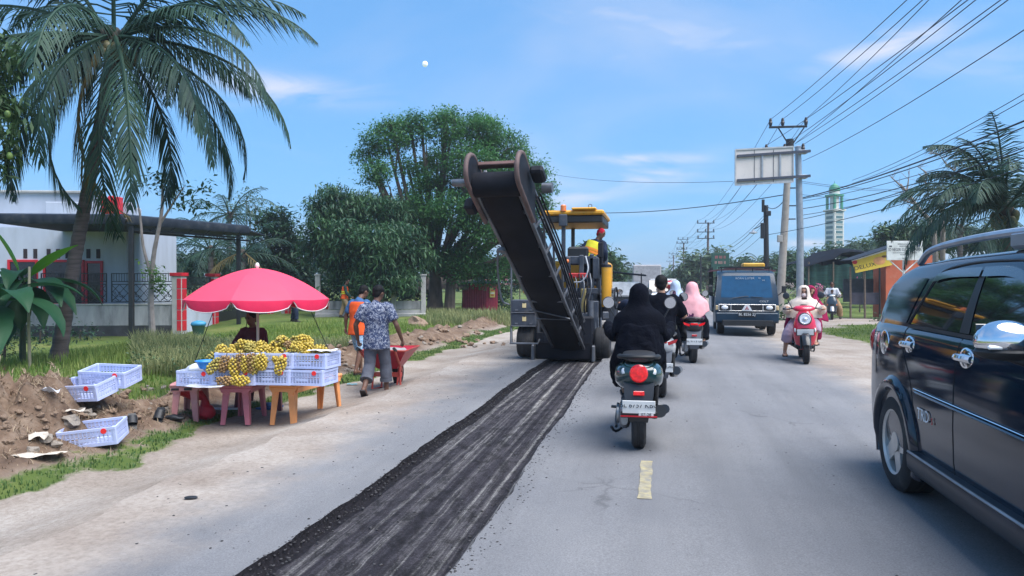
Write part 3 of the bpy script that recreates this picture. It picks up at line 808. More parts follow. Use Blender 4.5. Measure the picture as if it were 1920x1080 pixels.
for yl, yr in ((296, 286), (341, 332)):
    MB().bar((x0s + .06, -.36, sgz(yl)), (.28, -.30, sgz(yr)), .09, .1).build('arm', mat('dark_arm', (.05, .06, .09), .6), sg)
    MB().box((0, -.17, sgz(yr + 1)), (.36, .30, .14), bev=.01).build('clamp', STEEL, sg)
for u in (.46, .77):
    x = x0s + (x1s - x0s) * u; MB().box((x, -.335, (sgz(293) + sgz(337)) / 2), (.07, .05, sgz(293) - sgz(337))).build('stiffener', STEEL, sg)
# utility poles
def insulator(mb, p, s=1.0):
    mb.lathe([(.02 * s, 0), (.06 * s, .03 * s), (.055 * s, .09 * s), (.075 * s, .10 * s), (.045 * s, .17 * s), (.055 * s, .19 * s), (.03 * s, .26 * s), (.001, .27 * s)], p, 10)
def utility_pole(px_top, py_top, px_bot, d, r0, r1, m, label, arms, name='utility_pole', group='utility poles along the road', extras=True):
    top = at(px_top, py_top, d); b = at(px_bot, 540, d); z0 = -.15
    t = thing(name, label, 'utility pole', (b.x, b.y, z0), YAW * .3, group)
    M_ = Matrix.Rotation(-YAW * .3, 3, 'Z')
    tl = M_ @ (top - Vector((b.x, b.y, z0)))
    MB().tube([(0, 0, 0), tl * .5, tl], [r0, (r0 + r1) / 2, r1], 14).build('pole', m, t)
    pts = []
    for (dz, w0, w1, kind) in arms:
        c = tl + Vector((0, -r1 - .05, dz))
        MB().box((c.x + (w0 + w1) / 2, c.y, c.z), (w1 - w0, .09, .09), bev=.008).build('crossarm', BLACK, t)
        row = []
        for u in (0.04, .36, .97) if kind else (.05, .5, .95):
            q = Vector((c.x + w0 + (w1 - w0) * u, c.y, c.z + .05))
            mb = MB(); insulator(mb, q, 1.35); mb.build('insulator', INSUL, t); row.append(q + Vector((0, 0, .3)))
        pts.append([Vector((b.x, b.y, z0)) + M_.inverted() @ q for q in row])
        if dz > 0:
            for sx in (w0 * .55, w1 * .85): MB().bar((tl.x + .04 * (1 if sx > 0 else -1), tl.y - .1, tl.z - .3), (tl.x + sx, tl.y - .1, tl.z + dz - .03), .035, .05).build('brace', BLACK, t)
    return t, tl, pts
U1, tl1, PT1 = utility_pole(1481, 262, 1461, 33.5, .19, .13, POLEC, 'leaning concrete utility pole right behind the road sign pole', [(.55, -.95, .70, 1), (-.62, -1.15, .62, 0)])
MB().cyl(tl1 + Vector((0, 0, -.55)), tl1 + Vector((0, 0, .02)), .17, .17, 14).build('collar', POLEB, U1)
for z in (-2.2, -3.0, -3.6):
    MB().box(tl1 + Vector((.2 + z * .06, -.1, z)), (.5, .05, .05)).build('bracket', BLACK, U1)
MB().box(tl1 * .44 + Vector((-.2, -.12, 0)), (.22, .16, .32), bev=.02).build('meter_box', CONC2, U1)
U2, tl2, PT2 = utility_pole(1436, 385, 1438, 45.0, .17, .14, POLEB, 'short black utility pole carrying a lamp behind the van', [])
lb = MB().tube([tl2 + Vector((0, 0, -1.0)), tl2 + Vector((-.5, -.1, -1.35)), tl2 + Vector((-.75, -.1, -1.45))], .025, 8).build('lamp_arm', BLACK, U2)
MB().lathe([(.03, .2), (.06, .1), (.26, .0), (.27, -.03), (.2, -.05), (.001, -.09)], tl2 + Vector((-.76, -.1, -1.65)), 16).build('lamp_shade', STEEL, U2)
MB().box(tl2 + Vector((-.2, -.1, -1.55)), (.25, .2, .95), bev=.02).build('junction_box', BLACK, U2)
MB().box(tl2 + Vector((.12, -.1, -.5)), (.3, .2, .3), bev=.02).build('fuse_box', BLACK, U2)
MB().cyl(tl2 + Vector((-.16, 0, -.4)), tl2 + Vector((-.16, 0, .35)), .09).build('spare_stub', POLEB, U2)
U3, tl3, PT3 = utility_pole(1328, 417, 1326, 92, .16, .12, RUSTY, 'tall rusty utility pole with three cross arms left of the green sign', [(-.1, -1.4, .75, 0), (-1.2, -1.4, .75, 0), (-2.0, -1.35, .75, 0)])
U4, tl4, PT4 = utility_pole(1282, 455, 1281, 135, .17, .12, RUSTY, 'far utility pole with forked arms over the road', [(.6, -1.1, .8, 0), (-.1, -1.3, .8, 0), (-1.2, -1.3, .6, 0)])
U5, tl5, PT5 = utility_pole(1263, 478, 1262, 190, .18, .12, RUSTY, 'farthest but one utility pole down the road', [(.3, -1.2, .8, 0), (-.8, -1.2, .8, 0)])
U6, tl6, PT6 = utility_pole(1256, 492, 1256, 260, .18, .12, RUSTY, 'farthest tiny utility pole down the road', [(.3, -1.2, .8, 0)])
utility_pole(1314, 480, 1314, 75, .10, .07, POLEB, 'slim dark pole by the shrubs left of the van', [])
# cables
CABLE = mat('black_cable', (.012, .014, .02), .5)
def wire(a, b, sag, label, r=.012, n=14, group='overhead wires'):
    a, b = Vector(a), Vector(b); pts = []
    for i in range(n):
        t = i / (n - 1); p = a.lerp(b, t); p.z -= sag * 4 * t * (1 - t); pts.append(p)
    o = MB().tube(pts, r, 5, False).build('overhead_wire', CABLE, smooth=180)
    return tag(o, label, 'wire', group)
LW = 'thin black overhead wire strung between the roadside poles and out of frame'
near = [at(1683, -10, 16), at(1712, -10, 16), at(1726, -10, 16.2)]
near2 = [at(1790, -10, 14.5), at(1806, -10, 14.5), at(1862, -10, 13.5)]
ORD = 'first second third fourth fifth sixth seventh eighth ninth'.split()
for k, (q, e) in enumerate(zip(PT1[0] + PT1[1], near + near2)): wire(q, q + (e - q) * 1.9, .3, ORD[k] + ' from the left of the thin wires rising from the leaning pole', .011)
for e, q in ((at(1788, -10, 15), 'left'), (at(1856, -10, 14), 'right')):
    s_ = at(1490, 270, 33); wire(s_, s_ + (e - s_) * 1.9, .25, q + ' one of two wires from the leaning pole collar to the top edge', .011)
s_ = at(1505, 302, 33); e = at(1925, 20, 13); wire(s_, s_ + (e - s_) * 1.5, .35, 'single overhead wire crossing the sky to the upper right corner', .011)
for k, ((x0, y0), (x1, y1), r) in enumerate((((1598, 338), (1925, 160), .010), ((1598, 344), (1925, 172), .010), ((1500, 372), (1925, 212), .024), ((1500, 374), (1925, 224), .016), ((1500, 392), (1925, 268), .016),
                              ((1500, 404), (1925, 282), .012), ((1500, 378), (1925, 252), .010), ((1500, 412), (1925, 262), .014), ((1440, 440), (1925, 300), .012))):
    s_ = at(x0, y0, 33); e = at(x1, y1, 17); wire(s_, e + (e - s_) * .25, .25, ORD[(0, 1, 2, 3, 6, 7, 4, 5, 8)[k]] + ' from the top of the black cables fanning right over the palm', r, group='cables fanning right')
wire(at(1010, 322, 60), at(1374, 340, 33), .35, 'thin wire crossing the road behind the upper cloud', .010)
wire(at(1020, 392, 60), at(1478, 364, 33.4), .55, 'cable crossing the road just above the machine canopy', .022)
for y0, y1, k in ((339, 353, 'upper'), (342, 356, 'middle'), (364, 372, 'lower')): wire(at(1498, y0, 31), at(1760, y1, 40), .2, k + ' thin cable running right from the road sign pole', .009)
wire(at(1478, 364, 33.5), tl2 + Vector((U2.location.x, U2.location.y, -.15)), .4, 'twisted cable dropping from the leaning pole to the black pole', .022)
for k, (q, e) in enumerate(zip(PT1[0] + PT1[1], PT3[0] + PT3[1])): wire(q, e, 1.0, ORD[k] + ' overhead wire from the leaning pole to the rusty three armed pole', .012, group='wires to the far poles')
for (Pa, Pb) in ((PT3, PT4), (PT4, PT5), (PT5, PT6)):
    for ra, rb in zip(Pa, Pb):
        for q, e in zip(ra, rb): wire(q, e, .8, 'faint overhead wire between the far poles', .014, 6, 'wires between the far poles')
b2 = tl2 + Vector((U2.location.x, U2.location.y, -.15)); b3 = tl3 + Vector((U3.location.x, U3.location.y, -.15))
for k, dz in enumerate((-.5, -.7, -1.0, -1.6)): wire(b2 + Vector((0, 0, dz)), b3 + Vector((0, 0, -3.2 - .5 * k)), .9, ORD[k] + ' highest low cable from the black pole towards the green sign', .018 if k == 1 else .012, group='low cables to the far poles')
# green hoarding
h0 = at(1350, 540, 62)
gs = thing('shop_sign', 'green framed shop sign on two posts far behind the van', 'sign', (h0.x, h0.y, -.1), YAW)
def zz_(py, d): return at(1350, py, d).z + .1
GRN = mat('dark_green_metal', (.015, .07, .05), .5)
zt_, zb_ = zz_(474, 62), zz_(514, 62)
for x in (-.65, .72): MB().cyl((x, 0, 0), (x, 0, zt_), .05).build('post', GRN, gs)
MB().box((0, 0, (zt_ + zb_) / 2), (1.45, .1, zt_ - zb_), bev=.02).build('board', GRN, gs)
for k, (cc, w) in enumerate((((.55, .12, .14), 1.15), ((.6, .3, .28), 1.2), ((.2, .4, .28), .9))):
    text('lettering', ['WARUNG', 'MAKAN', 'SATE'][k] if False else ['III III II', 'II IIII II', 'I III II'][k], .34, mat('letter_%d' % k, cc, .6), gs, (0, -.06, zt_ - .38 - .45 * k), (R(90), 0, 0), sx=w / 1.1)
# minaret
m0 = at(1564, 540, 150)
mn = thing('minaret', 'tall white mosque minaret with green dome beyond the tarpaulin roof', 'minaret', (m0.x, m0.y, -.2), YAW + R(22))
def mz(py): return at(1564, py, 150).z + .2
CRM = mat('cream_wall', (.66, .63, .58), .8, var=.06); MGR = mat('mosque_green', (.03, .26, .15), .5); MWIN = mat('minaret_window', (.06, .15, .16), .3)
wbt = 2.55
MB().box((0, 0, mz(395) / 2), (wbt, wbt, mz(395)), bev=.06).build('shaft', CRM, mn)
for i in range(9):
    z = mz(399 + i * 9.3)
    for r_ in range(4):
        Mz = Matrix.Rotation(R(90) * r_, 3, 'Z')
        mb = MB(Mz.to_4x4()).box((0, -wbt / 2 - .02, z), (wbt * .66, .1, .56)); wdw = mb.build('window', MWIN, mn)
        if r_ < 1: MB(Mz.to_4x4()).box((0, -wbt / 2 - .05, z - .32), (wbt * .8, .12, .1)).build('sill', CRM, wdw)
MB().box((0, 0, mz(395)), (3.1, 3.1, .35), bev=.05).build('balcony', CRM, mn)
for sx in (-1, 1):
    for sy in (-1, 1): MB().box((sx * .95, sy * .95, (mz(395) + mz(368)) / 2), (.45, .45, mz(368) - mz(395)), bev=.05).build('column', MGR, mn)
MB().cyl((0, 0, mz(395)), (0, 0, mz(368)), .85).build('lantern', CRM, mn)
MB().box((0, 0, mz(367)), (2.6, 2.6, .4), bev=.05).build('cornice', MGR, mn)
MB().cyl((0, 0, mz(367)), (0, 0, mz(359)), 1.0).build('drum', CRM, mn)
MB().lathe([(1.05, 0), (1.12, .3), (1.0, .8), (.7, 1.2), (.3, 1.5), (.05, 1.65), (.04, 2.1), (.001, 2.15)], (0, 0, mz(359)), 18).build('dome', MGR, mn)
# tarpaulin-roofed warung and shade net
TARP = mat('black_tarp', (.010, .014, .022), .9, spec=.1, bump=.3, bscale=4)
NET = mat('green_shade_net', (.02, .07, .06), .8, var=.35, scale=2.0, stretch=(.6, 1, 5), bump=.3, bscale=12)
w0_ = at(1560, 540, 45)
wr = thing('tarpaulin_shelter', 'open shelter with a humped black tarpaulin roof and green shade net', 'shelter', (w0_.x, w0_.y, -.15), YAW)
def lx(px, d): return (px - 1560) * d / FPX
def lz(py, d): return at(1560, py, d).z + .15
prof = [(1490, 494), (1520, 484), (1545, 478), (1558, 468), (1575, 465), (1600, 467), (1625, 472), (1650, 482), (1670, 486)]
rings = []
for px, py in prof:
    x, z = lx(px, 45), lz(py, 45)
    rings.append([Vector((x, -1.5, z - .28)), Vector((x, -1.45, z - .2)), Vector((x, 0, z)), Vector((x, 2.6, z - .1)), Vector((x, 2.6, z - .25))])
MB().loft(rings, False, False).build('tarpaulin', TARP, wr, smooth=50)
for px in (1500, 1545, 1600, 1655):
    MB().cyl((lx(px, 45), -1.3, 0), (lx(px, 45), -1.3, lz(492, 45)), .045).build('post', WOOD, wr)
rows = []
for i in range(40):
    x = lx(1498 + (1662 - 1498) * i / 39, 45); rows.append([Vector((x, -1.1 + .12 * math.sin(i * 1.3) , lz(497, 45) - .05 * math.sin(i))), Vector((x, -1.1 + .16 * math.sin(i * 1.3 + .6), lz(520, 45))), Vector((x, -1.0 + .1 * math.sin(i * 1.9), lz(546, 45)))])
MB().loft(rows, False, False).build('shade_net', NET, wr, smooth=180)
MB().box((lx(1590, 45), .4, lz(478, 45) - .5), (3.2, .8, .5), bev=.05).build('tarp_bundle', TARP, wr)
# stall with the yellow banner and orange wall
s0 = at(1640, 560, 31.0)
st = thing('food_stall', 'roadside stall with slanting yellow banner and orange side wall', 'stall', (s0.x, s0.y, -.12), YAW)
D_ = 31.0
def sx_(px): return (px - 1640) * D_ / FPX
def sz_(py): return at(1640, py, D_).z + .12
ORG = mat('orange_wall', (.50, .12, .055), .7, var=.1, scale=2, dirt=(.55, .28, .2), dirt_amt=.4)
BAN = mat('yellow_banner', (.80, .56, .06), .55, var=.06, bump=.05, bscale=8)
bn = MB().prism([(sx_(1604), sz_(512)), (sx_(1597), sz_(490)), (sx_(1664), sz_(469)), (sx_(1672), sz_(497))], 'y', -.02, 0.0).build('banner', BAN, st)
MB().prism([(sx_(1597), sz_(490)), (sx_(1596), sz_(487)), (sx_(1668), sz_(464)), (sx_(1668), sz_(469))], 'y', -.03, .01).build('banner_edge', mat('banner_white', (.7, .7, .68), .6), bn)
MB().ell((sx_(1602), -.026, sz_(491.5)), (.11, .008, .09), 12, 6).build('banner_badge', RED, bn)
MB().ell((sx_(1648), -.026, sz_(489)), (.26, .008, .17), 14, 6).build('banner_picture', mat('banner_orange', (.80, .36, .14), .6), bn)
MB().ell((sx_(1658), -.028, sz_(481)), (.13, .008, .05), 12, 6).build('banner_picture', mat('banner_brown', (.2, .08, .03), .6), bn)
tt = text('lettering', 'DELUX', .24, mat('banner_ink', (.05, .04, .03), .6), bn, (sx_(1621), -.024, sz_(499.5)), (R(90), R(-13), 0), sx=1.25)
MB().bar((sx_(1590), .2, sz_(488)), (sx_(1690), .2, sz_(456)), 1.2, .03).build('roof', ROOFM, st)
MB().box(((sx_(1662) + sx_(1750)) / 2, .6, (sz_(478)) / 2), (sx_(1750) - sx_(1662), 1.1, sz_(478))).build('orange_wall', ORG, st)
for px in (1597, 1624, 1652):
    MB().tube([(sx_(px), .1, 0), (sx_(px) - .02, .1, sz_(500))], [.045, .04], 8).build('post', WOOD if px < 1650 else BLACK, st)
MB().box((sx_(1628), .25, sz_(560)), (1.2, .06, .5)).build('fence_board', mat('dark_board', (.05, .05, .07), .8), st)
MB().box((sx_(1630), 1.0, sz_(545)), (1.3, .05, 1.0)).build('back_screen', mat('back_screen', (.07, .08, .09), .9), st)
# school sign on a white Y-post
q0 = at(1694, 560, 27.0)
sn = thing('school_sign', 'white school name board on a white post with two struts', 'sign', (q0.x, q0.y, -.12), YAW)
def nx_(px): return (px - 1694) * 27 / FPX
def nz_(py): return at(1694, py, 27).z + .12
WP = mat('white_metal_paint', (.75, .75, .74), .5, dirt=(.5, .48, .45), dirt_amt=.3)
MB().cyl((0, 0, 0), (0, 0, nz_(455)), .04, n=12).build('post', WP, sn)
for s in (-1, 1): MB().cyl((0, 0, nz_(512)), (s * .50, 0, nz_(489)), .022, n=8).build('strut', WP, sn)
bd = MB().box((0, -.06, (nz_(452) + nz_(488)) / 2), (1.30, .04, nz_(452) - nz_(488)), bev=.006).build('board', WP, sn)
INK = mat('dark_ink', (.06, .06, .08), .6)
for py, s, tx in ((458, .055, 'PEMERINTAH KABUPATEN'), (461.8, .055, 'DINAS PENDIDIKAN'), (468.5, .155, 'SD NEGERI 03 GANDAPURA'), (474.3, .045, 'JALAN RAYA KECAMATAN GANDAPURA KABUPATEN'), (477.8, .045, 'KODE POS PROVINSI'), (484.5, .05, 'AKREDITASI')):
    text('lettering', tx, s, INK, bd, (0, -.082, nz_(py)), (R(90), 0, 0), sx=.62 if s > .1 else .8)
MB().cyl((.5, -.078, nz_(459)), (.5, -.086, nz_(459)), .065, n=20).build('crest', mat('crest_blue', (.05, .12, .42), .5), bd)
MB().prism([(.46, nz_(460.5)), (.54, nz_(460.5)), (.5, nz_(457.5))], 'y', -.09, -.087).build('crest_mark', WP, bd)
MB().box((-.52, -.084, nz_(462)), (.1, .006, .05)).build('crest_mark', INK, bd)
# ------------------------------------------------------------------ trees, palms, plants
BARK = mat('bark', (.11, .085, .07), .9, var=.35, scale=5, bump=.5, bscale=18, stretch=(1, 1, .4))
PBARK = mat('palm_bark', (.11, .09, .085), .9, var=.45, scale=5, bump=.5, bscale=9, stretch=(.5, .5, 3.2))
GREYB = mat('grey_branch', (.30, .26, .24), .9, var=.25, bump=.2)
L_MANGO = leafmat('mango_leaf', (.018, .065, .038), (.075, .165, .065), .3, .45)
L_RAIN = leafmat('rain_tree_leaf', (.028, .105, .04), (.10, .25, .075), .42)
L_DARK = leafmat('dark_leaf', (.013, .045, .028), (.042, .10, .045), .25, .45)
L_MID = leafmat('mid_leaf', (.025, .07, .03), (.075, .14, .05), .25)
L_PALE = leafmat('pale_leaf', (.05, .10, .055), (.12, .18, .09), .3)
L_PALM = leafmat('palm_leaflet', (.010, .040, .034), (.035, .085, .05), .2, .6)
L_DRY = leafmat('dry_frond', (.16, .13, .05), (.30, .23, .09), .2)
L_BRIGHT = leafmat('bright_leaf', (.05, .14, .03), (.16, .30, .05), .35)
def leaves_np(C, size, n, spread, rng, aspect=2.6, droop=.35, flat=.7):
    """C: clump centres (k,3); n leaves round each: folded diamond leaves as two triangles each"""
    k = len(C)
    P = np.repeat(C, n, 0) + rng.normal(0, 1, (k * n, 3)) * np.array([spread, spread, spread * flat])
    m = len(P)
    az = rng.uniform(0, 2 * np.pi, m); el = rng.normal(-droop, .45, m)
    d = np.stack([np.cos(az) * np.cos(el), np.sin(az) * np.cos(el), np.sin(el)], 1)
    s = np.stack([-np.sin(az), np.cos(az), rng.normal(0, .5, m)], 1); s /= np.linalg.norm(s, axis=1)[:, None]
    L = size * rng.uniform(.6, 1.35, m)[:, None]; Wd = L / aspect / 2
    a, b, c, e = P, P + d * L * .5 + s * Wd, P + d * L, P + d * L * .5 - s * Wd
    b[:, 2] += .06 * L[:, 0]; e[:, 2] += .06 * L[:, 0]
    V = np.stack([a, b, c, e], 1).reshape(-1, 3); i = np.arange(m)[:, None] * 4
    F = np.concatenate([i + np.array([[0, 1, 2]]), i + np.array([[0, 2, 3]])], 1).reshape(-1, 3)
    return V, F
def clumps(lobes, per, rng, shell=.55):
    """clump centres spread through the outer part of ellipsoid lobes ((x,y,z),(rx,ry,rz))"""
    out = []
    for (c, r) in lobes:
        vol = (r[0] * r[1] * r[2]) ** (2 / 3); k = max(4, int(per * vol))
        v = rng.normal(0, 1, (k, 3)); v /= np.linalg.norm(v, axis=1)[:, None]
        rad = rng.uniform(shell ** 3, 1, k) ** (1 / 3) * rng.uniform(.85, 1.12, k)
        out.append(np.array(c) + v * rad[:, None] * np.array(r))
    return np.concatenate(out)
def tree(name, label, base, lobes, leaf, size, per=20, nleaf=34, spread=.28, trunk=(.25, .12), limb=None, seed=1, aspect=2.6, droop=.35, group=None, shell=.55, twigs=2.2, fork=.42, bark=None, cat='tree', lean=(0, 0)):
    rng = np.random.default_rng(seed); rr = random.Random(seed)
    t = thing(name, label, cat, base, 0, group); bark = bark or BARK
    zs = [l[0][2] for l in lobes]; top = min(zs) + (max(zs) - min(zs)) * .2
    fk = Vector((lean[0], lean[1], max(.3, top * fork)))
    tm = MB()
    tm.tube(sp([(0, 0, -.1), (fk.x * .3 + .05, fk.y * .3, fk.z * .45), fk], 7), [trunk[0] * (1.35 - .5 * min(1, i / 2)) if i < 3 else trunk[0] * (1 - .06 * i) for i in range(7)], 12)
    tm.build('trunk', bark, t, smooth=60)
    lm = MB()
    C = clumps(lobes, per, rng, shell)
    for (c, r) in lobes:
        c = Vector(c); mid = fk.lerp(c, .5) + Vector((rr.uniform(-.2, .2), rr.uniform(-.2, .2), -.12 * (c - fk).length))
        pts = sp([fk - Vector((0, 0, .15)), mid, c], 6); w = trunk[1]
        lm.tube(pts, [w * (1 - .13 * i) for i in range(6)], 7)
        n = int(max(r) * twigs)
        for i in range(n):
            u = rr.choice(pts[2:]); v = Vector((rr.gauss(0, 1), rr.gauss(0, 1), rr.gauss(.3, .8))).normalized()
            e = c + Vector((v.x * r[0], v.y * r[1], v.z * r[2])) * .85
            lm.tube([u, u.lerp(e, .5) + Vector((0, 0, .06)), e], [w * .38, w * .25, w * .08], 5)
    lo = lm.build('limbs', bark, t, smooth=60); lo['kind'] = 'stuff'
    V, F = leaves_np(C, size, nleaf, spread, rng, aspect, droop)
    cr = np_mesh('crown', V, F, leaf, t); cr['kind'] = 'stuff'
    return t
def pxl(list_, d, base):
    """lobes given as (px, py, radius px, [depth offset m], [squash]) -> local ellipsoids"""
    out = []
    for it in list_:
        px, py, r = it[:3]; dy = it[3] if len(it) > 3 else 0; sq = it[4] if len(it) > 4 else .8
        p = at(px, py, d + dy) - Vector(base); rm = r * d / FPX
        out.append((tuple(p), (rm, rm * .9, rm * sq)))
    return out
# big rain tree behind the milling machine
bt_ = gp(815, 588, -.1); d0 = 37.0
bt_ = at(815, 560, d0); bt_.z = -.1
tree('rain_tree', 'big spreading green tree behind the milling machine conveyor', bt_,
     pxl([(725, 262, 42), (700, 325, 30, -1), (770, 245, 38, 1), (838, 240, 40, -1), (900, 250, 46), (950, 280, 46, 1), (985, 330, 44), (1000, 385, 40, 1), (880, 305, 48, -1.5), (935, 350, 52, -1),
          (820, 300, 34, 2), (850, 395, 46, -2), (905, 420, 46, -1.5), (800, 410, 40, -1), (880, 470, 34, -1), (955, 430, 40, 1), (760, 370, 26, 1.5), (860, 505, 30, -1), (915, 515, 28, 0), (825, 480, 30, -.5), (960, 490, 30, .5), (690, 290, 20, 0), (835, 218, 16, 0), (790, 225, 14, 1), (1025, 350, 16, 0), (735, 235, 14, 0), (805, 335, 30, -.5), (765, 315, 24, 0), (845, 350, 34, 0), (790, 375, 26, -1), (900, 225, 18, 1), (1030, 420, 16, 0)], d0, bt_),
     L_RAIN, .19, per=78, nleaf=40, spread=.24, trunk=(.42, .17), seed=3, fork=.62, twigs=3.2)
MB().tube([(.9, -.5, 0), (1.0, -.5, 2.0), (1.3, -.4, 3.4)], [.28, .22, .18], 10).build('trunk', BARK, bpy.data.objects['rain_tree'])
# mango tree
dm = 34.0; bm_ = at(705, 560, dm); bm_.z = -.1
tree('mango_tree', 'dense dark mango tree above the concrete fence', bm_,
     pxl([(640, 385, 40, 0, .75), (610, 425, 36, -.5), (690, 395, 44, .5), (735, 400, 36, 1), (600, 470, 30), (650, 450, 46, -1), (700, 465, 50, -1.5), (750, 450, 38, -.5), (640, 505, 34, -.5), (690, 525, 34, -1.5), (740, 520, 36, -1), (780, 480, 30), (595, 385, 18), (620, 360, 14)], dm, bm_),
     L_MANGO, .30, per=90, nleaf=38, spread=.24, trunk=(.28, .12), seed=5, aspect=4.2, droop=.75, fork=.55)
# trees further back on the left
for i, (lb_, pts, d, lf, sz, sd) in enumerate((
    ('dark leafy tree right of the carport', [(520, 440, 34), (500, 410, 24), (545, 460, 30), (510, 490, 36), (560, 500, 26), (530, 405, 16), (478, 480, 24)], 40, L_DARK, .30, 11),
    ('thin pale airy tree above the carport end', [(462, 370, 20, 0, 1), (480, 385, 16), (440, 385, 18), (470, 400, 18)], 48, L_PALE, .22, 12),
    ('green shrubby tree low behind the kiosk', [(935, 545, 22), (905, 500, 30), (950, 500, 26), (970, 520, 20)], 48, L_MID, .26, 13),
    ('dark hedge tree behind the concrete fence', [(600, 540, 30), (650, 545, 30), (720, 545, 34), (770, 540, 32), (560, 530, 28)], 40, L_DARK, .26, 14),
    ('dark undergrowth tree beyond the carport drive', [(340, 500, 26), (300, 495, 22), (390, 490, 28), (430, 505, 24), (470, 520, 24)], 42, L_DARK, .30, 15))):
    b_ = at(sum(p[0] for p in pts) / len(pts), 550, d); b_.z = -.15
    tree('shade_tree', lb_, b_, pxl(pts, d, b_), lf, sz, per=60 if lf is not L_PALE else 16, nleaf=30, spread=.34, trunk=(.16, .06), seed=sd, group='trees behind the left verge')
# far trees down the road, both sides
for i, (lb_, pts, d, lf, sd) in enumerate((
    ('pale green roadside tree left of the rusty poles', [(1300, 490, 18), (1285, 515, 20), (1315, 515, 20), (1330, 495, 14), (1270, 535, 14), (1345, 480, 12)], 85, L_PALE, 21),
    ('mid green tree clump behind the green sign', [(1395, 500, 16), (1375, 515, 18), (1420, 505, 18), (1450, 500, 20), (1410, 525, 22)], 90, L_MID, 22),
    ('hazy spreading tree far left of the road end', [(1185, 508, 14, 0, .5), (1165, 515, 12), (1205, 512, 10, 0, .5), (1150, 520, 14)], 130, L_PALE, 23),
    ('leafy tree just right of the milling machine', [(1135, 490, 22), (1125, 520, 22), (1150, 520, 16), (1110, 470, 12)], 52, L_MID, 24),
    ('green tree left of the minaret foot', [(1480, 490, 18), (1500, 500, 20), (1535, 490, 14), (1545, 470, 8)], 80, L_MID, 25),
    ('green tree clump right of the minaret foot', [(1600, 470, 14), (1625, 468, 16), (1650, 470, 18), (1580, 475, 12)], 75, L_MID, 26),
    ('bushy green tree behind the school sign', [(1690, 450, 26), (1670, 440, 18), (1720, 440, 28), (1745, 450, 26), (1700, 475, 24), (1770, 450, 24), (1820, 450, 26), (1880, 450, 30)], 50, L_MID, 27),
    ('small hazy tree at the road end', [(1240, 520, 10), (1225, 524, 8), (1255, 518, 10)], 240, L_PALE, 28),
    ('low dark hedge tree behind the shade net', [(1500, 520, 22), (1540, 525, 22), (1580, 525, 22), (1470, 520, 18), (1630, 525, 22), (1660, 530, 20)], 52, L_DARK, 29))):
    b_ = at(sum(p[0] for p in pts) / len(pts), 540, d); b_.z = -.2
    tree('shade_tree', lb_, b_, pxl(pts, d, b_), lf, .011 * d * .7, per=150 * 30 / d / max(1, (d / 60) ** 2), nleaf=26, spread=.007 * d, trunk=(.2, .07), seed=sd, group='trees beyond the road')
def far_mass(name, label, x0, x1, py, hgt, d, leaf, sd, n=40):
    rng = np.random.default_rng(sd); C = []
    for i in range(n):
        px = x0 + (x1 - x0) * i / n + rng.uniform(-8, 8); top = py - hgt * rng.uniform(.3, 1)
        for k in range(7):
            p = at(px + rng.uniform(-8, 8), rng.uniform(top, 536), d * rng.uniform(.95, 1.1)); C.append(tuple(p))
    V, F = leaves_np(np.array(C), .011 * d, 16, .006 * d, rng, 1.8)
    return tag(np_mesh(name, V, F, leaf), label, 'woodland', kind='stuff')
far_mass('woodland', 'far belt of trees closing the view on the right', 1330, 2100, 528, 42, 170, L_MID, 41, 70)
far_mass('woodland', 'far belt of trees closing the view on the left', -400, 1180, 528, 60, 110, L_DARK, 42, 90)
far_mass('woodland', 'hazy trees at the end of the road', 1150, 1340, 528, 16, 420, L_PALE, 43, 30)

# ---- palms
def frond(mb, o, az, el, length, droop, n=44, lw=.75, rng=random, wide=.036, mi=0, hang=.55):
    """one feather frond: rachis as a thin tube, leaflets in two rows hanging to both sides"""
    d = Vector((math.cos(az), math.sin(az), 0)); pts = []; p = Vector(o); e = el; st = length / 14
    for i in range(15):
        pts.append(p.copy()); v = d * math.cos(e) + Vector((0, 0, math.sin(e))); p = p + v * st; e -= droop / 14 * (.5 + i / 9)
    mb.mat(mi).tube(pts, [.038 * (1 - i / 16) + .006 for i in range(15)], 5)
    side = Vector((-d.y, d.x, 0))
    for k in range(n):
        t = .10 + .90 * (k + rng.uniform(-.3, .3)) / n; t = min(.999, max(.08, t)); f = t * 14; i = int(f); q = pts[i].lerp(pts[i + 1], f - i)
        tan = (pts[i + 1] - pts[i]).normalized()
        ll = lw * (math.sin(math.pi * min(1, t * .82 + .17)) ** .7) * rng.uniform(.8, 1.1)
        for s_ in (-1, 1):
            if rng.random() < .06: continue
            dirv = (side * s_ * .8 + tan * (.55 + .5 * t) + Vector((0, 0, -hang * rng.uniform(.5, 1.2)))).normalized()
            m1 = q + dirv * ll * .5; m2 = q + dirv * ll + Vector((0, 0, -.30 * ll * rng.uniform(.4, 1.3) * hang * 1.6))
            w = (tan - dirv * tan.dot(dirv)).normalized() * wide * rng.uniform(.75, 1.1)
            mb.add([q - w * .35, q + w * .35, m1 + w * .5, m1 - w * .5, m2], [(0, 1, 2, 3), (3, 2, 4)])
COCO = mat('coconut', (.13, .12, .05), .5, var=.3)
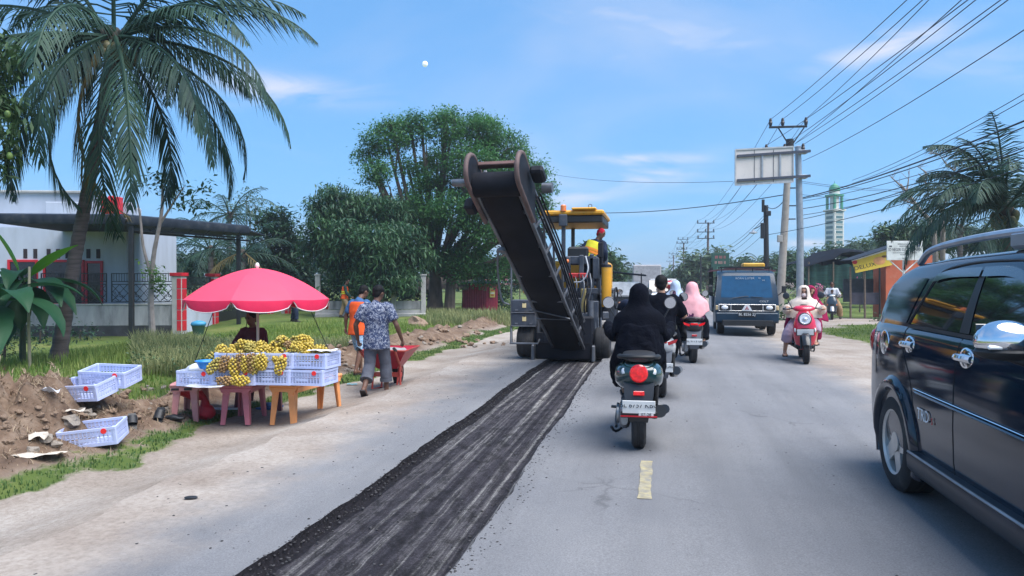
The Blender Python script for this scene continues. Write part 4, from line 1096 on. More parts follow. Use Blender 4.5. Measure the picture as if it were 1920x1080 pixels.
def palm(name, label, base, top, crown_len, n_f, seed, dead=2, leaf=None, trunk_r=(.19, .13), curve=.0, lw=.75, nuts=9, spec=None, group='coconut palms', nl=44):
    rr = random.Random(seed); leaf = leaf or L_PALM
    t = thing(name, label, 'palm tree', base, 0, group); tp = Vector(top) - Vector(base)
    if tp.length > .8:
        pts = sp([(0, 0, -.1), (tp.x * .22 - curve, tp.y * .3, tp.z * .33), (tp.x * .62 - curve * .6, tp.y * .6, tp.z * .66), tp], 60)
        rs = []
        for i in range(60):
            u = i / 59; rs.append((trunk_r[0] * (1 + .35 * math.exp(-u * 14)) * (1 - u) + trunk_r[1] * u) * (1.05 if i % 2 else .97))
        MB().tube(pts, rs, 14).build('trunk', PBARK, t, smooth=50)
    hb = MB()
    for i in range(14):
        a = rr.uniform(0, 6.28); e = rr.uniform(-.2, 1.1)
        hb.tube([tp + Vector((0, 0, -.25)), tp + Vector((math.cos(a) * .22, math.sin(a) * .22, .05 + .2 * e))], [.12, .04], 6)
    hb.ell(tp + Vector((0, 0, -.05)), (.22, .22, .35), 10, 8)
    hb.build('crown_heart', mat('palm_heart', (.05, .04, .03), .95, var=.3), t)
    fl = spec if spec else [(i * 2.399 + rr.uniform(-.2, .2), 1.25 - 2.0 * (i / n_f) ** .9 + rr.uniform(-.1, .1)) for i in range(n_f)]
    for i, (az, el) in enumerate(fl):
        mb = MB(); dr = i >= len(fl) - dead
        frond(mb, tp + Vector((math.cos(az) * .12, math.sin(az) * .12, .08)), az, el, crown_len * rr.uniform(.85, 1.08), rr.uniform(1.0, 1.5), nl, lw, rr, hang=.55 if el > 0 else .8)
        mb.build('frond', L_DRY if dr else leaf, t, smooth=None)
    for i in range(nuts):
        a = rr.uniform(0, 6.28); r = rr.uniform(.2, .38)
        MB().ell(tp + Vector((math.cos(a) * r, math.sin(a) * r, rr.uniform(-.45, -.12))), (.10, .10, .13), 10, 7).build('coconut', COCO, t)
    return t
CR, CU = Vector((math.cos(YAW), math.sin(YAW), 0)), Vector((0, 0, 1))
def azv(dx, toward=0.0):   # azimuth of a frond leaving to image right (dx=1) or left (-1), leaning towards the viewer by toward
    v = CR * dx - Vector((-math.sin(YAW), math.cos(YAW), 0)) * toward
    return math.atan2(v.y, v.x)
dp_ = 14.6
pb_ = at(106, 668, dp_); pb_.z = -.18
pt_ = at(214, 78, dp_)
spec = [(azv(.1, .2), 1.35), (azv(-.5, .3), 1.1), (azv(.6, -.5), 1.15), (azv(1, .15), .95), (azv(-1, -.2), .9), (azv(-1, .5), .75), (azv(-.9, .2), .45), (azv(1, -.35), .70), (azv(1, .1), .42),
        (azv(.9, .5), .30), (azv(1, -.1), -.02), (azv(.85, .55), -.20), (azv(-1, -.3), .2), (azv(-.8, .7), -.1), (azv(-.9, -.2), -.42), (azv(-.55, .7), -.6), (azv(.55, .8), -.55), (azv(.7, -.7), -.4),
        (azv(-.35, -.9), -.3), (azv(.12, .7), -1.05), (azv(-.7, .3), -.85), (azv(-1, .2), .05), (azv(.2, 1), .1), (azv(-.2, -1), .4), (azv(.5, -.9), .3), (azv(1, .3), .15), (azv(.9, -.5), -.25), (azv(1, .0), .62), (azv(-1, .4), -.2), (azv(-.9, -.5), .65), (azv(.3, -.9), -.7), (azv(-.15, .9), -.5), (azv(.95, .35), -.38), (azv(-.45, .5), -1.1)]
palm('coconut_palm', 'tall coconut palm with ringed leaning trunk in front of the white house', pb_, pt_, 4.15, 0, 5, dead=1, spec=spec, curve=-.12, trunk_r=(.135, .10), nuts=14, lw=.80, nl=64)
dr_ = 21.0
pb2 = at(1905, 560, dr_); pb2.z = -.15
palm('coconut_palm', 'coconut palm with brown nuts rising behind the black car roof', pb2, at(1885, 395, dr_), 3.3, 0, 9, dead=0, nuts=16, lw=.8, nl=50,
     spec=[(azv(-.2, .2), 1.45), (azv(-.6, .3), 1.15), (azv(.5, .3), 1.2), (azv(-1, .1), .85), (azv(-1, -.3), .55), (azv(-1, .3), .25), (azv(-.9, -.1), .0), (azv(.9, 0), .6), (azv(.6, -.6), .8), (azv(.3, .9), .5), (azv(-.3, .9), .3), (azv(-.3, -.9), .7), (azv(1, .3), .2), (azv(.2, -.5), 1.3), (azv(-.75, .55), -.35), (azv(-.95, .5), .55), (azv(-.8, -.5), .3), (azv(-1, 0), .42), (azv(-.5, .8), .9), (azv(.1, .9), .8), (azv(-.6, -.8), 1.0), (azv(-.9, .4), 1.0), (azv(.4, -.8), .5), (azv(-1, .2), 1.2), (azv(-.7, .7), .6), (azv(-1, -.5), .75), (azv(.8, .6), .7), (azv(-.4, -.4), 1.35), (azv(-.95, .1), .15), (azv(-.3, .7), -.7)])
for i, (px, py, d, ln, lb_) in enumerate(((395, 470, 38, 3.2, 'young coconut palm seen through the carport'), (455, 478, 36, 2.9, 'young palm with yellowing fronds behind the carport post'), (310, 480, 40, 3.0, 'young palm behind the slim tree in the drive'),
                                          (430, 405, 44, 3.2, 'palm crown rising above the carport roof end'), (1625, 478, 72, 3.2, 'far palm crown right of the minaret'), (1590, 482, 80, 3.0, 'far small palm at the minaret foot'),
                                          (1430, 500, 88, 3.4, 'hazy palm beyond the black pole'), (545, 470, 42, 2.8, 'palm fronds between the dark trees'), (1800, 430, 40, 3.0, 'palm crown behind the car roof rail'))):
    b_ = at(px, 545, d); b_.z = -.15
    palm('coconut_palm', lb_, b_, at(px, py, d), ln, 15, 60 + i, dead=3 if i == 1 else 1, nuts=0, lw=.7, nl=26, group='background palms', trunk_r=(.16, .12))
# bare tree left of the right palm
bt2 = at(1752, 545, 24); bt2.z = -.15
t = thing('bare_tree', 'leafless grey tree between the school sign and the right palm', 'tree', bt2, 0)
def bl(px, py, d=24): return at(px, py, d) - bt2
MB().tube(sp([(0, 0, 0), bl(1752, 440), bl(1725, 395), bl(1700, 360), bl(1688, 345)], 12), [.10 - .0065 * i for i in range(12)], 8).build('trunk', GREYB, t)
MB().tube(sp([(.3, .2, 0), bl(1768, 430), bl(1766, 400), bl(1762, 380)], 8), [.09 - .006 * i for i in range(8)], 8).build('trunk', GREYB, t)
br = MB(); rr = random.Random(4)
for a, b in (((1712, 378), (1690, 352)), ((1700, 360), (1668, 330)), ((1700, 360), (1705, 325)), ((1715, 382), (1685, 372)), ((1766, 400), (1790, 320)), ((1790, 320), (1762, 290)), ((1740, 350), (1722, 325)), ((1766, 400), (1742, 352)), ((1790, 320), (1800, 300)), ((1725, 395), (1700, 390)), ((1762, 290), (1740, 288)), ((1740, 330), (1720, 312))):
    A, B = bl(*a), bl(*b); br.tube([A, A.lerp(B, .5) + Vector((rr.uniform(-.08, .08), 0, rr.uniform(-.08, .08))), B], [.035, .025, .008], 5)
    for k in range(4):
        C_ = A.lerp(B, rr.uniform(.4, 1)); br.tube([C_, C_ + Vector((rr.uniform(-.45, .35), 0, rr.uniform(.0, .4)))], [.010, .004], 4)
o = br.build('branches', GREYB, t); o['kind'] = 'stuff'
# slim tree in front of the garden wall
ds = 18.6; bs = at(288, 636, ds); bs.z = -.32
t = thing('slim_tree', 'slim pale-barked tree with a sparse dark crown in front of the garden wall', 'tree', bs, 0)
def sl_(px, py, d=ds): return at(px, py, d) - bs
MB().tube(sp([(0, 0, 0), sl_(283, 560), sl_(288, 480), sl_(303, 400), sl_(305, 345)], 14), [.085 - .0045 * i for i in range(14)], 9).build('trunk', GREYB, t)
MB().tube(sp([sl_(284, 520), sl_(268, 460), sl_(262, 400), sl_(248, 345)], 10), [.045 - .003 * i for i in range(10)], 7).build('limb', GREYB, t)
MB().tube(sp([sl_(300, 420), sl_(322, 385), sl_(345, 350)], 8), [.035 - .003 * i for i in range(8)], 6).build('limb', GREYB, t)
rng = np.random.default_rng(77)
C = clumps([(tuple(sl_(x, y)), (r * ds / FPX, r * ds / FPX, r * ds / FPX * .8)) for x, y, r in ((310, 345, 32), (345, 345, 34), (375, 350, 26), (280, 345, 24), (340, 380, 24), (375, 385, 18))], 22, rng, .2)
V, F = leaves_np(C, .16, 14, .13, rng, 2.2, .4); o = np_mesh('crown', V, F, L_DARK, t); o['kind'] = 'stuff'
C = clumps([(tuple(sl_(x, y)), (r * ds / FPX, r * ds / FPX, r * ds / FPX)) for x, y, r in ((285, 520, 22), (280, 505, 18), (295, 540, 18))], 60, rng, .1)
V, F = leaves_np(C, .10, 26, .10, rng, 2.0, .1); o = np_mesh('shoot_leaves', V, F, L_BRIGHT, t); o['kind'] = 'stuff'
# leafy bough of the mango at the left edge
dn = 12.5; bn_ = at(-140, 690, dn); bn_.z = -.2
tree('fruit_tree', 'leafy fruit tree reaching into the left edge of the view', bn_, pxl([(-15, 120, 46), (-10, 200, 46), (5, 240, 34, -.5), (-10, 290, 40), (-60, 180, 80), (0, 90, 28), (-70, 300, 60), (-80, 60, 70), (-190, 120, 110), (-170, 260, 90), (-260, 220, 120)], dn, bn_), L_MID, .20, per=90, nleaf=22, spread=.13, trunk=(.2, .08), seed=31, aspect=3.6, droop=.8, fork=.5)  # crown lobes out of view on the left are added to shade the house
ft = bpy.data.objects['fruit_tree']
for px, py in ((14, 214), (18, 292)):
    MB().ell(at(px, py, dn - .6) - bn_, (.045, .045, .06), 10, 8).build('fruit', mat('green_fruit', (.14, .22, .05), .5), ft)
# banana plants
BAN_L = leafmat('banana_leaf', (.018, .075, .036), (.035, .12, .05), .3, .5)
BAN_B = leafmat('banana_leaf_bright', (.07, .24, .02), (.13, .34, .03), .45, .35)
def banana_leaf(parent, o, az, el, length, width, droop, m, name='leaf'):
    d = Vector((math.cos(az), math.sin(az), 0)); side = Vector((-d.y, d.x, 0)); p = Vector(o); e = el; rows = []; n = 12
    for i in range(n + 1):
        t = i / n; w = width * (math.sin(math.pi * min(1, max(0, (t - .16) / .84)) ** .75) if t > .16 else 0) + .012
        up = (d * -math.sin(e) + Vector((0, 0, math.cos(e))))
        rag = random.uniform(.86, 1.06)
        rows.append([p - side * w * rag + up * w * .22, p - side * w * .5 + up * w * .05, p.copy() - up * .01, p + side * w * .5 + up * w * .05, p + side * w * random.uniform(.86, 1.06) + up * w * .22])
        p = p + (d * math.cos(e) + Vector((0, 0, math.sin(e)))) * (length / n); e -= droop / n * (.4 + 1.2 * t)
    return MB().loft(rows, False, False).build(name, m, parent, smooth=60)
BSTEM = mat('banana_stem', (.05, .07, .03), .6, var=.3)
db = 14.0
for k, (px, py, lb_, lv) in enumerate(((42, 672, 'banana plant with a bright young leaf left of the palm trunk', [(azv(.9, .25), .62, 1.45, .17, .35, 1), (azv(-.6, .3), 1.2, 1.3, .17, .3, 1), (azv(-.8, .5), .5, 1.5, .2, 1.2, 0), (azv(.9, .6), .2, 1.6, .22, 1.5, 0), (azv(.3, 1), .2, 1.5, .22, 1.9, 0), (azv(-.3, .9), .1, 1.4, .22, 1.9, 0), (azv(.8, -.4), .2, 1.5, .22, 1.6, 0), (azv(.7, .6), -.3, 1.4, .2, 1.1, 0), (azv(-.1, 1), -.5, 1.3, .2, .9, 0), (azv(.5, .9), -.6, 1.2, .2, .7, 0), (azv(.15, 1), -.9, 1.3, .22, .5, 0), (azv(-.5, .8), -.7, 1.3, .2, .6, 0), (azv(.9, .3), .0, 1.5, .2, 1.3, 0), (azv(.35, .95), .6, 1.3, .2, 2.2, 0), (azv(.0, 1), .3, 1.3, .22, 2.0, 0)]),
                                     (-12, 690, 'dark banana clump at the left picture edge', [(azv(.8, .6), .5, 1.6, .24, 1.8, 0), (azv(.9, .1), .2, 1.6, .24, 1.9, 0), (azv(.4, .9), .6, 1.6, .24, 2.0, 0), (azv(.9, -.3), .6, 1.5, .22, 1.6, 0), (azv(-.4, .9), .3, 1.5, .24, 1.9, 0), (azv(.6, .8), -.2, 1.5, .24, 1.3, 0), (azv(.1, 1), -.2, 1.6, .24, 1.5, 0)]))):
    b_ = at(px, py, db - k); b_.z = -.2
    t = thing('banana_plant', lb_, 'plant', b_, 0)
    hs_ = at(px, 520 + 35 * k, db).z + .2
    MB().tube([(0, 0, 0), (.02, 0, hs_ * .6), (.05, 0, hs_)], [.06, .05, .035], 10).build('stem', BSTEM, t)
    for az, el, ln, wd, dr, br_ in lv: banana_leaf(t, (.05, 0, hs_ - .1), az, el, ln, wd, dr, BAN_B if br_ else BAN_L)
b_ = at(56, 672, 13.0); b_.z = -.2
t = tag(MB().tube([(0, 0, 0), (-.02, 0, .9), (.0, 0, at(54, 500, 13).z + .2)], [.028, .026, .02], 8).build('bamboo_pole', mat('bamboo', (.30, .27, .18), .6), None), 'thin bamboo pole standing among the banana leaves', 'pole')
t.location = b_
# ---- grass and weeds
def blades(name, label, pts, hgt, leaf, rng, wid=.006, lean=.45, kind='stuff', cat='grass'):
    P = np.asarray(pts, np.float32); n = len(P); az = rng.uniform(0, 6.28, n); h = (hgt if np.ndim(hgt) else np.full(n, hgt)) * rng.uniform(.5, 1.3, n); ln = rng.uniform(.1, lean, n) * h
    d = np.stack([np.cos(az), np.sin(az), np.zeros(n)], 1); s = np.stack([-np.sin(az), np.cos(az), np.zeros(n)], 1) * (wid * rng.uniform(.7, 1.4, n))[:, None]
    up = np.array([0, 0, 1.0]); m = P + d * (ln * .35)[:, None] + up * (h * .62)[:, None]; tp = P + d * ln[:, None] * 1.15 + up * h[:, None]
    V = np.stack([P - s, P + s, m + s * .7, m - s * .7, tp], 1).reshape(-1, 3); i = np.arange(n)[:, None] * 5
    F = np.concatenate([i + np.array([[0, 1, 2]]), i + np.array([[0, 2, 3]]), i + np.array([[3, 2, 4]])], 1).reshape(-1, 3)
    return tag(np_mesh(name, V, F, leaf), label, cat, kind=kind)
L_GRASS = leafmat('grass_blade', (.10, .20, .03), (.29, .34, .09), .35, .6)
L_GRASSD = leafmat('low_grass_blade', (.05, .12, .035), (.13, .20, .06), .3, .7)  # duller green for the short grass on the shoulder edge
L_WEED = leafmat('weed', (.14, .19, .07), (.36, .36, .17), .4, .8)
rng = np.random.default_rng(123)
pts, hs2 = [], []
while len(pts) < 42000:
    if rng.random() < .75: x, y = rng.uniform(-14.5, -6.3), rng.uniform(6.5, 24)
    else: x, y = rng.uniform(-13, -5.5), rng.uniform(20, 40)
    if dirt_mask(x, y) > .35 + .3 * rng.random(): continue
    if y > 27 and x < -9.5 - (y - 27) * .2: continue
    pts.append((x, y, gz(x, y) - .01)); hs2.append((.09 + .10 * max(0, nz(x, y, .5, 51))) * (1 + .6 * smoothstep(-7, -9.5, x)))
blades('verge_grass', 'long green grass covering the left verge', pts, np.array(hs2), L_GRASS, rng, .008)
pts, hs2 = [], []
while len(pts) < 9000:
    x, y = rng.uniform(-6, -4.3), rng.uniform(3, 30)
    m_ = dirt_mask(x, y)
    if m_ > .5 or x > -4.35: continue
    pts.append((x, y, gz(x, y) - .005)); hs2.append(.04)
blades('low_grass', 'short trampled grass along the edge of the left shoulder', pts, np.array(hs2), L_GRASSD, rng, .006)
pts = []
while len(pts) < 9000:
    x, y = rng.uniform(4.6, 14), rng.uniform(12, 29)
    if dirt_mask(x, y) > .5: continue
    pts.append((x, y, gz(x, y) - .005))
blades('lawn_grass', 'short grass patch beside the right hand dirt track', pts, .06, L_GRASS, rng, .012)
# weeds: the pale flowering bank behind the fruit stall and the strip beyond
pts, hs2 = [], []
for i in range(15000):
    px = rng.uniform(250, 460) if i % 3 else rng.uniform(560, 690); d = rng.uniform(12.2, 18)
    p = at(px, 600, d); x, y = p.x, p.y
    if x > -6.6: continue
    pts.append((x, y, gz(x, y) - .02)); hs2.append(.34 * (1 + .5 * nz(x, y, .9, 61)))
blades('roadside_weeds', 'pale flowering weeds on the bank behind the fruit stall', pts, np.array(hs2), L_WEED, rng, .010, .6, cat='weeds')
C = np.array([(p[0], p[1], p[2] + rng.uniform(.05, .30)) for p in pts[::14]])
V, F = leaves_np(C, .06, 7, .07, rng, 2.0, .0); tag(np_mesh('weed_leaves', V, F, L_MID), 'small weed leaves among the stems behind the fruit stall', 'weeds', kind='stuff')
pts = []
for i in range(6000):
    px = rng.uniform(800, 965); d = rng.uniform(27, 35); p = at(px, 600, d)
    pts.append((p.x, p.y, gz(p.x, p.y) - .02))
blades('dry_grass', 'tall dry grass in front of the maroon kiosk', pts, .32, L_WEED, rng, .014, .5)
pts = [(x, y, gz(x, y) - .005) for x, y in zip(rng.normal(-6.4, .8, 7000), rng.normal(6.2, 1.0, 7000)) if berm(x, y) > .07]
blades('straw', 'dry straw and roots strewn over the left spoil heap', pts, .05, leafmat('straw', (.20, .14, .09), (.40, .31, .21), .1, .9), rng, .004, 3.2, cat='straw')
# shrubs on the right with blossom
L_PINK = leafmat('pink_blossom', (.55, .06, .22), (.75, .25, .45), .3, .6)
L_WHT = leafmat('pale_blossom', (.45, .38, .36), (.6, .5, .5), .3, .6)
for i, (px, py, r, d, lf, lb_) in enumerate(((1612, 535, 13, 38, L_PINK, 'bright pink bougainvillea left of the stall posts'), (1478, 545, 16, 40, L_WHT, 'pale flowering shrub beside the leaning pole'), (1545, 545, 14, 40, L_WHT, 'pale flowering shrub behind the father and child'),
                                             (1640, 545, 12, 36, L_PINK, 'pink flowering shrub under the yellow banner'), (1530, 540, 8, 40, L_PINK, 'small pink shrub behind the maroon headscarf'))):
    b_ = at(px, 560, d); b_.z = -.15
    t = thing('flowering_shrub', lb_, 'shrub', b_, 0, 'flowering shrubs on the right')
    rg = np.random.default_rng(200 + i); rm = r * d / FPX; zc = at(px, py, d).z + .15
    C = clumps([((0, 0, zc), (rm, rm, rm * .8)), ((rm * .8, 0, zc - rm * .5), (rm * .7, rm * .7, rm * .7)), ((-rm * .8, 0, zc - rm * .4), (rm * .7, rm * .7, rm * .7)), ((0, 0, zc * .5), (rm, rm, zc * .5))], 60, rg, .2)
    V, F = leaves_np(C, .13, 10, .12, rg); o = np_mesh('foliage', V, F, L_MID, t); o['kind'] = 'stuff'
    C = clumps([((0, -.1, zc + .05), (rm, rm, rm * .8)), ((rm * .8, -.1, zc - rm * .4), (rm * .6, rm * .6, rm * .6))], 70, rg, .7)
    V, F = leaves_np(C, .10, 12, .10, rg, 1.5); o = np_mesh('blossom', V, F, lf, t); o['kind'] = 'stuff'
    MB().tube([(0, 0, 0), (.02, 0, zc * .6)], [.04, .02], 6).build('stem', BARK, t)
for i, (px, py, d, r, lb_) in enumerate(((1470, 570, 30, 20, 'green weedy bush at the foot of the sign pole'), (1420, 560, 40, 16, 'low bush behind the van roof'), (1660, 560, 29, 14, 'bush in front of the orange wall'), (1340, 545, 70, 12, 'bush at the foot of the green sign'), (975, 575, 33, 16, 'leafy bush left of the milling machine'), (935, 560, 40, 16, 'bush behind the far stall'), (8, 655, 15, 34, 'dark undergrowth bush at the left edge behind the bananas'), (75, 640, 19, 24, 'dark bush between the bananas and the palm trunk'), (150, 645, 20.5, 16, 'added dark bush filling the shade at the foot of the garden wall'), (-5, 590, 19, 40, 'tall dark bush behind the banana leaves'))):  # the bush at the wall foot is added to hold the shade there
    b_ = at(px, py, d); b_.z = -.15; rg = np.random.default_rng(300 + i); rm = r * d / FPX
    t = thing('bush', lb_, 'bush', b_, 0, 'green bushes')
    C = clumps([((0, 0, rm * .8), (rm, rm, rm)), ((rm * .9, .2, rm * .5), (rm * .7, rm * .7, rm * .6)), ((-rm * .9, 0, rm * .5), (rm * .7, rm * .7, rm * .7))], 60, rg, .3)
    V, F = leaves_np(C, .006 * d, 16, .15, rg); o = np_mesh('foliage', V, F, L_DARK if 'dark' in lb_ else L_MID, t); o['kind'] = 'stuff'
    MB().tube([(0, 0, 0), (.02, 0, rm)], [.03, .02], 6).build('stem', BARK, t)
# ------------------------------------------------------------------ vehicles
def interp(tab, x):
    if x <= tab[0][0]: return tab[0][1]
    for (a, p), (b, q) in zip(tab, tab[1:]):
        if x <= b: t = (x - a) / (b - a); t = t * t * (3 - 2 * t) * .4 + t * .6; return p + (q - p) * t
    return tab[-1][1]
CARP = mat('black_car_paint', (.003, .014, .030), .08, var=.1, coat=.25, spec=.45)
TRIMB = mat('black_trim', (.015, .016, .018), .5, var=.2)
CHROME = mat('chrome', (.80, .81, .83), .08, metal=1.0, var=.02)
CGLASS = mat('tinted_glass', (.008, .010, .013), .02, var=.05, spec=.9, coat=1.0)
TYRE = mat('tyre_rubber', (.022, .022, .024), .85, var=.25, bump=.2, dirt=(.12, .105, .09), dirt_amt=.35)
ALLOY = mat('alloy', (.62, .61, .59), .35, metal=.7, var=.08, dirt=(.3, .27, .24), dirt_amt=.3)
LAMPR = mat('red_lens', (.45, .01, .02), .15, var=.05, coat=1)
LAMPL = mat('lit_red_lens', (.62, .006, .010), .15, var=.3, scale=40, emit=.10, coat=1)
LAMPO = mat('orange_lens', (.8, .2, .03), .2, var=.05, coat=1)
LAMPW = mat('clear_lens', (.75, .77, .8), .08, var=.05, coat=1, spec=.8)
PLATEW = mat('white_plate', (.78, .78, .76), .5, var=.05)
PLATEB = mat('black_plate', (.02, .02, .022), .45)
INKB = mat('plate_ink', (.02, .02, .025), .5)
INKW = mat('plate_white_ink', (.8, .8, .8), .5)
def bool_cut(o, cutters, m):
    """cut closed meshes out of o, keep the result as plain mesh data"""
    cut = cutters.build('cut', m); md = o.modifiers.new('b', 'BOOLEAN'); md.operation = 'DIFFERENCE'; md.object = cut; md.solver = 'EXACT'; md.material_mode = 'TRANSFER'
    dg = bpy.context.evaluated_depsgraph_get(); me = bpy.data.meshes.new_from_object(o.evaluated_get(dg)); o.modifiers.clear(); o.data = me
    bpy.data.objects.remove(cut); me.polygons.foreach_set('use_smooth', [True] * len(me.polygons)); me.set_sharp_from_angle(angle=R(30))
def wheel(parent, c, r, w, name='wheel', side=1, spokes=5, rim=None, rr=.62, hub=.2):
    """tyre + alloy rim, axle along X; side = +1 outer face on +X"""
    rot = Matrix.Rotation(R(90) * side, 3, 'Y')
    t = MB(); prof = [(r * rr, -w / 2), (r * .86, -w / 2 - .004), (r * .95, -w * .44), (r, -w * .36), (r, -w * .1), (r * .985, -w * .09), (r * .985, -w * .05), (r, -w * .04), (r, w * .04), (r * .985, w * .05), (r * .985, w * .09), (r, w * .1), (r, w * .36), (r * .95, w * .44), (r * .86, w / 2 + .004), (r * rr, w / 2)]
    t.lathe(prof, (0, 0, 0), 40, rot, cap=False); ty = t.build(name, TYRE, parent, smooth=40); ty.location = c
    g = MB(); g.lathe([(r * rr, -w / 2), (r * rr * .97, -w * .3), (r * rr * .95, w * .1), (r * rr * .97, w * .4), (r * rr * 1.01, w * .5), (r * rr * .93, w * .44), (r * rr * .9, w * .1)], (0, 0, 0), 32, rot, cap=False)
    for k in range(spokes):
        M_ = rot @ Matrix.Rotation(2 * math.pi * k / spokes, 3, 'Z')
        g.prism([(-.055 * r / .3, r * .10), (.055 * r / .3, r * .10), (.042 * r / .3, r * rr * .95), (-.042 * r / .3, r * rr * .95)], 'z', w * .25, w * .40, M_)
    g.lathe([(.001, w * .46), (r * hub, w * .44), (r * hub, w * .2)], (0, 0, 0), 16, rot, cap=False)
    g.build('rim', rim or ALLOY, ty, smooth=35)
    d = MB(); d.lathe([(.001, w * .02), (r * rr * .9, w * .02)], (0, 0, 0), 20, rot, cap=False); d.build('brake_disc', TRIMB, ty)
    return ty
# ---------------- the black SUV, nose towards the viewer
SUV_YAW = R(180 + 0.6)
ra = Vector((1.66 + .86, 5.66, road_z(2.4)))
fwd = Vector((-math.sin(SUV_YAW), math.cos(SUV_YAW), 0))
suv_o = ra + fwd * 1.3425
suv = thing('suv', 'black sport utility car with chrome mirror passing close on the right', 'car', suv_o, SUV_YAW)
WT_ = [(-2.18, .70), (-2.10, .80), (-1.9, .845), (-1.2, .865), (0, .87), (1.2, .865), (1.8, .83), (2.1, .75), (2.26, .60)]
def sw(y): return interp(WT_, y)
LOW = [(.24, -.10), (.27, -.035), (.34, -.012), (.45, .0), (.65, .006), (.86, .003), (.99, -.006), (1.08, -.018), (1.138, -.036), (1.168, -.062)]
def zdeck(y): return interp([(-2.18, 1.08), (-2.1, 1.145), (1.2, 1.145), (1.7, 1.06), (2.1, .92), (2.26, .70)], y)
def low_x(y, z):
    f = zdeck(y) / 1.145
    for (za, xa), (zb, xb) in zip(LOW, LOW[1:]):
        if z <= zb * f: t = max(0, (z - za * f) / ((zb - za) * f)); return sw(y) + xa + (xb - xa) * t
    return sw(y) + LOW[-1][1]
def cab_x(y, z):
    t = (z - 1.145) / .455; return sw(y) - .055 - .085 * t - .05 * t * t
def zroof(y): return interp([(-2.09, 1.18), (-2.02, 1.32), (-1.92, 1.47), (-1.74, 1.555), (-1.5, 1.60), (-.8, 1.635), (0, 1.645), (.35, 1.625), (.6, 1.56), (.95, 1.36), (1.25, 1.16)], y)
ys_ = [-2.18, -2.15, -2.08, -1.95, -1.75, -1.5, -1.2, -.9, -.6, -.3, 0, .3, .6, .9, 1.2, 1.4, 1.6, 1.8, 2.0, 2.12, 2.2, 2.26]
rings = []
for y in ys_:
    f = zdeck(y) / 1.145; half = [(sw(y) + dx, z * (f if z > .3 else 1)) for z, dx in LOW]
    top = half[-1]; half += [(top[0] * .8, top[1] + .012 * f), (top[0] * .4, top[1] + .03 * f)]
    ring = [Vector((x, y, z)) for x, z in half] + [Vector((-x, y, z)) for x, z in half[::-1]]
    rings.append(ring)
b_ = MB().loft(rings).build('body', [CARP, TRIMB], suv, smooth=40, fix=True)
ct = MB()
for y in (-1.3425, 1.3425):
    for s in (-1, 1): ct.cyl((s * .55, y, .33), (s * 1.1, y, .33), .41, n=40)
bool_cut(b_, ct, TRIMB)
rings = []
for y in [-2.09, -2.05, -2.0, -1.94, -1.88, -1.8, -1.74, -1.62, -1.5, -1.2, -.9, -.6, -.3, 0, .2, .35, .5, .6, .75, .95, 1.1, 1.25]:
    zr = zroof(y); half = []
    for k in range(7):
        z = 1.13 + (max(zr, 1.19) - .045 - 1.13) * k / 6; half.append((cab_x(y, z), z))
    xe = half[-1][0]; half += [(xe - .02, zr - .018), (xe - .06, zr + .002), (xe * .7, zr + .018), (xe * .35, zr + .028)]
    rings.append([Vector((x, y, z)) for x, z in half] + [Vector((-x, y, z)) for x, z in half[::-1]])
MB().loft(rings).build('cabin_shell', CARP, suv, smooth=45, fix=True)
def patch(name, bot, top, m, off, parent, fx=cab_x, rows=5, n=14, side=1, thick=0.0):
    """panel lying on the car side between a lower and an upper edge given in (y,z)"""
    B, T = sp([(0, *p) for p in bot], n), sp([(0, *p) for p in top], n); rg = []
    for i in range(n):
        rg.append([Vector((side * (fx((p := B[i].lerp(T[i], k / rows)).y, p.z) + off), p.y, p.z)) for k in range(rows + 1)])
    o = MB().loft(rg if side < 0 else rg[::-1], False, False).build(name, m, parent, smooth=60)
    if thick:
        sd = o.modifiers.new('s', 'SOLIDIFY'); sd.thickness = thick; sd.offset = -1
    return o
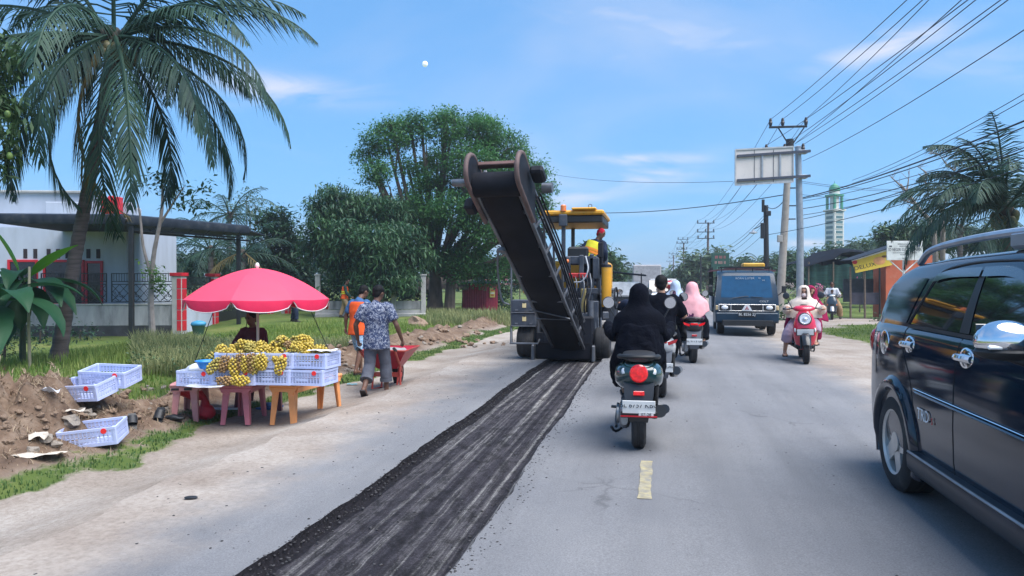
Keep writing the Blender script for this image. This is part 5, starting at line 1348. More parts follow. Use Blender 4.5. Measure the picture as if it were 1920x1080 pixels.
for s in (1, -1):
    patch('rear_quarter_window', [(-1.28, 1.19), (-1.6, 1.20), (-1.96, 1.22)], [(-1.12, 1.50), (-1.4, 1.50), (-1.82, 1.46)], CGLASS if s < 0 else CARP, .005, suv, side=s)
    wdw = patch('rear_door_window', [(-1.17, 1.19), (-.8, 1.187), (-.36, 1.185)], [(-.93, 1.505), (-.7, 1.525), (-.33, 1.53)], CGLASS, .006, suv, side=s)
    wdf = patch('front_door_window', [(-.22, 1.185), (.3, 1.178), (.82, 1.17)], [(-.25, 1.53), (.1, 1.525), (.42, 1.45)], CGLASS, .006, suv, side=s)
    patch('pillar_trim', [(-.355, 1.185), (-.29, 1.185), (-.225, 1.185)], [(-.325, 1.53), (-.29, 1.53), (-.255, 1.53)], TRIMB, .010, suv, side=s)
    patch('window_visor', [(-.99, 1.475), (-.7, 1.503), (-.30, 1.508)], [(-.93, 1.53), (-.7, 1.555), (-.30, 1.562)], mat('smoked_visor', (.02, .03, .045), .1, coat=1), .022, suv, side=s, rows=3)
    patch('window_visor', [(-.27, 1.508), (.1, 1.50), (.46, 1.405)], [(-.27, 1.562), (.1, 1.552), (.52, 1.435)], MATS['smoked_visor'], .022, suv, side=s, rows=3)
    patch('belt_moulding', [(-1.2, 1.163), (0, 1.157), (.9, 1.148)], [(-1.2, 1.185), (0, 1.179), (.9, 1.168)], TRIMB, .014, suv, side=s, rows=2)
    for e in ([(-1.24, 1.185), (-1.08, 1.36), (-.99, 1.49), (-.85, 1.555), (-.5, 1.588), (-.1, 1.592), (.2, 1.575), (.48, 1.47), (.88, 1.185)],):
        pts = [(s * (cab_x(p.y, p.z) + .002), p.y, p.z) for p in sp([(0, *q) for q in e], 40)]
        MB().tube(pts, .008, 5).build('door_seal', TRIMB, suv)
    for e in ([(-1.22, 1.16), (-1.19, 1.02), (-1.02, .85), (-.93, .64), (-.88, .40)], [(-.29, 1.155), (-.285, .8), (-.285, .38)], [(.90, 1.145), (.93, .8), (.93, .4)]):
        pts = [(s * (low_x(p.y, p.z) - .001), p.y, p.z) for p in sp([(0, *q) for q in e], 24)]
        MB().tube(pts, .0045, 4).build('door_gap', mat('gap_black', (.003, .003, .004), .8), suv)
    pts = [(s * (low_x(p.y, p.z) + .006), p.y, p.z) for p in sp([(0, -.90, .765), (0, -.3, .76), (0, .3, .755), (0, .9, .745)], 30)]
    MB().tube(pts, [.004] + [.016] * 28 + [.004], 6, flat=.5).build('door_moulding', CARP, suv)
    pts = [(s * (low_x(p.y, p.z) + .010), p.y, p.z) for p in sp([(0, -.90, .782), (0, -.3, .777), (0, .3, .772), (0, .9, .762)], 30)]
    MB().tube(pts, .004, 5).build('chrome_strip', CHROME, suv)
    # sill step
    rg = []
    for i in range(26):
        y = -.93 + 1.86 * i / 25; x = sw(y)
        rg.append([Vector((s * (x - .12), y, .235)), Vector((s * (x + .005), y, .225)), Vector((s * (x + .042), y, .27)), Vector((s * (x + .046), y, .345)), Vector((s * (x + .03), y, .375)), Vector((s * (x - .06), y, .39))])
    MB().loft(rg, True).build('side_step', mat('step_trim', (.012, .02, .03), .35, dirt=(.07, .07, .07), dirt_amt=.35), suv, smooth=50, fix=True)
    pts = [(s * (sw(y) + .036), y, .368) for y in np.linspace(-.93, .93, 20)]
    MB().tube(pts, .009, 5).build('step_edge', mat('step_edge', (.30, .31, .33), .35, metal=.4), suv)
    for y0 in (-1.3425, 1.3425):
        rg = []
        for i in range(30):
            a = R(-18 + 216 * i / 29); c, sn_ = math.cos(a), math.sin(a)
            def P(r, dx): yy = y0 + c * r; zz2 = .33 + sn_ * r; return Vector((s * (low_x(max(-2.17, min(2.2, yy)), min(max(zz2, .3), 1.0)) + dx), yy, zz2))
            rg.append([P(.39, -.08), P(.395, .028), P(.415, .04), P(.455, .032), P(.485, .002), P(.47, -.05)])
        MB().loft(rg, True).build('wheel_arch', CARP, suv, smooth=60, fix=True)
        wheel(suv, (s * .755, y0, .345), .345, .235, side=s, spokes=5, rr=.66)
    # handles
    for y in (-1.07, -.16):
        x = low_x(y, 1.05); h = MB()
        h.ell((s * (x - .004), y, 1.045), (.014, .10, .07), 16, 8); hb_ = h.build('handle_cup', CHROME, suv)
        MB().tube(sp([(s * (x + .008), y - .10, 1.055), (s * (x + .032), y - .05, 1.058), (s * (x + .034), y + .03, 1.058), (s * (x + .010), y + .09, 1.055)], 10), .021, 8).build('door_handle', CHROME, hb_)
    if s == 1:
        MB().lathe([(.10, 0), (.095, .006), (.07, .012), (.001, .014)], (s * (low_x(-1.62, 1.02) - .002), -1.62, 1.02), 24, Matrix.Rotation(R(90), 3, 'Y')).build('fuel_cap', CHROME, suv)
    # mirror
    mx, my, mz_ = s * (sw(.7) + .17), .72, 1.215
    m_ = MB().ell((mx, my, mz_), (.13, .08, .095), 20, 12)
    m_.v = [(x, y if y > my - .03 else my - .03 + (y - my + .03) * .2, z if z > mz_ - .03 else mz_ - .03 + (z - mz_ + .03) * .25) for x, y, z in m_.v]
    mo = m_.build('wing_mirror', CHROME, suv, smooth=60)
    m2 = MB().ell((mx, my, mz_ - .045), (.13, .075, .04), 18, 8); m2.build('mirror_base', TRIMB, mo)
    MB().box((mx, my - .036, mz_ + .01), (.22, .006, .13), bev=.003).build('mirror_glass', CGLASS, mo)
    MB().box((mx + s * .02, my + .064, mz_ - .022), (.16, .016, .018), bev=.006).build('turn_lamp', LAMPW, mo)
    MB().bar((s * (sw(.7) - .09), .74, 1.06), (mx, .72, 1.16), .06, .05, .01).build('mirror_arm', TRIMB, mo)
    # roof rail
    RAILM = mat('roof_rail', (.42, .46, .52), .35, metal=.6)
    rp = sp([(s * .60, -1.62, 1.615), (s * .615, -1.35, 1.70), (s * .62, -.8, 1.735), (s * .62, -.1, 1.745), (s * .615, .22, 1.72), (s * .60, .42, 1.635)], 30)
    ro = MB().tube(rp, .024, 8).build('roof_rail', RAILM, suv)
    MB().box((s * .62, -.02, 1.70), (.06, .26, .10), bev=.02).build('rail_foot', RAILM, ro)
    MB().ell((s * (sw(-2.05) - .03), -2.08, 1.0), (.035, .07, .10), 12, 10).build('tail_lamp', LAMPR, suv)
    MB().ell((s * (sw(2.0) - .06), 2.08, .78), (.10, .14, .09), 12, 10).build('headlamp', LAMPW, suv)
MB().box((0, -2.17, .52), (1.5, .14, .28), bev=.05).build('rear_bumper', CARP, suv)
MB().box((0, 2.24, .48), (1.35, .16, .34), bev=.06).build('front_bumper', CARP, suv)
MB().box((0, 2.27, .72), (.8, .05, .12), bev=.02).build('grille', CHROME, suv)
MB().box((0, 0, .26), (1.3, 4.0, .1)).build('underbody', TRIMB, suv)
tx = text('lettering', 'TRD', .105, INKW, suv, (low_x(-.73, .64) + .008, -.73, .635), (R(90), 0, R(90)), .001)
text('lettering', 'S', .06, mat('badge_red', (.5, .02, .03), .4), suv, (low_x(-.58, .64) + .008, -.58, .625), (R(90), 0, R(90)), .001)

# ---------------- the light van coming on
va = gp(1400, 629, road_z(2.4))
van = thing('pickup_van', 'dark blue-grey light pickup van with canopy and diamond emblem facing us', 'van', (va.x, va.y, va.z), R(180 - 2))
VANP = mat('van_paint', (.008, .030, .058), .35, var=.15, coat=.1, spec=.35)
VSIDE = mat('van_side_paint', (.22, .24, .27), .4, var=.1, coat=.3)
def vsec(prof, x0, x1): return prof
rings = []
for x, k in ((-.83, .96), (-.80, .99), (-.6, 1.0), (0, 1.005), (.6, 1.0), (.80, .99), (.83, .96)):
    side = [(-.02, .34), (.02, .38), (.03, .62), (.02, .84), (-.03, 1.0), (-.22, 1.38), (-.38, 1.70), (-.50, 1.765), (-1.2, 1.80), (-1.62, 1.78), (-1.70, 1.70), (-1.72, .5), (-1.70, .34)]
    tw = 1.0
    rings.append([Vector((x * (1 - .10 * max(0, (z - 1.0) / .8)), y * k, z * (.5 + .5 * k) if z > 1.6 else z)) for y, z in side])
MB().loft(rings).build('cab', VANP, van, smooth=40, fix=True)
def vwin(y): return y
MB().add([(-.68, -.045, 1.04), (.68, -.045, 1.04), (.64, -.345, 1.64), (-.64, -.345, 1.64)], [(0, 1, 2, 3)]).build('windscreen', mat('van_glass', (.012, .06, .13), .05, coat=.3, spec=.5), van)
for k, (tx, x, z, s_) in enumerate((('BORN LISTER', .03, 1.565, .085), ('RS', -.36, 1.575, .06), ('HS', -.46, 1.515, .055))):
    y = -.045 - .30 * (z - 1.04) / .6; text('windscreen_sticker', tx, s_, INKW, van, (x, y + .02, z), (R(117), 0, R(180)), .001)
text('badge', 'COLT', .07, INKW, van, (-.45, .012, .935), (R(98), 0, R(180)), .002, sx=1.3)
wp = MB().tube([(.38, .005, 1.02), (.02, -.035, 1.075), (-.05, -.03, 1.07)], .010, 5); wp.build('wiper', TRIMB, van)
MB().tube([(-.42, .0, 1.04), (-.1, -.03, 1.06)], .010, 5).build('wiper', TRIMB, van)
CHV = mat('dull_chrome', (.7, .68, .66), .25, metal=.7)
fr = MB()
for z in (.845, .675): fr.box((0, .05, z), (1.5, .03, .022), bev=.005)
for x in (-.74, -.42, .42, .74): fr.box((x, .052, .76), (.03, .026, .15), bev=.004)
fr.build('grille_frame', CHV, van)
MB().box((0, .04, .76), (.82, .03, .15)).build('grille', TRIMB, van)
for s in (-1, 1):
    MB().box((s * .58, .055, .76), (.26, .03, .15), bev=.01).build('lamp_bezel', TRIMB, van)
    MB().ell((s * .585, .065, .765), (.095, .03, .06), 16, 8).build('headlight', LAMPW, van)
    MB().box((s * .79, .02, .76), (.08, .07, .13), bev=.015).build('indicator', mat('amber_lens', (.6, .45, .25), .3), van)
    MB().box((s * .60, .075, .46), (.11, .02, .06), bev=.006).build('fog_lamp', LAMPO, van)
    wheel(van, (s * .68, -.42, .30), .30, .19, side=s, spokes=8, rr=.58)
    wheel(van, (s * .68, -2.75, .30), .30, .19, side=s, spokes=8, rr=.58)
    MB().add([(s * .823, -.16, 1.05), (s * .823, -1.15, 1.05), (s * .765, -1.12, 1.62), (s * .765, -.42, 1.62)], [(0, 1, 2, 3) if s < 0 else (3, 2, 1, 0)]).build('door_window', CGLASS, van)
    ma = MB().tube([(s * .82, -.1, 1.1), (s * .93, .02, 1.2)], .012, 6).build('mirror_arm', TRIMB, van)
    MB().box((s * .96, .03, 1.27), (.12, .05, .2), bev=.02).build('wing_mirror', TRIMB, ma)
# emblem: three diamonds in a white plate
MB().prism([(-.14, .68), (.14, .68), (.05, .845), (-.05, .845)], 'y', .055, .072).build('emblem_plate', INKW, van)
for a in (90, 210, 330):
    c, s_ = math.cos(R(a)), math.sin(R(a)); L1 = .062; w_ = .019
    MB().prism([(0, .745), (c * L1 / 2 - s_ * w_, .745 + s_ * L1 / 2 + c * w_), (c * L1, .745 + s_ * L1), (c * L1 / 2 + s_ * w_, .745 + s_ * L1 / 2 - c * w_)], 'y', .072, .080).build('emblem_diamond', mat('emblem_red', (.4, .02, .03), .4), van)
MB().box((0, .06, .50), (1.66, .1, .26), bev=.03).build('bumper', VANP, van)
MB().box((0, .115, .575), (.46, .012, .135), bev=.004).build('number_plate', PLATEB, van)
text('plate_text', 'BL 8256 ZJ', .098, INKW, van, (0, .124, .582), (R(90), 0, R(180)), .001)
MB().box((0, -.6, .36), (1.3, 2.2, .14)).build('chassis', TRIMB, van)
MB().box((-.3, -.1, .28), (.14, .3, .16), bev=.02).build('towing_block', TRIMB, van)
# load bed with side boards and canopy
for s in (-1, 1):
    MB().box((s * .86, -2.75, .82), (.04, 2.1, .42), bev=.01).build('side_board', VSIDE, van)
    for y in (-1.78, -2.75, -3.75): MB().box((s * .85, y, 1.45), (.045, .05, .9)).build('canopy_post', TRIMB, van)
    for z in (1.18, 1.38, 1.6): MB().box((s * .85, -2.75, z), (.03, 2.0, .035)).build('canopy_rail', TRIMB, van)
    MB().box((s * .845, -2.75, 1.28), (.012, 1.9, .17)).build('canopy_screen', VANP, van)
MB().box((0, -2.75, .60), (1.70, 2.1, .07)).build('bed_floor', TRIMB, van)
MB().box((0, -3.8, .82), (1.7, .04, .42)).build('tailboard', VSIDE, van)
rings = [[Vector((x, y, 1.80 + .09 * math.cos(x / .95 * 1.5))) for x in np.linspace(-.93, .93, 9)] + [Vector((x, y, 1.765 + .09 * math.cos(x / .95 * 1.5))) for x in np.linspace(.93, -.93, 9)] for y in (-1.55, -3.9)]
MB().loft(rings).build('canopy_roof', mat('canopy_plum', (.13, .05, .07), .6), van, fix=True)
rk = MB()
for x in (-.66, .66): rk.bar((x, -.55, 1.87), (x, -1.5, 1.87), .03, .03)
rk.build('roof_rack_side', TRIMB, van)
MB().bar((-.7, -.55, 1.885), (.7, -.55, 1.885), .03, .03).build('roof_rack_bar', TRIMB, van)
MB().bar((-.7, -1.45, 1.885), (.7, -1.45, 1.885), .03, .03).build('roof_rack_bar', TRIMB, van)
for x in (-.64, -.2, .25, .64): MB().cyl((x, -.56, 1.74), (x, -.56, 1.88), .014, n=6).build('rack_foot', TRIMB, van)
MB().box((-.32, -1.9, 1.96), (.62, .7, .13), bev=.03).build('roof_load', mat('yellow_box', (.72, .38, .04), .5), van)

# ---------------- motorcycles
MBK = mat('bike_black', (.014, .015, .018), .35, var=.2, coat=.3)
SEATB = mat('seat_vinyl', (.016, .017, .02), .55, bump=.1)
ENGM = mat('engine_metal', (.34, .34, .34), .4, metal=.8, dirt=(.06, .055, .05), dirt_amt=.5)
def ering(y, w, z, h, n=16, p=2.6, x=0.0):
    out = []
    for k in range(n):
        a = 2 * math.pi * k / n; c, s_ = math.cos(a), math.sin(a)
        out.append(Vector((x + w * math.copysign(abs(c) ** (2 / p), c), y, z + h * math.copysign(abs(s_) ** (2 / p), s_))))
    return out
def scooter(label, loc, rz, m, retro=True, plate=None, plate_m=PLATEW, ink=INKB, lit=True, steer=0.0, front_plate=False, accent=None, lean=0.0, name='motor_scooter', sport=False):
    t = thing(name, label, 'motorcycle', loc, rz, 'motorcycles and scooters on the road'); t.rotation_euler = (0, lean, rz)
    acc = accent or m
    wheel(t, (0, -.62, .255), .255, .115, 'rear_wheel', 1, 5, TRIMB, .66)
    fk = bpy.data.objects.new('front_fork', None); MBf = MB()
    for s in (-1, 1): MBf.tube([(s * .075, .625, .26), (s * .07, .53, .62)], [.022, .03], 8)
    MBf.tube([(0, .54, .58), (0, .42, .93)], .032, 8)
    fko = MBf.build('front_fork', MBK, t)
    wheel(t, (0, .63, .255), .255, .10, 'front_wheel', 1, 5, TRIMB, .66)
    # rear shell
    W0 = 1.0 if not sport else .85
    st_ = [(-.86, .055, .665, .035), (-.83, .13, .655, .075), (-.76, .185 * W0, .64, .11), (-.62, .21 * W0, .625, .135), (-.4, .205 * W0, .61, .15), (-.15, .175, .58, .16), (.05, .13, .50, .15), (.16, .11, .42, .10)]
    MB().loft([ering(y, w, z, h) for y, w, z, h in st_]).build('rear_shell', m, t, smooth=60, fix=True)
    st_ = [(-.80, .09, .775, .02), (-.70, .135, .785, .038), (-.45, .145, .785, .045), (-.15, .135, .765, .042), (.05, .10, .755, .04), (.14, .06, .735, .03)]
    MB().loft([ering(y, w, z, h) for y, w, z, h in st_]).build('seat', SEATB, t, smooth=60, fix=True)
    MB().tube(sp([(-.155, -.50, .765), (-.165, -.70, .795), (-.10, -.855, .805), (.10, -.855, .805), (.165, -.70, .795), (.155, -.50, .765)], 20), .020, 8).build('grab_rail', TRIMB if retro else MBK, t)
    # floor, front apron
    MB().box((0, .27, .30), (.34, .46, .09), bev=.03).build('floorboard', TRIMB, t)
    st_ = [(.24, .11, .40), (.34, .165, .43), (.48, .20, .465), (.62, .205, .475), (.76, .185, .455), (.88, .14, .415), (.94, .09, .40)]
    rg = []
    for z, w, y in st_:
        rg.append([Vector((w * math.copysign(abs(math.cos(a)) ** .8, math.cos(a)), y + (.11 if math.sin(a) > 0 else .035) * math.sin(a) * (1.15 if .4 < z < .8 else .9), z)) for a in [2 * math.pi * k / 18 for k in range(18)]])
    ap = MB().loft(rg).build('front_apron', m, t, smooth=60, fix=True)
    MB().loft([[Vector((w * math.cos(a), y + .02 + .10 * math.sin(a), z)) for a in [math.pi * (.1 + .8 * k / 10) for k in range(11)]] for z, w, y in ((.30, .09, .44), (.5, .12, .485), (.64, .10, .50))], False, False).build('apron_grille', MBK, ap, smooth=60)
    fn = []
    for i in range(12):
        a = R(20 + 150 * i / 11); fn.append([Vector((s * .07, .63 + math.cos(a) * r_, .255 + math.sin(a) * r_)) for s, r_ in ((-1, .27), (-.6, .30), (.6, .30), (1, .27))])
    MB().loft(fn, False, False).build('front_fender', acc, t, smooth=60)
    # handlebar
    hb_ = MB().tube(sp([(-.34, .30, .985), (-.2, .335, .99), (0, .37, .985), (.2, .335, .99), (.34, .30, .985)], 14), .016, 8).build('handlebar', TRIMB, t)
    for s in (-1, 1):
        MB().tube([(s * .24, .325, .99), (s * .36, .295, .985)], .021, 8).build('grip', MBK, hb_)
        MB().tube([(s * .22, .36, .995), (s * .33, .345, .985)], .007, 6).build('brake_lever', ENGM, hb_)
        st1 = MB().tube([(s * .20, .33, 1.0), (s * .25, .31, 1.10), (s * .29, .31, 1.17)], .007, 6).build('mirror_stem', MBK, t)
        mr_ = MB().lathe([(.001, .022), (.052, .014), (.062, 0), (.058, -.006), (.001, -.006)], (s * .30, .315, 1.225), 20, Matrix.Rotation(R(-84), 3, 'X')); mr_ = mr_.build('mirror', MBK, st1)
        MB().lathe([(.054, -.009), (.001, -.0095)], (s * .30, .315, 1.225), 20, Matrix.Rotation(R(-84), 3, 'X'), cap=False).build('mirror_glass', CHROME, st1)
    MB().loft([ering(y, w, z, h) for y, w, z, h in ((.24, .09, 1.0, .03), (.30, .17, 1.0, .05), (.38, .19, .985, .055), (.44, .12, .97, .045), (.47, .05, .96, .02))]).build('handlebar_cover', m, t, smooth=60, fix=True)
    MB().ell((0, .27, 1.045), (.07, .045, .02), 14, 6).build('instrument', TRIMB, t)
    if retro:
        hl = MB().lathe([(.115, -.03), (.12, .0), (.105, .025), (.09, .02)], (0, .56, .80), 24, Matrix.Rotation(R(-82), 3, 'X')).build('headlight_ring', MBK, t)
        MB().lathe([(.10, .015), (.085, .035), (.07, .025), (.001, .028)], (0, .565, .80), 24, Matrix.Rotation(R(-82), 3, 'X')).build('headlight', LAMPW, hl)
        MB().ell((0, .60, .80), (.045, .02, .03), 14, 8).build('reflector', CHROME, hl)
    else:
        MB().ell((0, .47, .97), (.11, .04, .045), 16, 8).build('headlight', LAMPW, t)
    for s in (-1, 1): MB().ell((s * .165, .535, .60), (.025, .03, .045), 12, 8).build('turn_lamp', LAMPW if retro else LAMPO, t)
    # rear lamps
    if retro:
        MB().lathe([(.072, -.02), (.076, .008), (.066, .022), (.001, .028)], (0, -.845, .665), 24, Matrix.Rotation(R(90), 3, 'X')).build('tail_lamp', LAMPL if lit else LAMPR, t)
        for s in (-1, 1): MB().ell((s * .118, -.80, .665), (.028, .035, .042), 12, 8, eul(0, s * 18, 0)).build('turn_lamp', LAMPW, t)
    else:
        MB().box((0, -.855, .70), (.13, .03, .035), bev=.01).build('tail_lamp', LAMPL if lit else LAMPR, t)
        for s in (-1, 1): MB().prism([(s * .07, .70), (s * .19, .735), (s * .17, .69), (s * .08, .66)], 'y', -.85, -.80).build('turn_lamp', LAMPL if lit else LAMPR, t)
    MB().loft([[Vector((s * w, y, z)) for s in (-1, -.5, .5, 1)] + [Vector((s * w, y + .03, z)) for s in (1, .5, -.5, -1)] for y, z, w in ((-.80, .60, .13), (-.86, .48, .12), (-.90, .32, .085), (-.87, .26, .075))]).build('rear_mudguard', MBK if retro else mat('grey_plastic', (.10, .11, .13), .6), t, fix=True)
    MB().box((0, -.885, .505), (.09, .014, .036), bev=.004).build('reflector', LAMPR if not retro else LAMPL, t)
    pl = MB().box((0, -.915, .395), (.27, .008, .11), eul(8, 0, 0), .003).build('number_plate', plate_m, t)
    MB().box((0, -.905, .33 if retro else .38), (.30, .008, .055), eul(8, 0, 0), .003).build('plate_holder', MBK, pl)
    if plate:
        text('plate_text', plate[0], .062, ink, pl, (0, -.922, .41), (R(82), 0, 0), .0008, sx=.92)
        if len(plate) > 1:
            MB().box((.06, -.915, .335), (.12, .006, .035), eul(8, 0, 0)).build('plate_date_strip', PLATEW, pl)
            text('plate_text', plate[1], .036, INKB, pl, (.06, -.921, .335), (R(82), 0, 0), .0008)
            MB().box((0, -.9175, .318), (.30, .006, .010), eul(8, 0, 0)).build('plate_stripe', RED, pl)
    # engine, belt case, exhaust
    en = MB().loft([ering(y, w, z, h, 14, 3, -.12) for y, w, z, h in ((-.74, .03, .28, .07), (-.68, .05, .28, .11), (-.5, .055, .27, .10), (-.2, .055, .26, .10), (-.05, .04, .27, .07))]).build('engine', ENGM, t, smooth=50, fix=True)
    MB().cyl((-.19, -.60, .285), (-.17, -.60, .285), .085, n=18).build('engine_cover', ENGM, en)
    MB().tube(sp([(-.19, -.15, .3), (-.205, -.25, .17), (-.2, -.40, .13)], 8), .014, 7).build('kick_starter', MBK, en)
    MB().tube(sp([(-.05, -.35, .20), (-.19, -.55, .12), (-.24, -.60, .17)], 8), .012, 6).build('stand', MBK, t)
    MB().tube([(.10, .0, .22), (.15, -.3, .25), (.165, -.42, .28), (.175, -.88, .36)], [.02, .03, .058, .052], 14).build('exhaust', MBK if not retro else TRIMB, t)
    MB().tube([(.20, -.45, .30), (.215, -.82, .37)], [.045, .04], 10).build('heat_shield', MBK if retro else ENGM, t)
    MB().tube([(.13, -.62, .26), (.14, -.70, .55)], [.028, .032], 10).build('shock_absorber', MBK, t)
    if front_plate:
        MB().box((0, .615, .565), (.28, .008, .105), eul(-12, 0, 0), .003).build('number_plate', PLATEW, t)
        MB().box((0, .606, .565), (.31, .008, .13), eul(-12, 0, 0), .003).build('plate_holder', MBK, t)
    for s in (-1, 1): MB().tube([(s * .1, -.28, .28), (s * .25, -.28, .29)], .014, 6).build('foot_peg', MBK, t)
    return t
GREENP = mat('dark_green_paint', (.012, .045, .05), .22, var=.08, coat=1.0)
REDP = mat('red_bike_paint', (.62, .012, .05), .2, var=.08, coat=1.0)
B1 = gp(1195, 838, road_z(.16)); B1 = (B1.x, B1.y + .62, B1.z)
scooter('dark green scooter with round red tail lamp ridden by the woman in black', B1, 0.02, GREENP, plate=('BL 6757 KBC', '07-28'))
B2 = (.07, 10.0, road_z(.1))
scooter('red and white motorcycle mostly hidden behind the woman in black', B2, 0.0, mat('white_bike_paint', (.5, .5, .5), .3, coat=.6), retro=False, plate=('BL 5233 ZAO',), accent=REDP, lit=False, sport=True)
p3 = gp(1297, 680, road_z(.9)); B3 = (p3.x, p3.y + .62, p3.z)
scooter('black motorcycle with lit red tail lamp ridden by the woman in pink', B3, R(2), MBK, retro=False, plate=('BL 4775 GK',), sport=True)
p4 = gp(1520, 682, road_z(2.6)); B4 = (p4.x, p4.y + .62, p4.z)
scooter('red scooter with round headlight coming towards us on the right', B4, R(180 - 7), REDP, lit=False, front_plate=True, lean=R(1.5), accent=MBK)
p5 = gp(1560, 598, -.12); B5 = (p5.x, p5.y, p5.z)
scooter('dark motorcycle stopped on the dirt track by the stalls', B5, R(168), mat('bike_blue_black', (.03, .05, .07), .3, coat=.6), retro=False, lit=False, accent=mat('bike_silver', (.45, .47, .5), .3, metal=.5))
p6 = gp(1262, 612, road_z(.8)); B6 = (at(1256, 560, 19.5).x, at(1256, 560, 19.5).y, road_z(.8))
scooter('far motorcycle ahead hidden behind the pink headscarf', B6, 0, MBK, retro=False, lit=False)
# far traffic
def far_car(label, px, d, m, rz):
    p = at(px, 540, d); t = thing('car', label, 'car', (p.x, p.y, road_z(p.x)), rz, 'far traffic')
    MB().loft([ering(y, w, z, h, 16, 4) for y, w, z, h in ((-2.0, .7, .6, .25), (-1.9, .8, .62, .35), (0, .85, .62, .4), (1.6, .82, .58, .36), (2.0, .68, .5, .22))]).build('body', m, t, fix=True)
    MB().loft([[Vector((sx * w, y, z)) for sx, z in ((-1, .95), (-.85, h), (.85, h), (1, .95))] for y, w, h in ((-1.85, .72, 1.0), (-1.4, .72, 1.5), (.2, .72, 1.52), (1.0, .7, 1.0))]).build('cabin', CGLASS, t, fix=True)
    MB().box((0, -.6, 1.53), (1.15, 1.6, .05), bev=.02).build('roof', m, t)
    for s in (-1, 1):
        for y in (-1.25, 1.25): wheel(t, (s * .74, y, .3), .3, .19, side=s, rr=.62)
        MB().box((s * .66, -1.98, .75), (.2, .06, .15), bev=.02).build('tail_lamp', LAMPR, t)
far_car('far white car ahead between the riders', 1243, 34, mat('white_car', (.7, .72, .75), .3, coat=1), 0)
p = at(1212, 540, 60)
tk = thing('box_truck', 'distant grey covered truck at the end of the road', 'truck', (p.x, p.y, road_z(0)), R(2), 'far traffic')
MB().box((0, 0, 1.75), (2.2, 4.2, 2.0), bev=.08).build('cargo_cover', mat('grey_tarp', (.36, .35, .36), .8), tk)
MB().box((0, 2.8, 1.4), (2.0, 1.5, 1.8), bev=.15).build('cab', mat('truck_cab', (.2, .22, .25), .4), tk)
MB().box((0, 0, .65), (2.1, 4.4, .2)).build('chassis', TRIMB, tk)
for s in (-1, 1):
    for y in (-1.3, 2.6): wheel(tk, (s * .9, y, .45), .45, .28, side=s)
    MB().box((s * .85, -2.12, .8), (.25, .06, .15)).build('tail_lamp', LAMPR, tk)
p = at(1172, 540, 30)
cs = thing('covered_cart', 'white covered food cart with dark awning left of the riders', 'cart', (p.x, p.y, road_z(1.4)), R(0))
MB().box((0, 0, 1.15), (1.2, .8, .6), bev=.06).build('cart_body', mat('white_tarp', (.7, .7, .7), .7, bump=.3, bscale=10), cs)
MB().box((.1, 0, 1.78), (1.5, 1.1, .07), eul(0, 6, 0), .02).build('awning', TARP, cs)
for x in (-.6, .65): MB().cyl((x, 0, .9), (x, 0, 1.8), .025).build('post', TRIMB, cs)
for s in (-1, 1): wheel(cs, (s * .5, 0, .32), .32, .08, side=s)
MB().box((0, 0, .6), (1.1, .7, .5)).build('cart_frame', TRIMB, cs)
# ------------------------------------------------------------------ the cold milling machine
MG = mat('machine_grey', (.045, .055, .075), .45, var=.2, dirt=(.16, .15, .14), dirt_amt=.4)
MDK = mat('machine_black', (.009, .011, .018), .65, var=.3, spec=.3, dirt=(.035, .035, .04), dirt_amt=.35)
MYE = mat('machine_yellow', (.72, .34, .02), .4, var=.12, dirt=(.3, .2, .1), dirt_amt=.35)
BELT = mat('conveyor_rubber', (.007, .008, .013), .75, var=.4, scale=3, spec=.2, dirt=(.02, .02, .026), dirt_amt=.3)
STEELD = mat('worn_steel', (.16, .17, .19), .45, metal=.6, var=.3, dirt=(.10, .07, .05), dirt_amt=.4)
MRED = mat('machine_red', (.5, .03, .03), .45)
MX, MY = -1.72, 14.0
mm = thing('milling_machine', 'road milling machine with long raised black conveyor cutting the asphalt', 'milling machine', (MX, MY, road_z(1.7)), 0)
def bx(name, c, s, m, par=mm, rot=None, bev=.015): return MB().box(c, s, rot, bev).build(name, m, par)
bx('chassis', (0, 2.7, .95), (1.35, 4.3, .55), MG); bx('engine_housing', (-.1, 3.6, 1.55), (1.5, 2.4, .75), MYE, bev=.05)
bx('side_cover', (-.66, 1.05, 1.6), (.52, .7, .78), MYE, bev=.04)
wp_ = bx('side_window', (-.52, .69, 1.37), (.26, .03, .25), TRIMB); bx('window_pane', (-.50, .672, 1.37), (.2, .012, .2), PLATEW, wp_, bev=.004)
bx('fire_extinguisher_box', (-.83, .66, 1.55), (.13, .12, .5), MRED, bev=.04)
for z in (1.0, .745):
    tb = bx('toolbox', (-.74, .0, z), (.47, .36, .235), MG, bev=.012)
    bx('toolbox_label', (-.73, -.185, z + .01), (.075, .008, .085), mat('yellow_label', (.75, .6, .3), .5), tb, bev=.002); bx('toolbox_latch', (-.73, -.188, z + .065), (.03, .012, .03), TRIMB, tb, bev=.003)
    for x in (-.88, -.60): bx('toolbox_hinge', (x, -.187, z - .08), (.055, .012, .03), STEELD, tb, bev=.003)
    bx('toolbox_ledge', (-.74, -.19, z - .125), (.48, .03, .02), STEELD, tb, bev=.004)
MB().tube(sp([(-.975, -.15, .30), (-.985, -.15, 1.0), (-.98, -.15, 1.95), (-.95, -.10, 2.06), (-.90, .2, 2.06)], 24), .018, 8).build('handrail', STEELD, mm)
MB().tube([(-.985, -.15, .32), (-.98, -.3, .30), (-.45, -.3, .30), (-.45, -.1, .36)], .018, 8).build('step_bar', STEELD, mm)
MB().tube([(-.985, -.15, .62), (-.96, -.3, .30)], .022, 8).build('step_bracket', MG, mm)
def mwheel(x, y, r, w):
    ty = wheel(mm, (x, y, r), r, w, side=-1 if x < 0 else 1, spokes=6, rr=.55, rim=MG); return ty
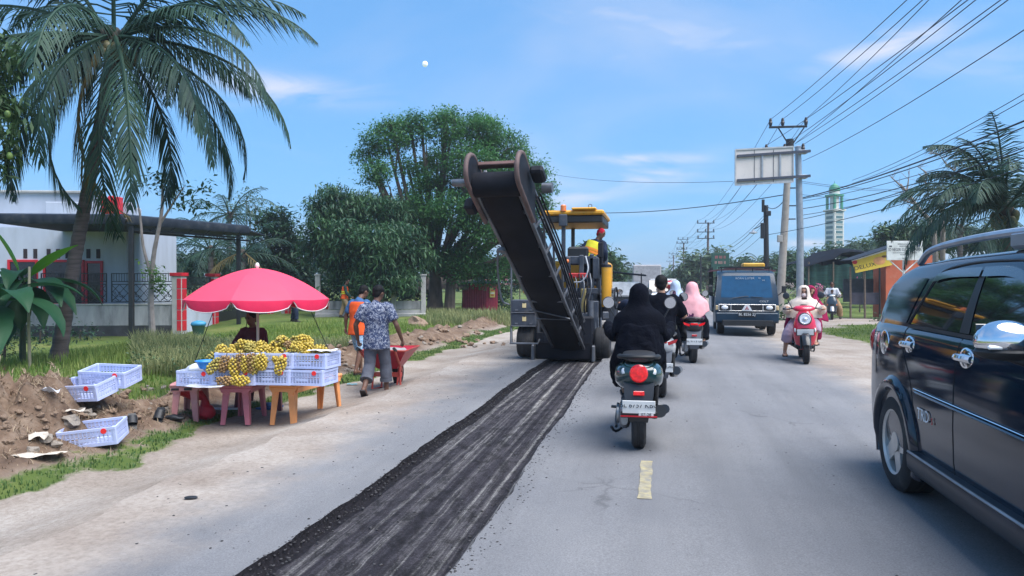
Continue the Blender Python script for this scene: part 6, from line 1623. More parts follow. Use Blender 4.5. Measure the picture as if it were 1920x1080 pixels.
mwheel(-.73, .12, .31, .31); mwheel(.73, .2, .31, .28); mwheel(-.7, 4.2, .36, .3); mwheel(.7, 4.2, .36, .3)
for x in (-.62, .64):
    bx('wheel_leg', (x * .86, .2, .72), (.2, .24, .75), MG); MB().cyl((x * .8, .1, .4), (x * .8, .1, 1.1), .06).build('lift_ram', STEELD, mm)
bx('wheel_guard', (-.73, .1, .66), (.36, .5, .05), MDK)
bx('drum_housing', (0, .75, .36), (1.12, 1.3, .62), MDK, bev=.03)
bx('rear_scraper', (.02, -.02, .24), (1.1, .06, .52), MDK); bx('rubber_flap', (.02, -.12, .16), (1.02, .02, .30), BELT, bev=.004)
bx('side_skid', (-.56, .5, .12), (.06, 1.5, .3), STEELD); bx('side_skid', (.58, .5, .12), (.06, 1.5, .3), STEELD)
# conveyor in its own frame
A_ = at(1070, 648, 14.15) - mm.location; B_ = at(935, 345, 9.7) - mm.location
ax = (B_ - A_); LC = ax.length; ax.normalize(); tv = ax.cross(Vector((0, 0, 1))).normalized(); nv = tv.cross(ax).normalized()
if tv.x < 0: pass
CM = Matrix((( tv.x, ax.x, nv.x, A_.x), (tv.y, ax.y, nv.y, A_.y), (tv.z, ax.z, nv.z, A_.z), (0, 0, 0, 1)))
# conveyor axes: x across, y up along the boom, z out of its upper face
rs = 1 if (CM.to_3x3() @ Vector((1, 0, 0))).x > 0 else -1
cv = MB(CM).box((0, LC * .5, -.02), (.48, LC + .1, .10), bev=.02).build('conveyor', MDK, mm)
def cpart(name, f, m, smooth=35):
    mb = MB(CM); f(mb); return mb.build(name, m, cv, smooth)
def under(mb):
    rows = []
    for i in range(30):
        y = -.1 + (LC + .2) * i / 29; sag = -.125 - .04 * math.sin(i / 29 * math.pi * 5) ** 2
        rows.append([Vector((x, y, sag - .03 * (1 - (x / .25) ** 2))) for x in np.linspace(-.25, .25, 7)])
    mb.loft(rows, False, False)
cpart('belt', under, BELT, 60)
for y in np.linspace(.35, LC - .5, 6): cpart('roller', lambda mb: mb.cyl((-.29, y, -.115), (.29, y, -.115), .03, n=10), STEELD)
cpart('cross_strap', lambda mb: mb.bar((-.29, LC * .30, -.185), (.29, LC * .36, -.185), .03, .012), STEELD)
cpart('cross_strap', lambda mb: mb.bar((-.29, LC * .295, -.190), (.29, LC * .30, -.190), .03, .012), STEELD)
for s in (-1, 1):
    cpart('side_plate', lambda mb: mb.box((s * .265, LC * .5, .0), (.02, LC, .24), bev=.004), MDK)
    cpart('lower_rail', lambda mb: mb.box((s * .29, LC * .5, -.12), (.05, LC, .05), bev=.008), STEELD)
    cpart('upper_rail', lambda mb: mb.box((s * .29, LC * .52, .34), (.045, LC * .9, .045), bev=.008), STEELD)
    n = 13
    for i in range(n):
        y0 = LC * (.08 + .88 * i / n); y1 = LC * (.08 + .88 * (i + 1) / n)
        cpart('lattice_bar', lambda mb: mb.bar((s * .29, y0, -.12 if i % 2 else .34), (s * .29, y1, .34 if i % 2 else -.12), .03, .03), STEELD)
    # rounded cheek plates at the head
    def cheek(mb):
        poly = []
        for k in range(24):
            a = math.pi * k / 23; poly.append((LC + .16 + .22 * math.sin(a), .08 + .22 * math.cos(a)))
        poly = [(LC - .45, .26)] + poly + [(LC - .65, -.16)]
        mb.prism([(a, b) for a, b in poly], 'x', s * .34 - .025, s * .34 + .025)
    cpart('cheek_plate', cheek, MDK)
    def rim_(mb):
        mb.tube([(s * .34, LC - .30, .28)] + [(s * .34, LC + .16 + .23 * math.sin(math.pi * k / 16), .08 + .23 * math.cos(math.pi * k / 16)) for k in range(17)] + [(s * .34, LC - .65, -.17)], .034, 8)
    cpart('cheek_rim', rim_, mat('rusty_edge', (.13, .085, .08), .7, var=.3), 60)
cpart('head_drum', lambda mb: mb.cyl((-.31, LC + .02, -.02), (.31, LC + .02, -.02), .165, n=28), BELT, 40)
cpart('head_bar', lambda mb: mb.box((0, LC + .02, .30), (.70, .10, .06), bev=.01), mat('rusty_bar', (.16, .09, .08), .8))
cpart('drive_motor', lambda mb: mb.cyl((-rs * .44, LC + .06, .0), (-rs * .62, LC + .06, .0), .05, n=14), STEELD)
cpart('drive_motor', lambda mb: mb.box((-rs * .47, LC - .35, -.1), (.16, .2, .18), bev=.03), MDK)
cpart('hydraulic_block', lambda mb: mb.box((rs * .48, LC - .12, .22), (.18, .28, .12), bev=.03), MDK)
cpart('hydraulic_block', lambda mb: mb.cyl((rs * .48, LC - .4, .2), (rs * .62, LC - .4, .2), .07, n=12), STEELD)
for k in range(4):
    cpart('hose', lambda mb: mb.tube(sp([(rs * (.36 + .02 * k), LC * .9, .05 + .05 * k), (rs * (.38 + .02 * k), LC * .6, .08 + .04 * k), (rs * (.36 + .015 * k), LC * .3, .02 + .05 * k), (rs * .34, LC * .08, .05)], 18), .014, 6), MDK, 180)
cpart('work_lamp', lambda mb: mb.lathe([(.05, 0), (.06, .05), (.001, .07)], (-rs * .30, LC * .74, -.22), 12), STEELD)
cpart('chain_hook', lambda mb: mb.tube(sp([(-rs * .40, LC * .72, -.1), (-rs * .46, LC * .66, -.3), (-rs * .44, LC * .6, -.62), (-rs * .34, LC * .58, -.66)], 12), .016, 6), STEELD)
bx('hopper', (.08, .12, .48), (.98, .36, .66), MDK, bev=.04); bx('slew_bracket', (.05, .35, 1.0), (.8, .3, .5), MDK, bev=.03)
# operator stand, right side frames
bx('platform', (.25, 1.6, 1.28), (1.3, 1.7, .08), MG)
for x, y0, z0, z1 in ((.05, .35, .6, 1.95), (.31, .3, .4, 1.98), (.50, .38, .3, 2.0), (.62, .6, .5, 2.0)):
    bx('frame_post', (x, y0, (z0 + z1) / 2), (.085, .1, z1 - z0), MG)
bx('frame_beam', (.3, .38, 1.88), (.62, .08, .16), MG); bx('frame_beam', (.3, .36, 1.28), (.66, .10, .12), MG)
bx('hose_rail', (.22, .26, 1.58), (.42, .06, .10), MRED)
bx('console', (.42, 2.1, 1.75), (.55, .35, .75), MG, bev=.04); bx('seat_back', (.20, .72, 2.03), (.42, .1, .26), TRIMB, bev=.04); bx('seat_base', (.2, .95, 1.85), (.44, .45, .1), TRIMB, bev=.04)
bx('control_cabinet', (.54, .42, 1.72), (.2, .18, .42), MG); bx('valve_block', (.22, .25, 1.02), (.34, .18, .26), STEELD); bx('valve_block', (.44, .22, .72), (.2, .16, .3), STEELD)
bx('mud_stained_post', (.36, .20, 1.1), (.10, .10, .46), mat('mud_yellow', (.42, .34, .14), .8, dirt=(.1, .09, .08), dirt_amt=.6))
for k in range(7):
    x = .06 + .07 * k
    MB().tube(sp([(x, .22, 1.62 - .03 * (k % 3)), (x + .04, .10, 1.35), (x - .03, .12, 1.0), (x + .02, .2, .62)], 14), .013, 6).build('hose', MDK if k % 2 else STEELD, mm, 180)
MB().tube(sp([(.40, .2, 1.95), (.46, .05, 1.7), (.36, .04, 1.48), (.16, .1, 1.45)], 16), .014, 6).build('hose', mat('grey_hose', (.4, .42, .45), .5), mm, 180)
for k in range(3): MB().cyl((.60 + .05 * k, .05, .1), (.60 + .05 * k, .1, .78), .016, n=8).build('grease_pipe', STEELD, mm)
cy = MB().cyl((.79, .3, .98), (.79, .3, 1.74), .095, n=20).build('water_filter', MYE, mm); MB().lathe([(.10, 0), (.09, .05), (.001, .06)], (.79, .3, 1.74), 18).build('filter_cap', MDK, cy); MB().cyl((.79, .3, .88), (.79, .3, .98), .09, n=16).build('filter_base', MDK, cy)
MB().cyl((.68, .55, 1.6), (.68, .55, 2.25), .035, n=10).build('exhaust_stack', MDK, mm); bx('stack_bracket', (.66, .55, 2.08), (.1, .1, .3), MDK)
hw = MB(); hw.tube([(.98 + .02 * math.cos(a), .15 + .02 * math.sin(a) + .13 * math.cos(a), 1.15 + .2 * math.sin(a)) for a in np.linspace(0, 2 * math.pi, 25)], .018, 6, False); hw.build('hand_wheel', MDK, mm, 180)
MB().tube([(.98, .02, 1.15), (.98, .28, 1.15)], .012, 6).build('wheel_spoke', MDK, mm)
bx('side_tank', (.78, 1.0, .8), (.35, .9, .5), MG); bx('lever_box', (.78, .25, .82), (.12, .14, .14), STEELD); bx('hanging_rag', (.74, .18, .66), (.10, .04, .12), mat('pale_rag', (.6, .55, .5), .9), bev=.01)
MB().ell((.2, .24, 2.0), (.03, .03, .04), 10, 8).build('marker_lamp', LAMPO, mm).location = (-.16, .05, -.14)
# canopy
cp = bx('canopy', (.05, 1.9, 2.86), (1.3, 2.0, .10), MYE, bev=.03); bx('canopy_lining', (.05, 1.9, 2.73), (1.24, 1.94, .15), TRIMB, cp, bev=.02)
bx('canopy_ridge', (.30, .95, 2.93), (.5, .25, .05), MYE, cp, bev=.02)
for x in (-.12, .5):
    for y in ((.95, 2.7) if x < 0 else (2.7,)): bx('canopy_post', (x, y, 2.1), (.08, .08, 1.3), MG)
bx('post_head', (-.12, .90, 2.70), (.17, .14, .24), MG); MB().lathe([(.06, 0), (.06, .11), (.04, .13), (.001, .135)], (-.12, .92, 2.89), 14).build('beacon', LAMPO, mm)
MB().tube([(.42 + .035 * math.cos(a), .95, 2.99 + .035 * math.sin(a)) for a in np.linspace(0, 6.283, 13)], .008, 5).build('lifting_eye', STEELD, mm)
# ------------------------------------------------------------------ people
SKIN = mat('brown_skin', (.26, .125, .075), .55, var=.12, scale=9, bump=.05, bscale=120)
SKIND = mat('dark_brown_skin', (.15, .072, .045), .55, var=.12, scale=9, bump=.05, bscale=120)
SKINL = mat('light_brown_skin', (.42, .23, .15), .55, var=.1, scale=9)
HAIR = mat('black_hair', (.006, .006, .007), .7, var=.4, scale=30, bump=.3, bscale=140, spec=.2)
def cloth(name, col, var=.15, rough=.85): return mat(name, col, rough, var=var, scale=7, bump=.12, bscale=260, spec=.15)
def batik(name, c0, c1, scale=15):
    m = mat(name, c0, .85, var=.2)
    N, L = m.node_tree.nodes, m.node_tree.links; b = N['Principled BSDF']
    t = N.new('ShaderNodeTexCoord'); n = N.new('ShaderNodeTexNoise'); n.inputs['Scale'].default_value = scale; n.inputs['Detail'].default_value = 2; n.inputs['Distortion'].default_value = 2.5
    L.new(t.outputs['Object'], n.inputs['Vector'])
    r = N.new('ShaderNodeValToRGB'); L.new(n.outputs[0], r.inputs[0]); e = r.color_ramp.elements
    e[0].position, e[0].color = .44, (*c0, 1); e[1].position, e[1].color = .56, (*c1, 1)
    x = e.new(.50); x.color = (c0[0] * 1.8, c0[1] * 1.8, c0[2] * 1.6, 1); x = e.new(.66); x.color = (*c0, 1)
    L.new(r.outputs[0], b.inputs['Base Color']); return m
TEXC = bpy.data.textures.new('cloth_folds', 'CLOUDS'); TEXC.noise_scale = .09; TEXC.noise_depth = 2
def remesh(o, vox, it=4, folds=0.0):
    r = o.modifiers.new('r', 'REMESH'); r.mode = 'VOXEL'; r.voxel_size = vox; r.use_smooth_shade = True
    s = o.modifiers.new('s', 'SMOOTH'); s.factor = .5; s.iterations = it
    if folds:
        d = o.modifiers.new('d', 'DISPLACE'); d.texture = TEXC; d.strength = folds; d.mid_level = .5; d.texture_coords = 'LOCAL'
    return o
def V3(*a): return Vector(a)
def oring(c, t, side, w, d, n=18):
    t = t.normalized(); side = (side - t * side.dot(t)).normalized(); f = side.cross(t)
    return [c + side * (w * math.cos(2 * math.pi * k / n)) + f * (d * math.sin(2 * math.pi * k / n)) for k in range(n)]
def spine(J, S):
    h, c, nk = J['hip'], J['chest'], J['neck']
    return [(h - (c - h) * .22, .115, .085), (h, .165, .118), (h.lerp(c, .5), .145, .104), (c, .168, .112), (c.lerp(nk, .55), .172, .098), (c.lerp(nk, .80), .145, .080), (nk, .062, .058)]
def torso(mb, J, S, off=0.0, drop=0.0, upto=7, wide=1.0):
    side = J.get('side', V3(1, 0, 0)); L = spine(J, S)[:upto]; rings = []
    if drop:
        c, w, d = L[1]; dn = (L[1][0] - L[3][0]).normalized(); L = [(c + dn * drop, w * 1.04, d * 1.06)] + L[1:]
    pts = [l[0] for l in L]
    for i, (c, w, d) in enumerate(L):
        t = pts[min(i + 1, len(pts) - 1)] - pts[max(0, i - 1)]
        rings.append(oring(c, t, side, (w * S + off) * (wide if i > 1 else 1), d * S + off))
    mb.loft(rings)
def limb(mb, a, b, c, r, f=2.0, off=0.0, start=0.0):
    pts, rs = [], []
    n = 12
    for i in range(n + 1):
        u = start + (f - start) * i / n
        p = a.lerp(b, u) if u < 1 else b.lerp(c, u - 1)
        q = r[0] + (r[1] - r[0]) * u if u < 1 else (r[1] + (r[2] - r[1]) * (u - 1)) * (1 + .14 * math.sin(math.pi * min(1, (u - 1) * 1.6)))
        pts.append(p); rs.append(q + off)
    mb.tube(pts, rs, 12)
def hand(mb, w, d, pn, thumb, S, curl=.7):
    d = d.normalized(); pn = (pn - d * pn.dot(d)).normalized(); sd = d.cross(pn).normalized() * thumb
    mb.ell(w + d * .045 * S, (.020 * S, .042 * S, .048 * S), 12, 8, Matrix((pn, sd, d)).transposed())
    for k, (o, ln) in enumerate(((.030, .9), (.010, 1.0), (-.011, .94), (-.031, .76))):
        p = w + d * .082 * S + sd * o * S; a = 0; pts = [w + d * .05 * S + sd * o * S, p]
        for seg in (.034, .026, .022):
            a += curl * .9; p = p + (d * math.cos(a) + pn * math.sin(a)) * seg * ln * S; pts.append(p)
        mb.tube(pts, [.0105 * S, .0105 * S, .0095 * S, .0088 * S, .0075 * S], 8)
    p = w + d * .03 * S + sd * .034 * S
    mb.tube([w + d * .02 * S + sd * .015 * S, p, p + (d * .6 + sd * .6 + pn * .3).normalized() * .033 * S, p + (d * .8 + sd * .25 + pn * .7).normalized() * .062 * S], [.012 * S, .0125 * S, .011 * S, .009 * S], 8)
def foot(mb, a, td, S):
    td = V3(td.x, td.y, td.z if abs(td.z) > .2 else 0).normalized(); up = V3(0, 0, 1); sd = td.cross(up).normalized(); up = sd.cross(td)
    c = a - up * .055 * S; rings = []
    for y, w, h in ((-.055, .018, .03), (-.045, .032, .045), (0, .036, .055), (.06, .040, .042), (.12, .044, .028), (.165, .040, .020), (.19, .022, .012)):
        rings.append([c + td * y * S + sd * (w * S * math.cos(q)) + up * ((h * math.sin(q) * .9 + h - .028) * S) for q in [2 * math.pi * k / 12 for k in range(12)]])
    mb.loft(rings); return c, td, sd, up
def person(name, label, loc, rz, J, cl, S=1.0, skin=None, vox=.011, cat='person', group=None):
    """one figure: continuous skin body, clothing and hair as children. J: joints in local metres, facing +Y"""
    skin = skin or SKIN; t = thing('person', label, cat, loc, rz, group)
    J = {k: (Vector(v) if isinstance(v, (tuple, list)) else v) for k, v in J.items()}
    side = J.get('side', V3(1, 0, 0)); J['side'] = side
    b = MB(); torso(b, J, S, -.012)
    hd = J['head']; up = (hd - J['neck']).normalized(); fr = J.get('look', V3(0, 1, 0)); fr = (fr - up * fr.dot(up)).normalized(); rt = fr.cross(up)
    HM = Matrix((rt, fr, up)).transposed()
    b.tube([J['neck'] - up * .06 * S, hd - up * .05 * S], [.056 * S, .050 * S], 12)
    b.ell(hd + up * .015 * S, (.076 * S, .094 * S, .104 * S), 20, 14, HM); b.ell(hd + (fr * .026 - up * .052) * S, (.054 * S, .060 * S, .066 * S), 16, 10, HM)
    if 'mask' not in cl: b.tube([hd + (fr * .088 + up * .016) * S, hd + (fr * .110 - up * .022) * S, hd + (fr * .088 - up * .03) * S], [.008 * S, .015 * S, .012 * S], 8)
    for s in (-1, 1): b.ell(hd + (rt * .077 * s - fr * .004 - up * .008) * S, (.012 * S, .02 * S, .032 * S), 10, 8, HM)
    shs, hips = {}, {}
    for s, k in ((-1, 'L'), (1, 'R')):
        sh = J['neck'] + (side * s * .165 + (J['chest'] - J['neck']).normalized() * .052) * S if 'sh' + k not in J else J['sh' + k]; shs[k] = sh
        el, wr = J['el' + k], J['wr' + k]
        limb(b, sh, el, wr, [.047 * S, .037 * S, .026 * S])
        d = J.get('hd' + k, (wr - el)); hand(b, wr, d, J.get('pn' + k, V3(-s, 0, -.2)), J.get('th' + k, 1 if s < 0 else 1), S, J.get('curl', .6))
        hp = J['hip'] + side * s * .085 * S; hips[k] = hp
        limb(b, hp, J['kn' + k], J['an' + k], [.080 * S, .054 * S, .036 * S])
        td = J.get('toe' + k, V3(0, 1, 0)); f = foot(b, J['an' + k], td, S)
        if cl.get('sandal'):
            c, td_, sd_, up_ = f; q = MB(); M_ = Matrix((sd_, td_, up_)).transposed()
            q.prism([(-.036, -.06), (.036, -.06), (.046, .06), (.05, .13), (.03, .20), (-.03, .20), (-.05, .13), (-.046, .06)], 'z', -.034 * S, -.014 * S, M_, c)
            q.tube([c + M_ @ V3(-.045, .07, -.012), c + M_ @ V3(-.02, .09, .03), c + M_ @ V3(0, .14, .012), c + M_ @ V3(.02, .09, .03), c + M_ @ V3(.045, .07, -.012)], .007, 6)
            q.build('sandal', cl['sandal'], t)
        if cl.get('shoe'):
            q = MB(); c, td_, sd_, up_ = f; rings = []
            for y, w, h in ((-.07, .025, .03), (-.055, .042, .05), (0, .046, .058), (.07, .05, .046), (.14, .05, .034), (.19, .042, .026), (.21, .02, .014)):
                rings.append([c + td_ * y * S + sd_ * (w * S * math.cos(a)) + up_ * ((h * math.sin(a) + h - .036) * S) for a in [2 * math.pi * k2 / 12 for k2 in range(12)]])
            q.loft(rings).build('shoe', cl['shoe'], t, fix=True)
    remesh(b.build('body', skin, t, fix=True), vox, 2)
    if 'top' in cl:
        m, slv, drop, off = cl['top']; q = MB(); torso(q, J, S, off, drop, wide=cl.get('wide', 1.0))
        q.tube([J['neck'] - up * .05 * S, J['neck'] + up * .025 * S], [.075 * S, .064 * S], 14)
        for k in 'LR':
            sh = shs[k]; q.ell(sh - (sh - J['chest']) * .08, .062 * S + off * .6, 12, 8)
            limb(q, sh, J['el' + k], J['wr' + k], [.054 * S, .046 * S, .038 * S], slv, off)
        remesh(q.build('shirt', m, t, fix=True), max(.012, vox), 4, cl.get('folds', .024))
    if 'vest' in cl:
        q = MB(); torso(q, J, S, .034, cl.get('vest_drop', .06), 6); o = remesh(q.build('vest', cl['vest'], t, fix=True), max(.012, vox), 3, .012)
        for z, u in (((.0), .25), (0, .75)):
            if cl.get('stripe'):
                L = spine(J, S); c = L[2][0].lerp(L[3][0], u); tt = (L[3][0] - L[2][0]); w, d = L[2][1] * .5 + L[3][1] * .5, L[2][2] * .5 + L[3][2] * .5
                tt = tt.normalized(); MB().loft([oring(c - tt * .024, tt, side, w * S + .046, d * S + .046, 24), oring(c + tt * .024, tt, side, w * S + .046, d * S + .046, 24)], False).build('reflective_stripe', cl['stripe'], o)
    if 'pants' in cl:
        m, ln, off = cl['pants']; q = MB(); L = spine(J, S); h = J['hip']
        tdir = (L[2][0] - L[0][0]); q.loft([oring(L[0][0] - tdir * .15, tdir, side, .13 * S + off, .10 * S + off), oring(h, tdir, side, .168 * S + off, .12 * S + off), oring(h.lerp(J['chest'], .3), tdir, side, .15 * S + off * .6, .108 * S + off * .6)])
        for k in 'LR': limb(q, hips[k], J['kn' + k], J['an' + k], [.095 * S, .074 * S, .066 * S], ln, off)
        remesh(q.build('trousers', m, t, fix=True), max(.012, vox), 4, .016)
        if cl.get('cuff'):
            for k in 'LR':
                p = J['kn' + k].lerp(J['an' + k], ln - 1); d = (J['an' + k] - J['kn' + k]).normalized(); MB().tube([p - d * .03, p + d * .012], .068 * S + off + .014, 16).build('rolled_cuff', m, t)
    if 'robe' in cl:
        m, rings = cl['robe']; q = MB()
        rg = []
        for i, (c, w, d) in enumerate(rings):
            rg.append([Vector(c) + V3(w * math.cos(a) * (1 + .035 * math.sin(7 * a + i)), d * math.sin(a) * (1 + .03 * math.sin(9 * a + 2 * i)), .012 * math.sin(5 * a + i)) for a in [2 * math.pi * k / 36 for k in range(36)]])
        q.loft(rg); remesh(q.build('robe', m, t, fix=True), .014, 3, .035)
    if 'hair' in cl:
        q = MB(); q.ell(hd + (up * .032 - fr * .016) * S, (.086 * S, .097 * S, .092 * S), 22, 14, HM); q.ell(hd + (-fr * .045 - up * .02) * S, (.070 * S, .052 * S, .070 * S), 16, 10, HM)
        q.v = [tuple(Vector(p) + Vector(p).normalized() * .012 * noise.noise(Vector(p) * 28)) for p in q.v]
        remesh(q.build('hair', cl['hair'], t, fix=True), .009, 1, .012)
    if cl.get('face'):
        for s in (-1, 1):
            MB().ell(hd + (rt * .031 * s + fr * .084 + up * .016) * S, (.013 * S, .010 * S, .009 * S), 12, 8, HM).build('eye', mat('eye_dark', (.02, .015, .012), .2), t)
            MB().tube([hd + (rt * .016 * s + fr * .092 + up * .036) * S, hd + (rt * .048 * s + fr * .082 + up * .038) * S], .005 * S, 6).build('eyebrow', HAIR, t)
        MB().ell(hd + (fr * .086 - up * .060) * S, (.022 * S, .012 * S, .008 * S), 12, 6, HM).build('mouth', mat('lips', (.30, .10, .08), .5), t)
    if 'mask' in cl:
        q = MB().ell(hd + (fr * .040 - up * .045) * S, (.066 * S, .072 * S, .062 * S), 18, 12, HM); q.build('face_mask', cl['mask'], t, smooth=180)
    if 'scarf' in cl:
        m, prof, face = cl['scarf']; rg = []; n = 40
        for i, (dz, w, d, yo) in enumerate(prof):       # dz from head centre along world z, half width, half depth, y offset
            c = V3(hd.x, hd.y, hd.z + dz * S); k_ = min(1, max(0, (-dz - .05) / .3))
            rg.append([c + rt * (w * S * math.cos(a)) * (1 + .035 * k_ * math.sin(8 * a + i * .3)) + V3(fr.x, fr.y, 0).normalized() * ((d * math.sin(a) * (1 + .05 * k_ * math.sin(6 * a + 1 + i * .2)) + yo) * S) + V3(0, 0, (cl.get('point', 0) * (k_ ** 2) * (-.16 * max(0, -math.sin(a)) ** 3))) for a in [2 * math.pi * j / n for j in range(n)]])
        q = MB(); q.loft(rg, False); q.f = [f for f in q.f if not (face and any(face[0] < (q.v[i][2] - hd.z) / S < face[1] for i in f) and all((Vector(q.v[i]) - hd).dot(fr) > .035 * S and abs((Vector(q.v[i]) - hd).dot(rt)) < .058 * S for i in f))]; q.mi = [0] * len(q.f)
        o = q.build('headscarf', m, t, smooth=180); s_ = o.modifiers.new('s', 'SOLIDIFY'); s_.thickness = .008
        sb = o.modifiers.new('u', 'SUBSURF'); sb.levels = sb.render_levels = 1
        dd = o.modifiers.new('d', 'DISPLACE'); dd.texture = TEXC; dd.strength = .022; dd.texture_coords = 'LOCAL'
    if 'helmet' in cl:
        m, m2 = cl['helmet']; q = MB().ell(hd + up * .02 * S, (.125 * S, .14 * S, .13 * S), 20, 14, HM); q.v = [(x, y, max(z, hd.z - .07)) for x, y, z in q.v]; o = q.build('helmet', m, t, smooth=60)
        MB().ell(hd + (up * .035 - fr * .03) * S, (.128 * S, .12 * S, .07 * S), 18, 10, HM).build('helmet_panel', m2, o)
        MB().ell(hd + (up * .0 + fr * .06) * S, (.10 * S, .09 * S, .06 * S), 18, 10, HM).build('visor', CGLASS, o)
    return t
def stand(h, L_leg=0.0, R_leg=0.0, lean=0.0, head=(0, 0), arms=((-.06, .02), (.06, .02)), **kw):
    """upright or striding figure of height h; leg values swing the foot forward (m)"""
    k = h / 1.7; hz = .90 * k
    J = {'hip': V3(0, 0, hz), 'chest': V3(0, lean * .4, hz + .30 * k), 'neck': V3(0, lean * .7, hz + .53 * k), 'head': V3(head[0], lean + head[1] + .02, hz + .68 * k)}
    for s, c, sw_ in ((-1, 'L', L_leg), (1, 'R', R_leg)):
        J['kn' + c] = V3(s * .10, sw_ * .55 + .04 * abs(sw_) / .3 + .02, .48 * k); J['an' + c] = V3(s * .10, sw_, .085 * k + (.03 if sw_ < -.1 else 0))
        J['el' + c] = V3(s * (.235 + abs(arms[0 if s < 0 else 1][0])) * k, lean * .7 - .05, hz + .22 * k); J['wr' + c] = V3(s * (.25 + abs(arms[0 if s < 0 else 1][0])) * k, lean * .7 + arms[0 if s < 0 else 1][1] + .06, hz - .01 * k)
    J.update(kw); return J
ORANGE = cloth('orange_vest', (.85, .12, .03)); LIMEV = cloth('lime_vest', (.75, .68, .05)); NAVY = cloth('navy_cloth', (.02, .03, .06))
BLACKC = mat('black_cloth', (.0035, .0045, .009), .9, var=.3, scale=7, bump=.3, bscale=60, spec=.08); GREYP = cloth('grey_trousers', (.12, .125, .15)); KHAKI = cloth('khaki_trousers', (.38, .25, .14))
RUBB = mat('sandal_rubber', (.03, .025, .025), .7)
# wheelbarrow man, seen from behind
ZS = -.22
pm = gp(706, 744, ZS)
Jm = stand(1.60, L_leg=-.26, R_leg=.16, head=(.02, .03), look=V3(.45, 1, 0),
           elL=V3(-.30, -.02, 1.03), wrL=V3(-.31, .12, .80), elR=V3(.30, -.02, 1.03), wrR=V3(.34, .14, .80), curl=1.2, toeL=V3(0, .75, -.65), anL=V3(-.10, -.26, .16), knL=V3(-.10, .0, .44))
person('person', 'man in blue patterned shirt and grey trousers pushing the red wheelbarrow', (pm.x, pm.y, ZS), R(5), Jm,
       {'top': (batik('batik_shirt', (.035, .05, .11), (.42, .44, .50)), .75, .16, .035), 'pants': (GREYP, 1.62, .012), 'cuff': 1, 'hair': HAIR, 'sandal': RUBB, 'face': 1}, .95, SKIND)
# man in the orange vest walking ahead of him
pv = gp(672, 702, ZS)
Jv = stand(1.58, L_leg=.22, R_leg=-.22, look=V3(.3, 1, 0), arms=((-.04, -.10), (.04, .10)), head=(.02, .06), lean=.06)
person('person', 'man in bright orange vest and patterned shorts walking beside the wheelbarrow', (pv.x, pv.y, ZS), R(-12), Jv,
       {'top': (cloth('blue_shirt', (.05, .12, .26)), .8, .05, .018), 'vest': ORANGE, 'vest_drop': .14, 'pants': (batik('patterned_shorts', (.12, .25, .42), (.55, .58, .6), 14), 1.05, .016), 'hair': HAIR, 'sandal': RUBB, 'face': 1}, .95, SKIND)
# far worker with a stick by the concrete fence
pw = gp(646, 597, -.15)
Jw = stand(1.68, L_leg=-.18, R_leg=.2, look=V3(.8, .3, -.35), lean=.05, head=(.0, .06), elR=V3(.28, .12, 1.05), wrR=V3(.24, .30, .92))
wk = person('person', 'far worker in orange vest and khaki trousers by the concrete fence', (pw.x, pw.y, -.15), R(-70), Jw, {'top': (cloth('dark_green_shirt', (.02, .05, .045)), 1.9, .04, .015), 'vest': ORANGE, 'stripe': LIMEV, 'pants': (KHAKI, 1.92, .015), 'hair': HAIR, 'shoe': RUBB, 'face': 1}, 1.0, SKIND, vox=.016)
tag(MB().tube([wk.location + V3(.55, -.1, .78), wk.location + V3(.95, .1, .02)], .014, 6).build('walking_stick', WOOD), 'thin stick held by the far worker in the orange vest', 'stick')
# somebody behind the umbrella: legs and shoes show below its rim
pl_ = gp(552, 604, -.15)
person('person', 'person in dark trousers standing behind the pink umbrella', (pl_.x, pl_.y, -.15), R(-90), stand(1.6, L_leg=-.14, R_leg=.14), {'top': (NAVY, 1.9, .05, .015), 'pants': (NAVY, 1.95, .02), 'shoe': RUBB, 'hair': HAIR, 'face': 1}, 1.0, SKIN, vox=.018)
# the fruit seller sitting behind the crates
ps = at(486, 640, 11.7)
Js = {'hip': V3(0, 0, .42), 'chest': V3(0, .10, .70), 'neck': V3(0, .15, .93), 'head': V3(.0, .19, 1.08), 'look': V3(.1, 1, -.25), 'knL': V3(-.17, .42, .46), 'knR': V3(.17, .42, .46), 'anL': V3(-.15, .40, .09), 'anR': V3(.15, .40, .09), 'elL': V3(-.27, .22, .68), 'wrL': V3(-.12, .42, .60), 'elR': V3(.27, .22, .68), 'wrR': V3(.12, .42, .60), 'curl': .8}
person('person', 'fruit seller in dark clothes sitting behind the crates under the umbrella', (ps.x, ps.y, ZS), R(172), Js, {'top': (cloth('maroon_shirt', (.10, .03, .04)), 1.5, .02, .02), 'pants': (NAVY, 1.9, .015), 'hair': HAIR, 'sandal': RUBB, 'face': 1}, .98, SKIND, vox=.013)
MB().box((0, 0, .17), (.36, .36, .30), bev=.03)
sst = thing('plastic_stool', 'low dark stool under the seated fruit seller', 'stool', (ps.x, ps.y, ZS), R(172))
MB().box((0, 0, .30), (.34, .34, .04), bev=.012).build('seat', mat('dark_plastic', (.05, .03, .04), .5), sst)
for x in (-.13, .13):
    for y in (-.13, .13): MB().tube([(x * 1.15, y * 1.15, 0), (x, y, .29)], [.024, .02], 8).build('leg', MATS['dark_plastic'], sst)
